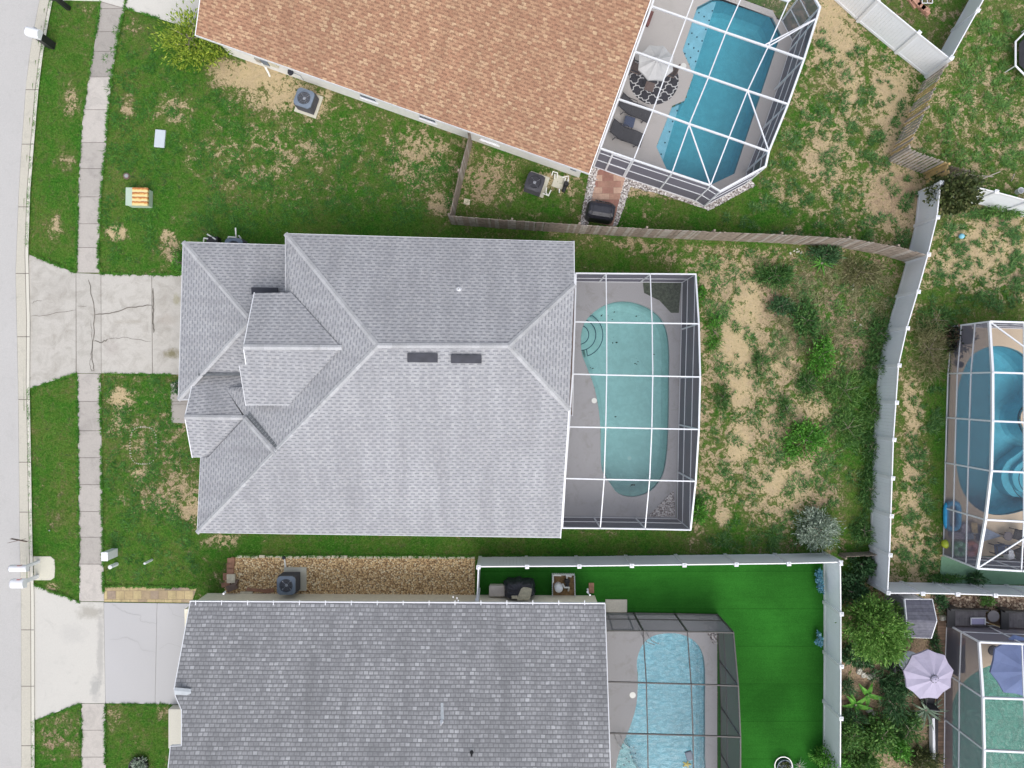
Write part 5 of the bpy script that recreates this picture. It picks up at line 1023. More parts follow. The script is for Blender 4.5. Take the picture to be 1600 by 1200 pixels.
for x, y, w, d, h, a, c in ((361, 876, .34, .26, .1, .05, 'paver_r'), (360, 884, .34, .26, .1, -.03, 'paver_r'), (360, 892, .34, .28, .1, 0, 'paver_r'), (361, 904, .40, .42, .16, .03, 'paver_t'), (352.5, 901, .24, .34, .08, 0, 'paver_r'), (353, 914, .42, .2, .12, .1, 'paver_r'), (362, 918, .5, .3, .2, .4, 'brown'), (367, 914, .1, .5, .22, -.5, 'brown'), (385, 926, .6, .1, .1, 0, 'paver_t'), (400, 922, .9, .14, .08, -.1, 'paver_r'), (420, 923, .5, .2, .06, .1, 'paver_r')):
    p = G(x, y, h); m = MB(); m.box((p.x, p.y, h / 2 + .03), (w, d, h), a); m.build('block', M[c], t)
pole('thin pale drain pipe from the condenser pad across the pebbles', (446, 886, .08), (444.5, 872, .1), 'pvc', .045, 'drain_pipe', 'pipe', None); m = MB(); m.cyl(G(444.3, 871, .05), .09, .07, .16, 14); tag(m.build('drain_inlet', M['vent']), 'dark round drain cap at the edge of the pebbles', 'drain cap')
t = thing('potted_flower_ring', 'dark round planter of pale plants at the bottom edge of the front lawn', 'planter', tuple(G(220, 1195))); m = MB(); m.lathe(G(220, 1195, 0), [(.40, 0), (.47, .28), (.42, .28), (.40, .18), (0, .18)], 26); m.build('pot', M['black'], t)
t2 = thing('wire_planter_ring', 'round wire ring planter at the bottom edge of the turf', 'planter', tuple(G(1224, 1196))); m = MB(); c = G(1224, 1196, .35); m.tube([c + Vector((.42 * math.cos(q / 24 * 6.283), .42 * math.sin(q / 24 * 6.283), 0)) for q in range(24)], .03, 6, closed=True); m.build('ring', M['metal'], t2); m = MB(); m.lathe(G(1224, 1196, .05), [(.33, 0), (.40, .25), (.36, .25), (.3, .15), (0, .15)], 20); m.build('pot', M['acgrey'], t2)
# ---------------------------------------------------------------- garden furniture and toys
def fabric(name, c, var=.06): return simple(name, c, .85, var, 2)
def umbrella(label, px, py, r, z_rim, z_top, mt, n=8, rot=0, pole_off=(0, 0), base=True, vent=True, ribcol='metal'):
    zc = (z_rim + z_top) / 2; b = G(px, py, z_rim); t = thing('patio_umbrella', label, 'umbrella', (b.x, b.y, .07), rot, 'patio umbrellas'); A = Vector((0, 0, z_top - .07)); m = MB(); rim = []
    for i in range(n): a = 2 * math.pi * i / n; rim.append(Vector((r * math.cos(a), r * math.sin(a), z_rim - .07)))
    for i in range(n):
        p, q = rim[i], rim[(i + 1) % n]; mid = (p + q) / 2 * Vector((.965, .965, 1)) if 0 else Vector(((p.x + q.x) / 2 * .965, (p.y + q.y) / 2 * .965, (p.z + q.z) / 2 - .02)); k = 5; prev = None
        for j in range(k + 1):
            f = j / k; sag = -.035 * math.sin(math.pi * f)
            row = [A.lerp(p, f), A.lerp(mid, f) + Vector((0, 0, sag)), A.lerp(q, f)]
            if prev:
                if j == 1: m.face([A, row[0], row[1]]); m.face([A, row[1], row[2]])
                else: m.face([prev[0], row[0], row[1], prev[1]]); m.face([prev[1], row[1], row[2], prev[2]])
            prev = row
        m.face([p, p - Vector((0, 0, .10)), mid - Vector((0, 0, .10)), mid]); m.face([mid, mid - Vector((0, 0, .10)), q - Vector((0, 0, .10)), q])
    cn = m.build('canopy', mt, t, local=True)
    if vent:
        m = MB(); m.lathe((0, 0, z_top - .07), [(.16, -.03), (.10, .03), (.02, .05), (.02, .10), (0, .11)], n); m.build('top_cap', mt, cn, local=True)
    for i in range(n): m = MB(); m.tube([A - Vector((0, 0, .05)), rim[i] - Vector((0, 0, .03))], .012, 5); m.build('rib', M[ribcol], t, local=True)
    m = MB(); m.tube([(0, 0, 0), (0, 0, z_top - .1)], .025, 8); m.build('pole', M[ribcol], t, local=True)
    if base: m = MB(); m.cyl((0, 0, 0), .25, .22, .06, 18); m.build('base', M['black'], t, local=True)
    return t
lav = fabric('lavender canvas', (.42, .385, .50)); blu = fabric('blue canvas', (.18, .24, .45)); gry = fabric('light grey canvas', (.60, .60, .60))
umbrella('pale grey umbrella over the patterned rug by the turquoise pool', 1025, 98, .86, 2.15, 2.55, gry, 8, .35)
uo = umbrella('lavender umbrella over the round white table among the plants', 1451, 1054.5, 1.16, 2.15, 2.65, lav, 9, .18)
m = MB()
for q in range(9): a = q * .698; m.box((.17 * math.cos(a), .17 * math.sin(a), 2.53), (.035, .06, .012), a)
m.build('vent_slot', M['black'], uo, local=True)
umbrella('blue umbrella inside the cage in the bottom right corner', 1596, 1041, 1.45, 2.0, 2.6, blu, 8, .2)
# rug with a trellis pattern
mm, tt, bb, L = nt('trellis rug'); tc = node(tt, 'ShaderNodeTexCoord'); mp = node(tt, 'ShaderNodeMapping'); mp.inputs['Rotation'].default_value = (0, 0, .55); mp.inputs['Scale'].default_value = (2.3, 2.3, 1); L(tc.outputs['Object'], mp.inputs[0]); sp = node(tt, 'ShaderNodeSeparateXYZ'); L(mp.outputs[0], sp.inputs[0])
def lat(a, b_):
    w = math_(tt, 'MULTIPLY', math_(tt, 'SINE', math_(tt, 'MULTIPLY', b_, 12.566)), .06); f = math_(tt, 'FRACT', math_(tt, 'ADD', a, w)); return math_(tt, 'LESS_THAN', math_(tt, 'ABSOLUTE', math_(tt, 'SUBTRACT', f, .5)), .055)
g_ = math_(tt, 'MAXIMUM', lat(sp.outputs[0], sp.outputs[1]), lat(sp.outputs[1], sp.outputs[0])); L(mixc(tt, g_, (.03, .03, .038), (.62, .62, .62)), bb.inputs['Base Color']); bb.inputs['Roughness'].default_value = .95
m = MB(); m.cyl((0, 0, 0), 1.2, 1.2, .012, 40); o = m.build('rug', mm); p = G(1022, 125, .08); o.location = (p.x, p.y, .078); tag(o, 'round black rug with a white trellis pattern by the turquoise pool', 'rug')
def chair(label, px, py, rz, mt, group='patio chairs', s=.5, name='patio_chair', z0=.08):
    b = G(px, py, .5); t = thing(name, label, 'chair', (b.x, b.y, z0), rz, group); m = MB(); m.box((0, 0, .42), (s, s, .06)); m.build('seat', mt, t, local=True, bevel=.015); m = MB(); m.box((0, s / 2 - .02, .70), (s, .05, .5), R=Matrix.Rotation(-.18, 3, 'X')); m.build('backrest', mt, t, local=True, bevel=.015)
    for sx in (-1, 1):
        for sy in (-1, 1): m = MB(); m.beam((sx * s * .45, sy * s * .42, 0), (sx * s * .43, sy * s * .42, .42), .04); m.build('leg', M['black'], t, local=True)
        m = MB(); m.beam((sx * s * .5, -s * .42, .62), (sx * s * .5, s * .42, .62), .05, .03); m.beam((sx * s * .5, -s * .42, .4), (sx * s * .5, -s * .42, .62), .03); m.build('armrest', M['black'], t, local=True)
    return t
brn = fabric('brown wicker', (.16, .115, .10), .2); dk = fabric('charcoal sling', (.05, .05, .055), .15); nav = fabric('navy cushion', (.05, .07, .13), .15)
chair('brown wicker chair on the trellis rug, left of the grey umbrella', 994, 107, 1.2, brn); chair('brown wicker chair on the trellis rug, right of the grey umbrella', 1048, 112, -1.9, brn)
def table(label, px, py, r, h, mt, square=False, rz=0, group=None, z0=.08, legs=4):
    b = G(px, py, h); t = thing('patio_table', label, 'table', (b.x, b.y, z0), rz, group); m = MB()
    if square: m.box((0, 0, h - z0 - .02), (r * 2, r * 2, .04)); m.build('tabletop', mt, t, local=True, bevel=.01)
    else: m.cyl((0, 0, h - z0 - .04), r, r, .04, 28); m.build('tabletop', mt, t, local=True)
    for i in range(legs): a = math.pi / 4 + i * 2 * math.pi / legs; k = r * (1.2 if square else .7); m = MB(); m.beam((k * math.cos(a), k * math.sin(a), 0), (k * .9 * math.cos(a), k * .9 * math.sin(a), h - z0 - .04), .035); m.build('leg', M['black'], t, local=True)
    return t
table('small square brown table on the trellis rug below the grey umbrella', 1015, 135, .22, .5, brn, True, -.3); table('small square side table between the two charcoal loungers', 983.5, 190, .25, .42, nav, True, -.25)
def lounger(label, px, py, rz, mt, L_=1.75, w=.62, back=.55, name='sun_lounger', group='sun loungers'):
    b = G(px, py, .35); t = thing(name, label, 'sun lounger', (b.x, b.y, .08), rz, group); x0, x1 = -L_ / 2, L_ / 2; xm = x0 + .72; m = MB()
    N = 8; f = lambda x, z: None
    pr = [(xm, .34), (xm + .3, .36), (xm + .6, .38), (x1 - .15, .33), (x1, .26)]
    for (a, za), (c, zc) in zip(pr[:-1], pr[1:]): m.face([(a, -w / 2, za), (c, -w / 2, zc), (c, w / 2, zc), (a, w / 2, za)]); m.face([(a, -w / 2, za - .03), (a, w / 2, za - .03), (c, w / 2, zc - .03), (c, -w / 2, zc - .03)])
    m.build('seat', mt, t, local=True); m = MB(); m.face([(x0 + .1, -w / 2, .34 + back), (xm, -w / 2, .345), (xm, w / 2, .345), (x0 + .1, w / 2, .34 + back)]); m.face([(x0 + .1, -w / 2, .32 + back), (x0 + .1, w / 2, .32 + back), (xm, w / 2, .325), (xm, -w / 2, .325)]); bk = m.build('backrest', mt, t, local=True)
    m = MB(); m.tube([(x0 + .13, -w * .4, .35 + back), (x0 + .13, w * .4, .35 + back)], .05, 8); m.build('headrest', mt, bk, local=True)
    for s in (-1, 1):
        m = MB(); m.tube([(x0 + .1, s * w * .52, .35 + back), (xm, s * w * .52, .34), (xm + .6, s * w * .52, .38), (x1, s * w * .52, .26)], .022, 6); m.build('side_frame', M['black'], t, local=True)
        for xx in (xm - .35, x1 - .3): m = MB(); m.beam((xx, s * w * .52, 0), (xx + .06, s * w * .52, .34), .035); m.build('leg', M['black'], t, local=True)
        m = MB(); m.tube([(xm - .3, s * w * .6, .52), (xm + .15, s * w * .6, .52), (xm + .2, s * w * .52, .34)], .018, 6); m.build('armrest', M['black'], t, local=True)
    return t
lounger('upper charcoal lounger beside the rug near the tan roof edge', 990, 172, math.radians(-22), dk); lounger('lower charcoal lounger beside the cage door', 977, 211, math.radians(-19), dk)
m = MB(); m.box((0, 0, .22), (.26, .72, .05)); m.box((0, -.3, .1), (.22, .05, .2)); m.box((0, .3, .1), (.22, .05, .2)); o = m.build('bench', simple('red brown wood', (.17, .06, .05), .7, .2)); p = G(1014, 28, .3); o.location = (p.x, p.y, .07); o.rotation_euler.z = math.radians(-20); tag(o, 'narrow red brown bench under the roof edge above the rug', 'bench')
# top right yard
t = thing('brick_pile', 'small pile of pinkish bricks in the top right yard', 'bricks', tuple(G(1432, 8)))
for i, (x, y, z) in enumerate(((1424, -1, 0), (1430, 3, 0), (1436, 8, 0), (1442, 13, 0), (1428, 6, 0), (1447, 18, 0), (1433, 3, .12), (1440, 9, .12), (1446, 14, .12))):
    p = G(x, y, z + .1); m = MB(); m.box((p.x, p.y, z + .07), (.42, .24, .12), random.uniform(-1.0, -.6)); m.build('brick', simple('pink brick', (.45, .25, .18), .9, .3, 9) if i == 0 else bpy.data.materials['pink brick'], t)
t = thing('garden_cart', 'white framed garden cart beside the pinkish bricks', 'cart', tuple(G(1449, 2))); c = G(1449, 0, .4)
m = MB(); 
for a, b in (((-.25, -.15), (.25, -.15)), ((.25, -.15), (.25, .25)), ((.25, .25), (-.25, .25)), ((-.25, .25), (-.25, -.15)), ((0, -.15), (0, .25)), ((-.25, .05), (.25, .05))): m.tube([c + Vector((*a, 0)), c + Vector((*b, 0))], .02, 6)
m.build('frame', M['white'], t); 
for s in (-.25, .25): m = MB(); m.tube([c + Vector((s, .1 + .14 * math.cos(q / 14 * 6.283), -.25 + .14 * math.sin(q / 14 * 6.283))) for q in range(14)], .03, 6, closed=True); m.build('wheel', M['black'], t)
t = thing('trampoline', 'corner of a white framed trampoline with a dark mat at the right edge', 'trampoline', tuple(G(1632, 84))); c = G(1632, 84, .75); m = MB(); V8 = [c + Vector((1.5 * math.cos(q / 8 * 6.283 + .39), 1.5 * math.sin(q / 8 * 6.283 + .39), 0)) for q in range(8)]; m.tube(V8, .045, 8, closed=True); m.build('frame', M['white'], t)
m = MB(); m.prism([c.lerp(v, .86) for v in V8], .70, .72); m.build('mat', M['black'], t)
for v in V8[::2]: m = MB(); m.tube([v, (v.x, v.y, 0)], .03, 6); m.build('leg', M['white'], t)
def ball(label, px, py, r, c, z0=.03, name='ball'):
    p = G(px, py, z0 + r); m = MB(); m.lathe((0, 0, 0), [(r * math.sin(q / 12 * math.pi), -r * math.cos(q / 12 * math.pi)) for q in range(13)], 20); o = m.build(name, simple('ball plastic', c, .35, .15, 8), smooth=True); o.location = (p.x, p.y, z0 + r); return tag(o, label, 'ball')
ball('small light blue ball lying in the sandy grass at the right', 1502.5, 369, .13, (.22, .55, .70)); ball('lime green ball between the cage wall and the green float ring', 1478, 850, .21, (.42, .50, .04), .07)
def ring(name, label, cat, px, py, R, r, c, sy=1.0, z0=.08, fill=None, group=None, sq=2.0, rz=0):
    b = G(px, py, z0 + r); t = thing(name, label, cat, (b.x, b.y, z0), rz, group); n = 36; pts = []
    for q in range(n):
        a = q / n * 2 * math.pi; k = (abs(math.cos(a)) ** sq + abs(math.sin(a)) ** sq) ** (-1 / sq); pts.append((R * math.cos(a) * k, R * sy * math.sin(a) * k, r))
    m = MB(); m.tube(pts, r, 12, closed=True); m.build('tube', c, t, local=True, smooth=True)
    if fill: m = MB(); m.prism([(x, y) for x, y, z in pts], 0, r * .4, sides=False); m.build('floor', fill, t, local=True)
    return t
ring('inflatable_boat', 'blue inflatable boat standing by the right edge pool', 'inflatable boat', 1488, 806, .30, .13, simple('blue inflatable plastic', (.03, .33, .62), .35, .12, 4), sy=2.05, sq=4, fill=simple('boat floor', (.20, .22, .27), .6, .1))
def stripes(name, a, b, k):
    mm, tt, bb, L = nt(name); tc = node(tt, 'ShaderNodeTexCoord'); sp = node(tt, 'ShaderNodeSeparateXYZ'); L(tc.outputs['Object'], sp.inputs[0]); an = math_(tt, 'ARCTAN2', sp.outputs[1], sp.outputs[0]); s = math_(tt, 'GREATER_THAN', math_(tt, 'SINE', math_(tt, 'MULTIPLY', an, k)), .1); L(mixc(tt, s, a, b), bb.inputs['Base Color']); bb.inputs['Roughness'].default_value = .35; return mm
ring('float_ring', 'green and mint striped float ring in the corner of the right edge cage', 'float ring', 1499, 858, .25, .15, stripes('green float', (.10, .40, .15), (.35, .62, .42), 5), fill=simple('float floor', (.2, .45, .25), .5, .1), group='float rings')
ring('float_ring', 'orange and pink float ring beside the green ring', 'float ring', 1516, 857, .27, .14, stripes('orange float', (.60, .16, .07), (.66, .27, .28), 3), fill=simple('float floor pink', (.6, .3, .3), .5, .1), group='float rings')
lump('cushion', 'grey pink cushion right of the blue inflatable boat', 'cushion', 1508, 826, .42, .5, .22, 'pad', .3, 5, z0=.08, group='cushions'); bpy.data.objects['cushion'].data.materials[0] = fabric('mauve fabric', (.38, .32, .38)); 
o = lump('cushion', 'flat grey pink cushion below the blue inflatable boat', 'cushion', 1497, 837, .75, .36, .2, 'pad', -.1, 6, z0=.08, group='cushions'); o.data.materials[0] = bpy.data.materials['mauve fabric']
t = thing('closed_umbrella', 'closed blue grey umbrella lying on the tan deck by the right edge pool', 'umbrella', tuple(G(1550, 836))); A, B = G(1530, 834, .3), G(1566, 837.5, .2); m = MB(); d = (B - A).normalized(); s = Vector((-d.y, d.x, 0)); 
fs = []; n = 12
for i in range(n):
    a0, a1 = 2 * math.pi * i / n, 2 * math.pi * (i + 1) / n; r0, r1 = (.45 if i % 2 else .34), (.34 if i % 2 else .45)
    m.face([A + s * r0 * math.cos(a0) + Vector((0, 0, r0 * .55 * math.sin(a0))), A + s * r1 * math.cos(a1) + Vector((0, 0, r1 * .55 * math.sin(a1))), B])
m.build('canopy', fabric('blue grey canvas', (.22, .26, .34), .2), t); m = MB(); m.tube([A - d * .4, B + d * .2], .025, 8); m.build('pole', M['metal'], t)
table('round dark side table at the tip of the closed umbrella', 1576, 838, .22, .5, simple('grey wood', (.16, .14, .15), .7, .2), legs=3); chair('navy chair below the closed umbrella', 1562, 858, .1, nav); chair('dark chair at the right edge beside the round dark table', 1592, 836, -.3, dk); chair('dark chair at the right edge below the other one', 1594, 864, .4, dk)
lump('towel', 'white towel heaped beside the navy chair', 'towel', 1578, 866, .36, .5, .35, 'white', .2, 9, z0=.3)
slab('small wooden crate between the cushions and the closed umbrella', 1523, 825, .3, .5, .1, .25, 'wood3', 'wooden_crate', 'crate', z0=.08); slab('blue grey box under the crate by the cushions', 1516, 838, .35, .3, .1, .3, 'acgrey', 'storage_box', 'box', z0=.08)
m = MB(); m.lathe(G(1496, 570, .07), [(.10, 0), (.16, .25), (.13, .25), (.1, .1), (0, .1)], 14); tag(m.build('plant_pot', M['black']), 'black empty plant pot by the upper left of the right edge pool', 'pot')
# shed
t = thing('garden_shed', 'small shed with a dark ridged roof and white trim beside the round green tree', 'shed', tuple(G(1432, 950))); 
c1, c2, c3, c4 = G(1414, 937, 2.0), G(1457, 937, 2.0), G(1455.5, 997, 2.0), G(1413, 996, 2.0); q1, q2 = G(1417, 969, 2.45), G(1464, 970, 2.45); m = MB(); m.face([c1, q1, q2, c2][::-1]); m.face([q1, c4, c3, q2][::-1] if 0 else [q1, c4, c3, q2]); rr = m.build('roof', planks('shed roof ribs', (.095, .095, .125), (.13, .13, .16), w=.16, gap=(.05, .05, .07)), t)
fascia(t, [c1, c2, q2, c3, c4, q1, c1], M['white'], .10, 'trim'); m = MB(); i_ = .1; m.prism([(c1.x + i_, c1.y - .1), (c4.x + i_, c4.y + .1), (c3.x - i_, c3.y + .1), (c2.x - i_, c2.y - .1)], 0, 1.95); m.build('wall', simple('lavender grey siding', (.30, .29, .33), .7, .06), t)
m = MB(); p = (c1 + c2) / 2; m.box((p.x, p.y - .09, .9), (.7, .03, 1.6)); d_ = m.build('door', M['white'], t); m = MB(); m.box((p.x + .28, p.y - .06, .9), (.03, .04, .12)); m.build('handle', M['black'], d_)
# slatted furniture on the boardwalk
slt = planks('grey slats', (.115, .105, .115), (.155, .145, .155), w=.065, gap=(.03, .03, .03), along='v')
def daybed(label, px, py, sx):
    b = G(px, py, .55); t = thing('slatted_daybed', label, 'daybed', (b.x, b.y, .1), -.01, 'slatted daybeds'); m = MB(); m.box((.1, 0, .42), (sx, .72, .06)); m.build('slatted_top', slt, t, local=True); m = MB(); m.box((-sx / 2 - .12, .02, .45), (.38, .95, .1)); m.box((-sx / 2 - .02, .46, .35), (.5, .1, .7)); m.build('headboard', M['black'], t, local=True, bevel=.02)
    m = MB(); m.box((.1, .43, .5), (sx, .07, .3)); m.build('backrest', M['black'], t, local=True)
    for x in (-sx / 2, sx / 2 + .05):
        for y in (-.3, .3): m = MB(); m.box((x, y, .2), (.07, .07, .4)); m.build('leg', M['black'], t, local=True)
    return t
daybed('slatted dark daybed left of the round grey table, lavender tray on it', 1513, 966, 1.45); daybed('slatted dark daybed cut by the right edge of the picture', 1597, 969, 1.45)
t = thing('serving_tray', 'white rimmed lavender tray on the left slatted daybed', 'tray', tuple(G(1527, 970, .58))); c = G(1527.5, 970.5, .6); m = MB(); m.box(c, (.68, .30, .03)); m.build('tray', fabric('lavender plastic', (.33, .31, .46)), t); m = MB(); m.box(c + Vector((0, .16, .03)), (.7, .03, .05)); m.box(c + Vector((-.34, 0, .03)), (.03, .32, .05)); m.box(c + Vector((.34, 0, .03)), (.03, .32, .05)); m.build('rim', M['white'], t)
table('round grey table between the two slatted daybeds', 1552.5, 963, .28, .55, simple('grey table top', (.17, .16, .17), .7, .1), legs=3, z0=.1)
for i, (a, b, mt, lab) in enumerate((((1541, 972, .3), (1572, 984, .35), 'pvc', 'pale garden pole lying across the boardwalk'), ((1538, 976, .3), (1565, 987, .4), 'black', 'dark garden pole below the pale one'), ((1546, 974, .35), (1569, 981, .5), 'wood3', 'short wooden pole between the pale and the dark pole'))): pole(lab, a, b, mt, .025)
lump('paving_rock', 'pale rock left of the slatted daybed', 'rock', 1475, 966, .3, .22, .2, 'kerb', .2, 11, z0=.08, rough=.12, group='pale rocks'); lump('paving_rock', 'pale rock between the round grey table and the right daybed', 'rock', 1569, 971, .22, .22, .2, 'kerb', .2, 12, z0=.08, rough=.12, group='pale rocks')
m = MB(); c = G(1469, 933, .06); 
for a, b in (((-.2, -.08), (.2, -.08)), ((.2, -.08), (.2, .08)), ((.2, .08), (-.2, .08)), ((-.2, .08), (-.2, -.08))): m.beam(c + Vector((*a, 0)), c + Vector((*b, 0)), .05, .04, ext=.02)
tag(m.build('picture_frame', M['white']), 'small white rectangular frame lying on the rocks below the fence', 'frame')
table('round white table under the lavender umbrella', 1421, 1034, .50, .75, fabric('pale blue white top', (.50, .55, .60)), legs=4, z0=.05); chair('dark chair left of the round white table', 1399, 1037, 1.57, dk, z0=.05); chair('dark chair right below the lavender umbrella', 1453, 1094, 3.0, dk, z0=.05)
b = G(1498, 1027, .4); t = thing('outdoor_sofa', 'black two seat sofa inside the cage in the bottom corner', 'sofa', (b.x, b.y, .08)); m = MB()
m.box((0, 0, .2), (.55, 1.5, .3)); m.build('base', M['black'], t, local=True, bevel=.03)
for y in (-.37, .37): m = MB(); m.box((0, y, .4), (.5, .7, .12)); m.build('cushion', dk, t, local=True, bevel=.03)
m = MB(); m.box((-.3, 0, .45), (.12, 1.5, .6)); m.build('backrest', M['black'], t, local=True, bevel=.03); lump('throw_cushion', 'brown cushion at the head of the black sofa', 'cushion', 1503, 1004, .42, .26, .18, 'paver_r', .5, 14, z0=.5)
m = MB(); m.beam(G(1456, 1120, .3), G(1457, 1185, .3), .12, .3); tag(m.build('planter_board', M['white']), 'white edging board beside the boardwalk in the bottom right bed', 'board'); m = MB(); m.beam(G(1461.5, 1110, .2), G(1460, 1200, .2), .1, .35); tag(m.build('planter_board', M['black']), 'black edging board along the lower boardwalk', 'board')
t = thing('hose_ring', 'coil of grey hose beside the right fence at the bottom', 'hose', tuple(G(1322, 1170))); c = G(1318, 1168, .1)
for k in range(3): m = MB(); m.tube([c + Vector(((.30 - k * .05) * math.cos(q / 20 * 6.283), (.22 - k * .04) * math.sin(q / 20 * 6.283), .02 * k)) for q in range(20)], .022, 6, closed=True); m.build('loop', M['acgrey'], t)
for i, (x, y) in enumerate(((1350, 1055), (1358, 1058), (1364, 1056), (1343, 1049), (1359, 1110), (1366, 1116))): lump('bed_rock', ['pale rock at the left of the upper rock row in the planted bed', 'pale rock in the middle of the upper rock row in the planted bed', 'pale rock at the right end of the upper rock row in the planted bed', 'pale rock nearest the turf fence above the rock row', 'left of two pale rocks below the long leaf of the banana like plant', 'right of two pale rocks below the long leaf of the banana like plant'][i], 'rock', x, y, random.uniform(.2, .34), random.uniform(.15, .25), .14, 'kerb', random.uniform(0, 3), 20 + i, z0=.03, rough=.15, group='bed rocks')
for x, y, lab in ((1337, 503, 'white rubble stones in the weeds left of the long fence'), (1247, 391, 'white rubble stones below the wooden fence'), (1336, 440, 'scattered white rubble in the dry weeds')):
    t = thing('rubble', lab, 'rubble', tuple(G(x, y)), group='white rubble')
    for k in range(7): p = G(x + random.gauss(0, 6), y + random.gauss(0, 5)); m = MB(); s = random.uniform(.05, .13); m.box((p.x, p.y, .05), (s, s * .7, .06), random.uniform(0, 3), top=.6); m.build('stone', M['kerb'], t)
# ---------------------------------------------------------------- planting
LF = {'law': leaf('coarse lawn grass', (.012, .06, .008), (.045, .16, .018), (.12, .30, .04)), 'tre': leaf('fresh tree leaves', (.05, .13, .02), (.13, .29, .05), (.32, .50, .12)), 'yel': leaf('yellow green leaves', (.05, .11, .01), (.22, .33, .03), (.52, .58, .08)), 'brt': leaf('bright green leaves', (.03, .11, .012), (.08, .27, .03), (.20, .46, .07)),
      'mid': leaf('mid green leaves', (.03, .09, .018), (.09, .22, .045), (.24, .40, .10)), 'drk': leaf('dark green leaves', (.018, .055, .02), (.05, .135, .05), (.15, .27, .11)),
      'sil': leaf('silver leaves', (.10, .14, .10), (.30, .38, .29), (.55, .62, .52)), 'dry': leaf('dry olive stems', (.06, .07, .02), (.18, .19, .08), (.42, .38, .22)), 'olv': leaf('olive leaves', (.02, .03, .01), (.07, .10, .03), (.24, .24, .10)),
      'aga': leaf('grey green blades', (.06, .11, .07), (.18, .27, .18), (.42, .50, .40)), 'red': leaf('dark red green leaves', (.015, .02, .015), (.04, .06, .03), (.20, .10, .08)), 'blu': leaf('blue flowers', (.04, .16, .26), (.12, .34, .46), (.45, .62, .68)), 'weed': leaf('weedy leaves', (.015, .06, .012), (.06, .17, .04), (.20, .35, .10))}
def leaves(name, parent, c, rad, n, size, mt, clumps=14, asp=.45, up=.6, seed=0, shell=.65, spike=0, flat=.0):
    r = np.random.default_rng(seed + 5); R = np.array(rad); u = r.normal(size=(clumps, 3)); u[:, 2] = np.abs(u[:, 2]) * .8 + .05; u /= np.linalg.norm(u, axis=1)[:, None]
    cc = u * (shell + r.uniform(-.3, .3, (clumps, 1))) ; k = r.integers(0, clumps, n); P = cc[k] + r.normal(size=(n, 3)) * (.75 / clumps ** .42); 
    ln = np.linalg.norm(P, axis=1); lim = 1 + r.uniform(-.15, .2 + spike, n); P = P / np.maximum(1, ln / lim)[:, None]; P[:, 2] = np.abs(P[:, 2]); P = P * R + np.array(c)
    d = (P - np.array(c)) / R; d[:, 2] += .2; D = d + r.normal(size=(n, 3)) * .6; D[:, 2] *= (1 - flat); D /= np.linalg.norm(D, axis=1)[:, None] + 1e-9
    N = r.normal(size=(n, 3)); N[:, 2] = np.abs(N[:, 2]) + up; S = np.cross(D, N); S /= np.linalg.norm(S, axis=1)[:, None] + 1e-9
    L_ = (size * r.uniform(.6, 1.4, n))[:, None]; w = L_ * asp / 2; A = P - D * L_ * .3; B = P + D * L_ * .2 + S * w; C_ = P + D * L_ * .8; E = P + D * L_ * .2 - S * w
    V = np.stack([A, B, C_, E], 1).reshape(-1, 3); V[:, 2] = np.maximum(V[:, 2], .04); Fc = np.arange(n * 4).reshape(-1, 4)
    return npmesh(name, V, Fc, mt, parent)
def trunk(parent, base, top, r=.05, limbs=5, spread=.4, seed=0, mt='wood'):
    rnd = random.Random(seed); m = MB(); b, tp_ = Vector(base), Vector(top); m.tube([b, b.lerp(tp_, .4) + Vector((rnd.uniform(-.05, .05), rnd.uniform(-.05, .05), 0)), tp_], [r, r * .75, r * .4], 8)
    for i in range(limbs):
        f = rnd.uniform(.3, .9); p = b.lerp(tp_, f); a = i / limbs * 6.283 + rnd.uniform(-.4, .4); q = p + Vector((math.cos(a) * spread, math.sin(a) * spread, spread * .6)); m.tube([p, p.lerp(q, .5) + Vector((0, 0, .04)), q], [r * .45, r * .3, r * .15], 6)
    return m.build('trunk', M[mt], parent)
def shrub(label, px, py, rx, ry, h, mt, n=900, size=.12, name='shrub', cat='shrub', group=None, seed=0, z=0.03, **kw):   # rx, ry in photo pixels
    k = (H - h * .6) / F; c = G(px, py, h * .6); t = thing(name, label, cat, (c.x, c.y, z), group=group); z0 = z + h * kw.pop('lift', .12)
    trunk(t, (c.x, c.y, z), (c.x, c.y, z + h * .7), r=.02 + h * .02, spread=min(rx, ry) * k * .6, seed=seed); leaves('crown', t, (c.x, c.y, z0), (rx * k, ry * k, h - (z0 - z)), n, size, LF[mt], seed=seed, **kw); return t
shrub('spreading yellow green bush at the left corner of the tan roof', 295, 58, 52, 44, 2.3, 'yel', 3400, .15, clumps=34, seed=1, spike=.35, name='bush', cat='bush', asp=.35)
shrub('bright small bush at the corner of the driveway and the grey house', 277, 410, 9, 15, .9, 'brt', 420, .10, seed=2, lift=.05); shrub('dark little shrub by the entry path', 276, 604, 9, 13, .9, 'drk', 420, .10, seed=3, lift=.05)
shrub('round silver leaved shrub in the lower right of the weedy yard', 1284, 829, 34, 32, 1.4, 'sil', 3600, .15, clumps=30, asp=.28, seed=4, spike=.25)
shrub('bright leafy bush in the weeds left of the fence', 1285, 552, 22, 34, .8, 'brt', 1700, .12, seed=5, spike=.3, clumps=18); shrub('dark leafy bush in the weeds above the bright one', 1262, 500, 22, 34, .7, 'weed', 1500, .13, seed=6, spike=.4, clumps=18); shrub('deep green bush in the middle of the weedy yard below', 1260, 688, 32, 30, .9, 'brt', 2200, .13, seed=7, spike=.4, clumps=20)
shrub('small bright bush at the upper right post of the middle cage', 1097, 457, 8, 10, .7, 'brt', 320, .11, seed=8); shrub('bright bush at the lower right corner of the middle cage', 1092, 800, 14, 20, .8, 'brt', 900, .12, seed=9)
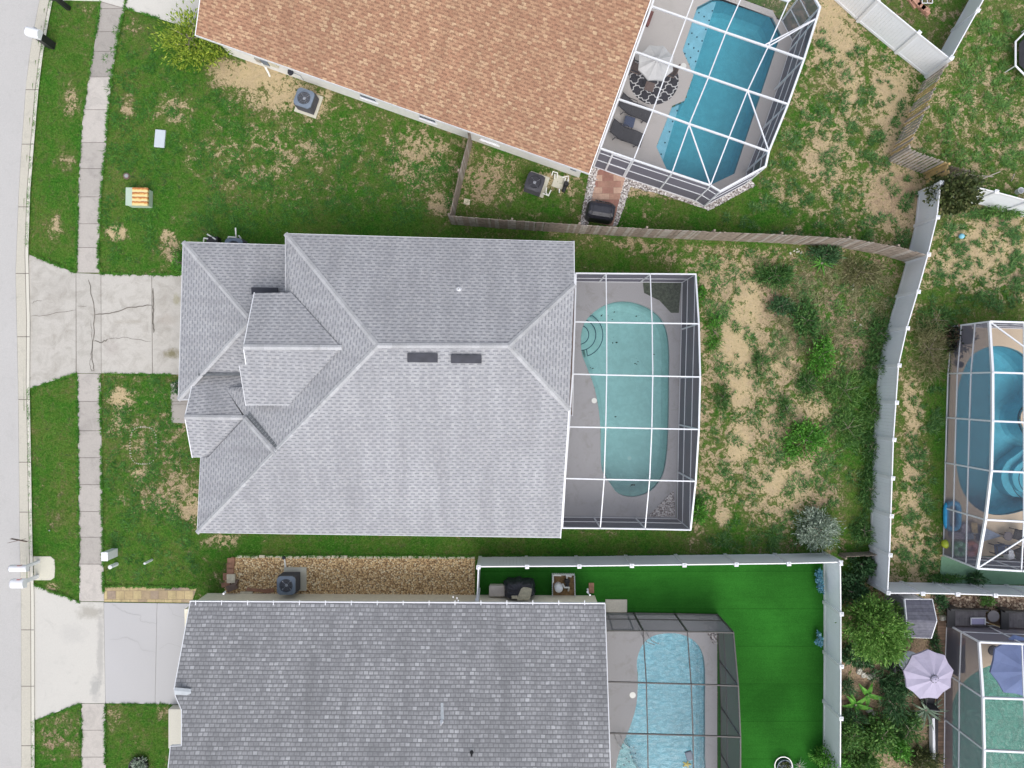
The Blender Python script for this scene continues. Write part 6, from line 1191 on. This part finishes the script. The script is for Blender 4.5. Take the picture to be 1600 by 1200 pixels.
shrub('dark grassy weed clump below the wooden fence', 1210, 430, 32, 22, .6, 'weed', 1700, .24, asp=.14, seed=10, spike=.5, clumps=20); shrub('grey green weed clump near the spiky star plant', 1290, 398, 24, 16, .7, 'drk', 1200, .2, asp=.18, seed=11, spike=.4); shrub('pale dry weed clump below the wooden fence near the long fence', 1345, 425, 34, 26, .6, 'dry', 1300, .22, asp=.12, seed=12, spike=.5)
shrub('dark weed clump with pale tips in the upper weedy yard', 1222, 478, 22, 16, .5, 'drk', 900, .16, asp=.25, seed=13, spike=.4)
for i, (x, y, rx, ry, mt, nn) in enumerate(((1375, 520, 16, 28, 'weed', 900), (1368, 575, 20, 30, 'weed', 1100), (1366, 640, 18, 34, 'mid', 1200), (1362, 700, 16, 30, 'weed', 900), (1360, 765, 14, 32, 'weed', 900), (1352, 830, 16, 26, 'weed', 800), (1320, 610, 34, 30, 'mid', 1500), (1325, 668, 28, 30, 'mid', 1200), (1262, 600, 22, 22, 'weed', 700), (1190, 570, 14, 20, 'weed', 500), (1130, 620, 12, 24, 'weed', 500), (1118, 520, 14, 30, 'brt', 600), (1230, 640, 16, 20, 'weed', 500))):
    shrub(['tall grassy weeds against the long white fence, upper clump', 'tall grassy weeds against the long white fence below the upper clump', 'thick green weeds against the middle of the long white fence', 'narrow weeds against the fence below the thick clump', 'narrow weeds against the lower part of the long fence', 'grassy weeds between the silver shrub and the long fence', 'broad low patch of green weeds right of the bright bush', 'broad low patch of green weeds right of the deep green bush', 'low dark weed patch below the bright leafy bush', 'small dark weed patch in the sandy strip of the back yard', 'small weed patch beside the middle cage', 'bright low weeds just right of the middle cage top corner', 'small weed patch above the deep green bush'][i], x, y, rx, ry, .45 if i > 5 else .7, mt, nn, .2, asp=.14, seed=30 + i, spike=.5, clumps=14, name='weeds', cat='weeds', group='weed clumps', lift=.02)
def tree(label, px, py, rx, ry, h, mt, n, size, seed=0, **kw): return shrub(label, px, py, rx, ry, h, mt, n, size, name='tree', cat='tree', seed=seed, lift=.35, **kw)
tree('round bright green tree between the turf fence and the small shed', 1373, 985, 52, 54, 3.2, 'tre', 11000, .16, 14, clumps=90, asp=.32, shell=.72); tree('dark olive tree at the top of the long white fence', 1497, 296, 38, 34, 2.8, 'olv', 3200, .17, 15, clumps=26, asp=.55)
shrub('pale twiggy dry shrub left of the right edge cage', 1456, 545, 34, 50, 1.0, 'dry', 2000, .34, asp=.05, seed=16, spike=.3, clumps=18); shrub('low green growth behind the dry shrub', 1462, 500, 30, 24, .5, 'weed', 900, .2, asp=.14, seed=17, group='weed clumps')
shrub('dark red tinged potted plant inside the right edge cage', 1504, 530, 22, 24, 1.0, 'red', 1200, .16, seed=18, asp=.5, z=.07); shrub('tall grassy growth below the white fence at the right edge', 1575, 325, 40, 14, .8, 'mid', 1100, .22, asp=.15, seed=19)
shrub('dark shrub strip at the foot of the turf fence corner', 1335, 925, 22, 28, 1.2, 'drk', 1700, .16, seed=20, clumps=18); shrub('dark shrub under the long fence corner', 1350, 885, 20, 16, .9, 'drk', 1000, .15, seed=21); shrub('dark understory shrub below the round green tree', 1345, 1028, 26, 18, 1.0, 'drk', 1300, .16, seed=22)
for i, (x, y, rx, ry, h, mt, nn, sz, asp, lab) in enumerate(((1412, 1062, 28, 34, 1.1, 'drk', 1900, .30, .10, 'dark grassy shrub left below the lavender umbrella'), (1395, 1100, 26, 30, 1.0, 'drk', 1700, .28, .12, 'dark spiky shrub left of the agave'), (1420, 1140, 24, 26, 1.0, 'weed', 1500, .2, .2, 'green shrub below the agave'), (1330, 1152, 22, 24, 1.3, 'mid', 1900, .13, .5, 'leafy green bush beside the lower turf fence'), (1376, 1150, 26, 30, 1.5, 'mid', 2400, .15, .5, 'larger leafy bush in the middle of the bottom bed'), (1408, 1172, 14, 22, 1.2, 'brt', 900, .16, .4, 'bright narrow bush near the bottom edge'), (1305, 1195, 22, 20, 1.8, 'brt', 1800, .13, .5, 'bush leaning over the bottom of the turf fence'), (1350, 1195, 30, 16, 1.2, 'mid', 1700, .15, .4, 'low leafy bush on the bottom edge right of the fence'), (1440, 1190, 30, 18, .9, 'olv', 1400, .26, .12, 'olive grassy clump on the bottom edge by the boardwalk'), (1335, 1125, 18, 16, .8, 'drk', 900, .2, .15, 'dark low clump below the broad leaf plant'), (1372, 1060, 12, 10, .5, 'drk', 300, .15, .2, 'tiny dark clump by the pale rocks'), (1325, 1075, 14, 12, .7, 'drk', 500, .2, .15, 'small dark clump above the broad leaf plant'), (1590, 990, 8, 6, .4, 'drk', 100, .1, .3, 'tiny plant at the right edge behind the cage'), (1470, 945, 12, 20, .5, 'drk', 500, .15, .3, 'low dark plants between the shed and the daybed'), (1462, 1010, 8, 26, .5, 'drk', 500, .14, .3, 'narrow dark plants left of the boardwalk'), (1545, 940, 14, 8, .6, 'mid', 400, .14, .3, 'green plants among the river rocks'), (1480, 905, 30, 6, .5, 'weed', 600, .14, .3, 'leafy edging between the white fence and the green path'), (1528, 905, 12, 8, .8, 'drk', 400, .16, .3, 'dark potted palm on the green painted path'))):
    shrub(lab, x, y, rx, ry, h, mt, nn, sz, asp=asp, seed=50 + i, spike=.35, clumps=16, name='garden_plant', cat='plant', group='plants in the right hand beds', lift=.05)
def rosette(label, px, py, n, L_, w, mt, h=.5, name='rosette_plant', cat='plant', seed=0, z=.04, droop=.6, up=.7):
    rnd = random.Random(seed); c = G(px, py, z); t = thing(name, label, cat, tuple(c)); 
    for i in range(n):
        a = i * 2.399 + rnd.uniform(-.2, .2); f = i / n; l = L_ * rnd.uniform(.75, 1.1); e = up * (1 - f * .8); m = MB(); d = Vector((math.cos(a), math.sin(a), 0)); s = Vector((-d.y, d.x, 0)); pr = None; K = 6
        for k in range(K + 1):
            q = k / K; p = c + d * l * q * math.cos(e * .6) + Vector((0, 0, .08 + l * (math.sin(e) * q * 1.3 - droop * q * q * .7) + h * .3)); ww = w * (1 - q) ** .6 * (.6 + q * 1.2 if q < .35 else 1) ; row = (p - s * ww / 2, p + Vector((0, 0, -ww * .2)), p + s * ww / 2)
            if pr: m.face([pr[0], row[0], row[1], pr[1]]); m.face([pr[1], row[1], row[2], pr[2]])
            pr = row
        m.build('leaf', LF[mt], t, smooth=True)
    m = MB(); m.cyl(c - Vector((0, 0, .02)), .08, .05, .15 + h * .3, 10); m.build('stem', M['wood'], t); return t
rosette('light green star shaped spiky plant in the upper weedy yard', 1282, 412, 13, .75, .07, 'brt', .2, seed=1, up=.35, droop=.3); rosette('large grey green agave like plant below the lavender umbrella', 1442, 1106, 30, .95, .10, 'aga', .5, seed=2); rosette('broad leaved banana like plant beside the turf fence', 1333, 1098, 7, .85, .26, 'brt', .5, seed=3, up=.6); rosette('second broad leaved plant with one long leaf to the right', 1352, 1083, 4, .8, .30, 'brt', .5, seed=8, up=.5)
rosette('pale bladed tuft by the wire ring planter at the turf bottom', 1247, 1194, 14, .45, .035, 'aga', .2, seed=4); rosette('small spiky fern below the round green tree', 1386, 1120, 16, .6, .05, 'mid', .3, seed=5)
c = G(220, 1195, .2); leaves('foliage', bpy.data.objects['potted_flower_ring'], tuple(c), (.36, .36, .2), 420, .12, LF['sil'], seed=6); c = G(1224, 1196, .2); leaves('foliage', t2, tuple(c), (.3, .3, .2), 300, .1, LF['olv'], seed=7)
for i, (x, y, ry_, lab) in enumerate(((1281, 902, 14, 'upper clump of blue flowers on the turf side of the right fence'), (1281, 1001, 11, 'lower clump of blue flowers on the turf side of the right fence'), (1283, 920, 10, 'pale blue trailing flowers just below the upper blue clump'))):
    c = G(x, y, .5); t = thing('flowering_vine', lab, 'flowers', (c.x, c.y, .05), group='blue flowers on the fence'); leaves('blossom', t, (c.x, c.y, .25), (.13, ry_ * .03, .5), 340, .07, LF['blu'], seed=70 + i, asp=.8); m = MB(); m.tube([(c.x + .05, c.y, .05), (c.x, c.y, .6)], .01, 5); m.build('stem', M['wood'], t)
# ---------------------------------------------------------------- short grass blades over the lawns
def lawn():
    n = 190000; PX = rng.uniform(-10, 1610, n); PY = rng.uniform(-10, 1210, n); s, b = masks(PX, PY); ok = rng.uniform(0, 1, n) < np.clip(1.15 - 1.55 * s, .06, 1)
    shr = lambda poly: [(p[0], p[1]) for p in poly]
    ex = EXCL + [cage_main_px, DECK_BOT, DECK_R, DECK_BR, DECK_OR, HS_BOT, TURF, ROCK, HS_MAIN, [(1463, 955), (1700, 955), (1700, 1290), (1455, 1290)], [(1455, 928), (1700, 930), (1700, 960), (1452, 955)], [(1470, 869), (1700, 869), (1700, 914), (1470, 912)],
               [(268, 598), (300, 598), (300, 661), (268, 661)], [(932, 255), (985, 270), (962, 356), (903, 352)], [gp(v) for v in (wa, wb, wb + en * 18, wa + en * 18)], [(1100, 330), (1040, 308), (980, 292), (975, 262), (1100, 300), (1180, 270), (1182, 290)], [(1300, 930), (1480, 930), (1470, 1250), (1300, 1250)]]
    for P in ex: ok &= ~inside(PX, PY, P)
    PX, PY, s, b = PX[ok], PY[ok], s[ok], b[ok]; z0 = np.full(len(PX), .035)
    # tufts creeping over the edges of the pavements
    def fringe(pts, k, sd=1.0):
        nonlocal PX, PY, s, b, z0
        P = np.array(pts, float); seg = np.linalg.norm(np.diff(P, axis=0), axis=1); cum = np.concatenate([[0], np.cumsum(seg)]); c0 = rng.uniform(0, cum[-1], int(cum[-1] * .28)); amp = rng.uniform(.2, 1.3, len(c0)); q = rng.integers(0, len(c0), int(cum[-1] * k)); u = np.clip(c0[q] + rng.normal(0, 1.6, len(q)), 0, cum[-1])
        x = np.interp(u, cum, P[:, 0]) + rng.normal(0, sd, len(q)) * amp[q]; y = np.interp(u, cum, P[:, 1]) + rng.normal(0, sd, len(q)) * amp[q]; PX = np.concatenate([PX, x]); PY = np.concatenate([PY, y]); ss, bb = masks(x, y); s = np.concatenate([s, ss * .6]); b = np.concatenate([b, bb]); z0 = np.concatenate([z0, np.full(len(x), .065)])
    yy = lambda a, c: np.arange(a, c, 8)
    for tab in (walk_l, walk_r):
        for a, c in ((0, 426), (584, 935), (1100, 1200)): fringe([(XA(tab, y), y) for y in yy(a, c)], 6)
    for a, c in ((0, 396), (608, 868), (1126, 1200)): fringe([(XA(kerb_edge, y) + .5, y) for y in yy(a, c)], 7)
    for pts in ([(46, 397), (120, 426)], [(157, 428), (283, 430)], [(160, 585), (268, 586)], [(47, 608), (122, 584)], [(55, 913), (125, 940)], [(166, 1099), (268, 1101)], [(54, 1126), (128, 1099)], [(165, 915.5), (308, 917)], [(363, 867.5), (742, 869)], [(197, 14), (253, 32)], [(267, 600), (268, 660)], [(748, 868), (1286, 865)]): fringe(pts, 6)
    n = len(PX); x = (PX - 800) * H / F; y = (600 - PY) * H / F; a = rng.uniform(0, 6.283, n); l = rng.uniform(.05, .13, n) * (1 + (s > .45) * .3); w = rng.uniform(.018, .04, n); zz = z0
    d = np.stack([np.cos(a), np.sin(a)], 1); hgt = rng.uniform(.03, .09, n)
    A = np.stack([x - d[:, 1] * w / 2, y + d[:, 0] * w / 2, zz], 1); B = np.stack([x + d[:, 1] * w / 2, y - d[:, 0] * w / 2, zz], 1); C_ = np.stack([x + d[:, 0] * l, y + d[:, 1] * l, zz + hgt], 1)
    V = np.stack([A, B, C_], 1).reshape(-1, 3); Fc = np.arange(n * 3).reshape(-1, 3); mm, t, bb, L = nt('grass blades'); g = t.nodes.new('ShaderNodeNewGeometry'); at = node(t, 'ShaderNodeAttribute', attribute_name='sand')
    r1 = ramp(t, [(0, (.012, .065, .007)), (.5, (.055, .185, .022)), (1, (.16, .36, .055))]); r2 = ramp(t, [(0, (.04, .08, .014)), (.5, (.13, .19, .04)), (1, (.32, .36, .12))]); vv = math_(t, 'ADD', math_(t, 'MULTIPLY', g.outputs['Random Per Island'], .5), math_(t, 'MULTIPLY', math_(t, 'SUBTRACT', noise(t, 3.6, 4, .7), .3), 1.3), clamp=True); L(vv, r1.inputs[0]); L(vv, r2.inputs[0])
    L(mixc(t, math_(t, 'ADD', math_(t, 'MULTIPLY', math_(t, 'SUBTRACT', at.outputs['Fac'], .25), 2.0), math_(t, 'MULTIPLY', math_(t, 'SUBTRACT', noise(t, .7, 4, .7), .45), 3.0), clamp=True), r1.outputs[0], r2.outputs[0]), bb.inputs['Base Color']); bb.inputs['Roughness'].default_value = .8; bb.inputs['Specular IOR Level'].default_value = .15
    o = npmesh('lawn_grass', V, Fc, mm); at2 = o.data.attributes.new('sand', 'FLOAT', 'POINT'); at2.data.foreach_set('value', np.repeat(s, 3).astype(np.float32)); tag(o, 'short green grass over the lawns and yards', 'grass', kind='stuff')
lawn()

def yard_weeds(name, label, poly, nc, R, mt, per=34, seed=0, hgt=.16):
    r = np.random.default_rng(seed); P = np.array(poly, float); c = []; 
    while len(c) < nc:
        x, y = r.uniform(P[:, 0].min(), P[:, 0].max()), r.uniform(P[:, 1].min(), P[:, 1].max())
        if inside(np.array([x]), np.array([y]), poly)[0] and not any(inside(np.array([x]), np.array([y]), q)[0] for q in (DECK_OR, DECK_R, cage_main_px)): c.append((x, y))
    C0 = np.array(c); rr = R * r.lognormal(0, .45, nc); k = np.repeat(np.arange(nc), (per * np.clip(rr / R, .4, 2.4)).astype(int)); n = len(k)
    a = r.uniform(0, 6.283, n); d = np.sqrt(r.uniform(0, 1, n)) * rr[k] * .7; x = (C0[k, 0] - 800) * H / F + d * np.cos(a) * r.uniform(.7, 1.3, n); y = (600 - C0[k, 1]) * H / F + d * np.sin(a) * r.uniform(.7, 1.3, n)
    a2 = a + r.normal(0, .8, n); L_ = r.uniform(.08, .22, n) * (rr[k] / R) ** .5; w = r.uniform(.02, .045, n); h = hgt * r.uniform(.3, 1.2, n); D = np.stack([np.cos(a2), np.sin(a2)], 1); z = np.full(n, .035)
    A = np.stack([x - D[:, 1] * w / 2, y + D[:, 0] * w / 2, z + h * .3], 1); B = np.stack([x + D[:, 1] * w / 2, y - D[:, 0] * w / 2, z + h * .3], 1); T = np.stack([x + D[:, 0] * L_, y + D[:, 1] * L_, z + h], 1)
    V = np.stack([A, B, T], 1).reshape(-1, 3); o = npmesh(name, V, np.arange(n * 3).reshape(-1, 3), LF[mt]); return tag(o, label, 'weeds', kind='stuff')
BY = [(1100, 400), (1200, 392), (1400, 420), (1380, 600), (1362, 860), (1100, 855), (1085, 830), (1098, 600)]
yard_weeds('yard_weeds', 'low dark green weeds scattered over the sandy back yard', BY, 250, .24, 'weed', seed=1); yard_weeds('yard_weeds', 'lighter fresh weeds scattered over the sandy back yard', BY, 70, .22, 'mid', seed=2); yard_weeds('dry_litter', 'dry stalks and litter in the upper back yard', [(1180, 395), (1400, 420), (1370, 580), (1210, 600)], 170, .2, 'dry', seed=3, hgt=.1)
yard_weeds('yard_weeds', 'weed tufts in the sandy yard right of the turquoise pool cage', [(1290, 30), (1440, 130), (1390, 250), (1440, 300), (1410, 390), (1200, 370), (1130, 345), (1240, 200)], 190, .18, 'weed', seed=4)
yard_weeds('yard_weeds', 'small round weed tufts in the sandy grass right of the long fence', [(1475, 330), (1600, 330), (1600, 480), (1430, 500), (1400, 880), (1465, 900), (1470, 600), (1420, 600)], 260, .12, 'weed', per=26, seed=5); yard_weeds('yard_weeds', 'small weed tufts in the top right yard', [(1490, 120), (1540, 10), (1600, 10), (1600, 280), (1430, 240)], 130, .16, 'mid', seed=6)
yard_weeds('yard_weeds', 'coarse grass clumps in the lawn north of the grey house', [(165, 40), (220, 60), (420, 190), (720, 240), (700, 340), (450, 358), (165, 420)], 420, .2, 'law', seed=7, per=26, hgt=.08); yard_weeds('yard_weeds', 'coarse grass clumps in the front lawn left of the grey house', [(165, 592), (262, 592), (300, 720), (310, 850), (345, 900), (165, 905)], 150, .2, 'law', seed=8, per=26, hgt=.08)

t = thing('pool_toy', 'grey and yellow pool toy floating in the pale blue pool at the bottom edge', 'pool toy', tuple(G(1075, 1188))[:2] + (-.1,)); p = G(1077, 1181, 0); m = MB(); m.box((p.x, p.y, -.02), (.35, .45, .12), .3); m.build('body', M['acgrey'], t, bevel=.04)
p = G(1073, 1194, 0); m = MB()
for q in range(5): a = q * 1.257; m.tube([(p.x, p.y, .02), (p.x + .22 * math.cos(a), p.y + .16 * math.sin(a), .0)], [.06, .03], 7)
m.build('arms', simple('yellow plastic', (.62, .52, .16), .5, .1), t)
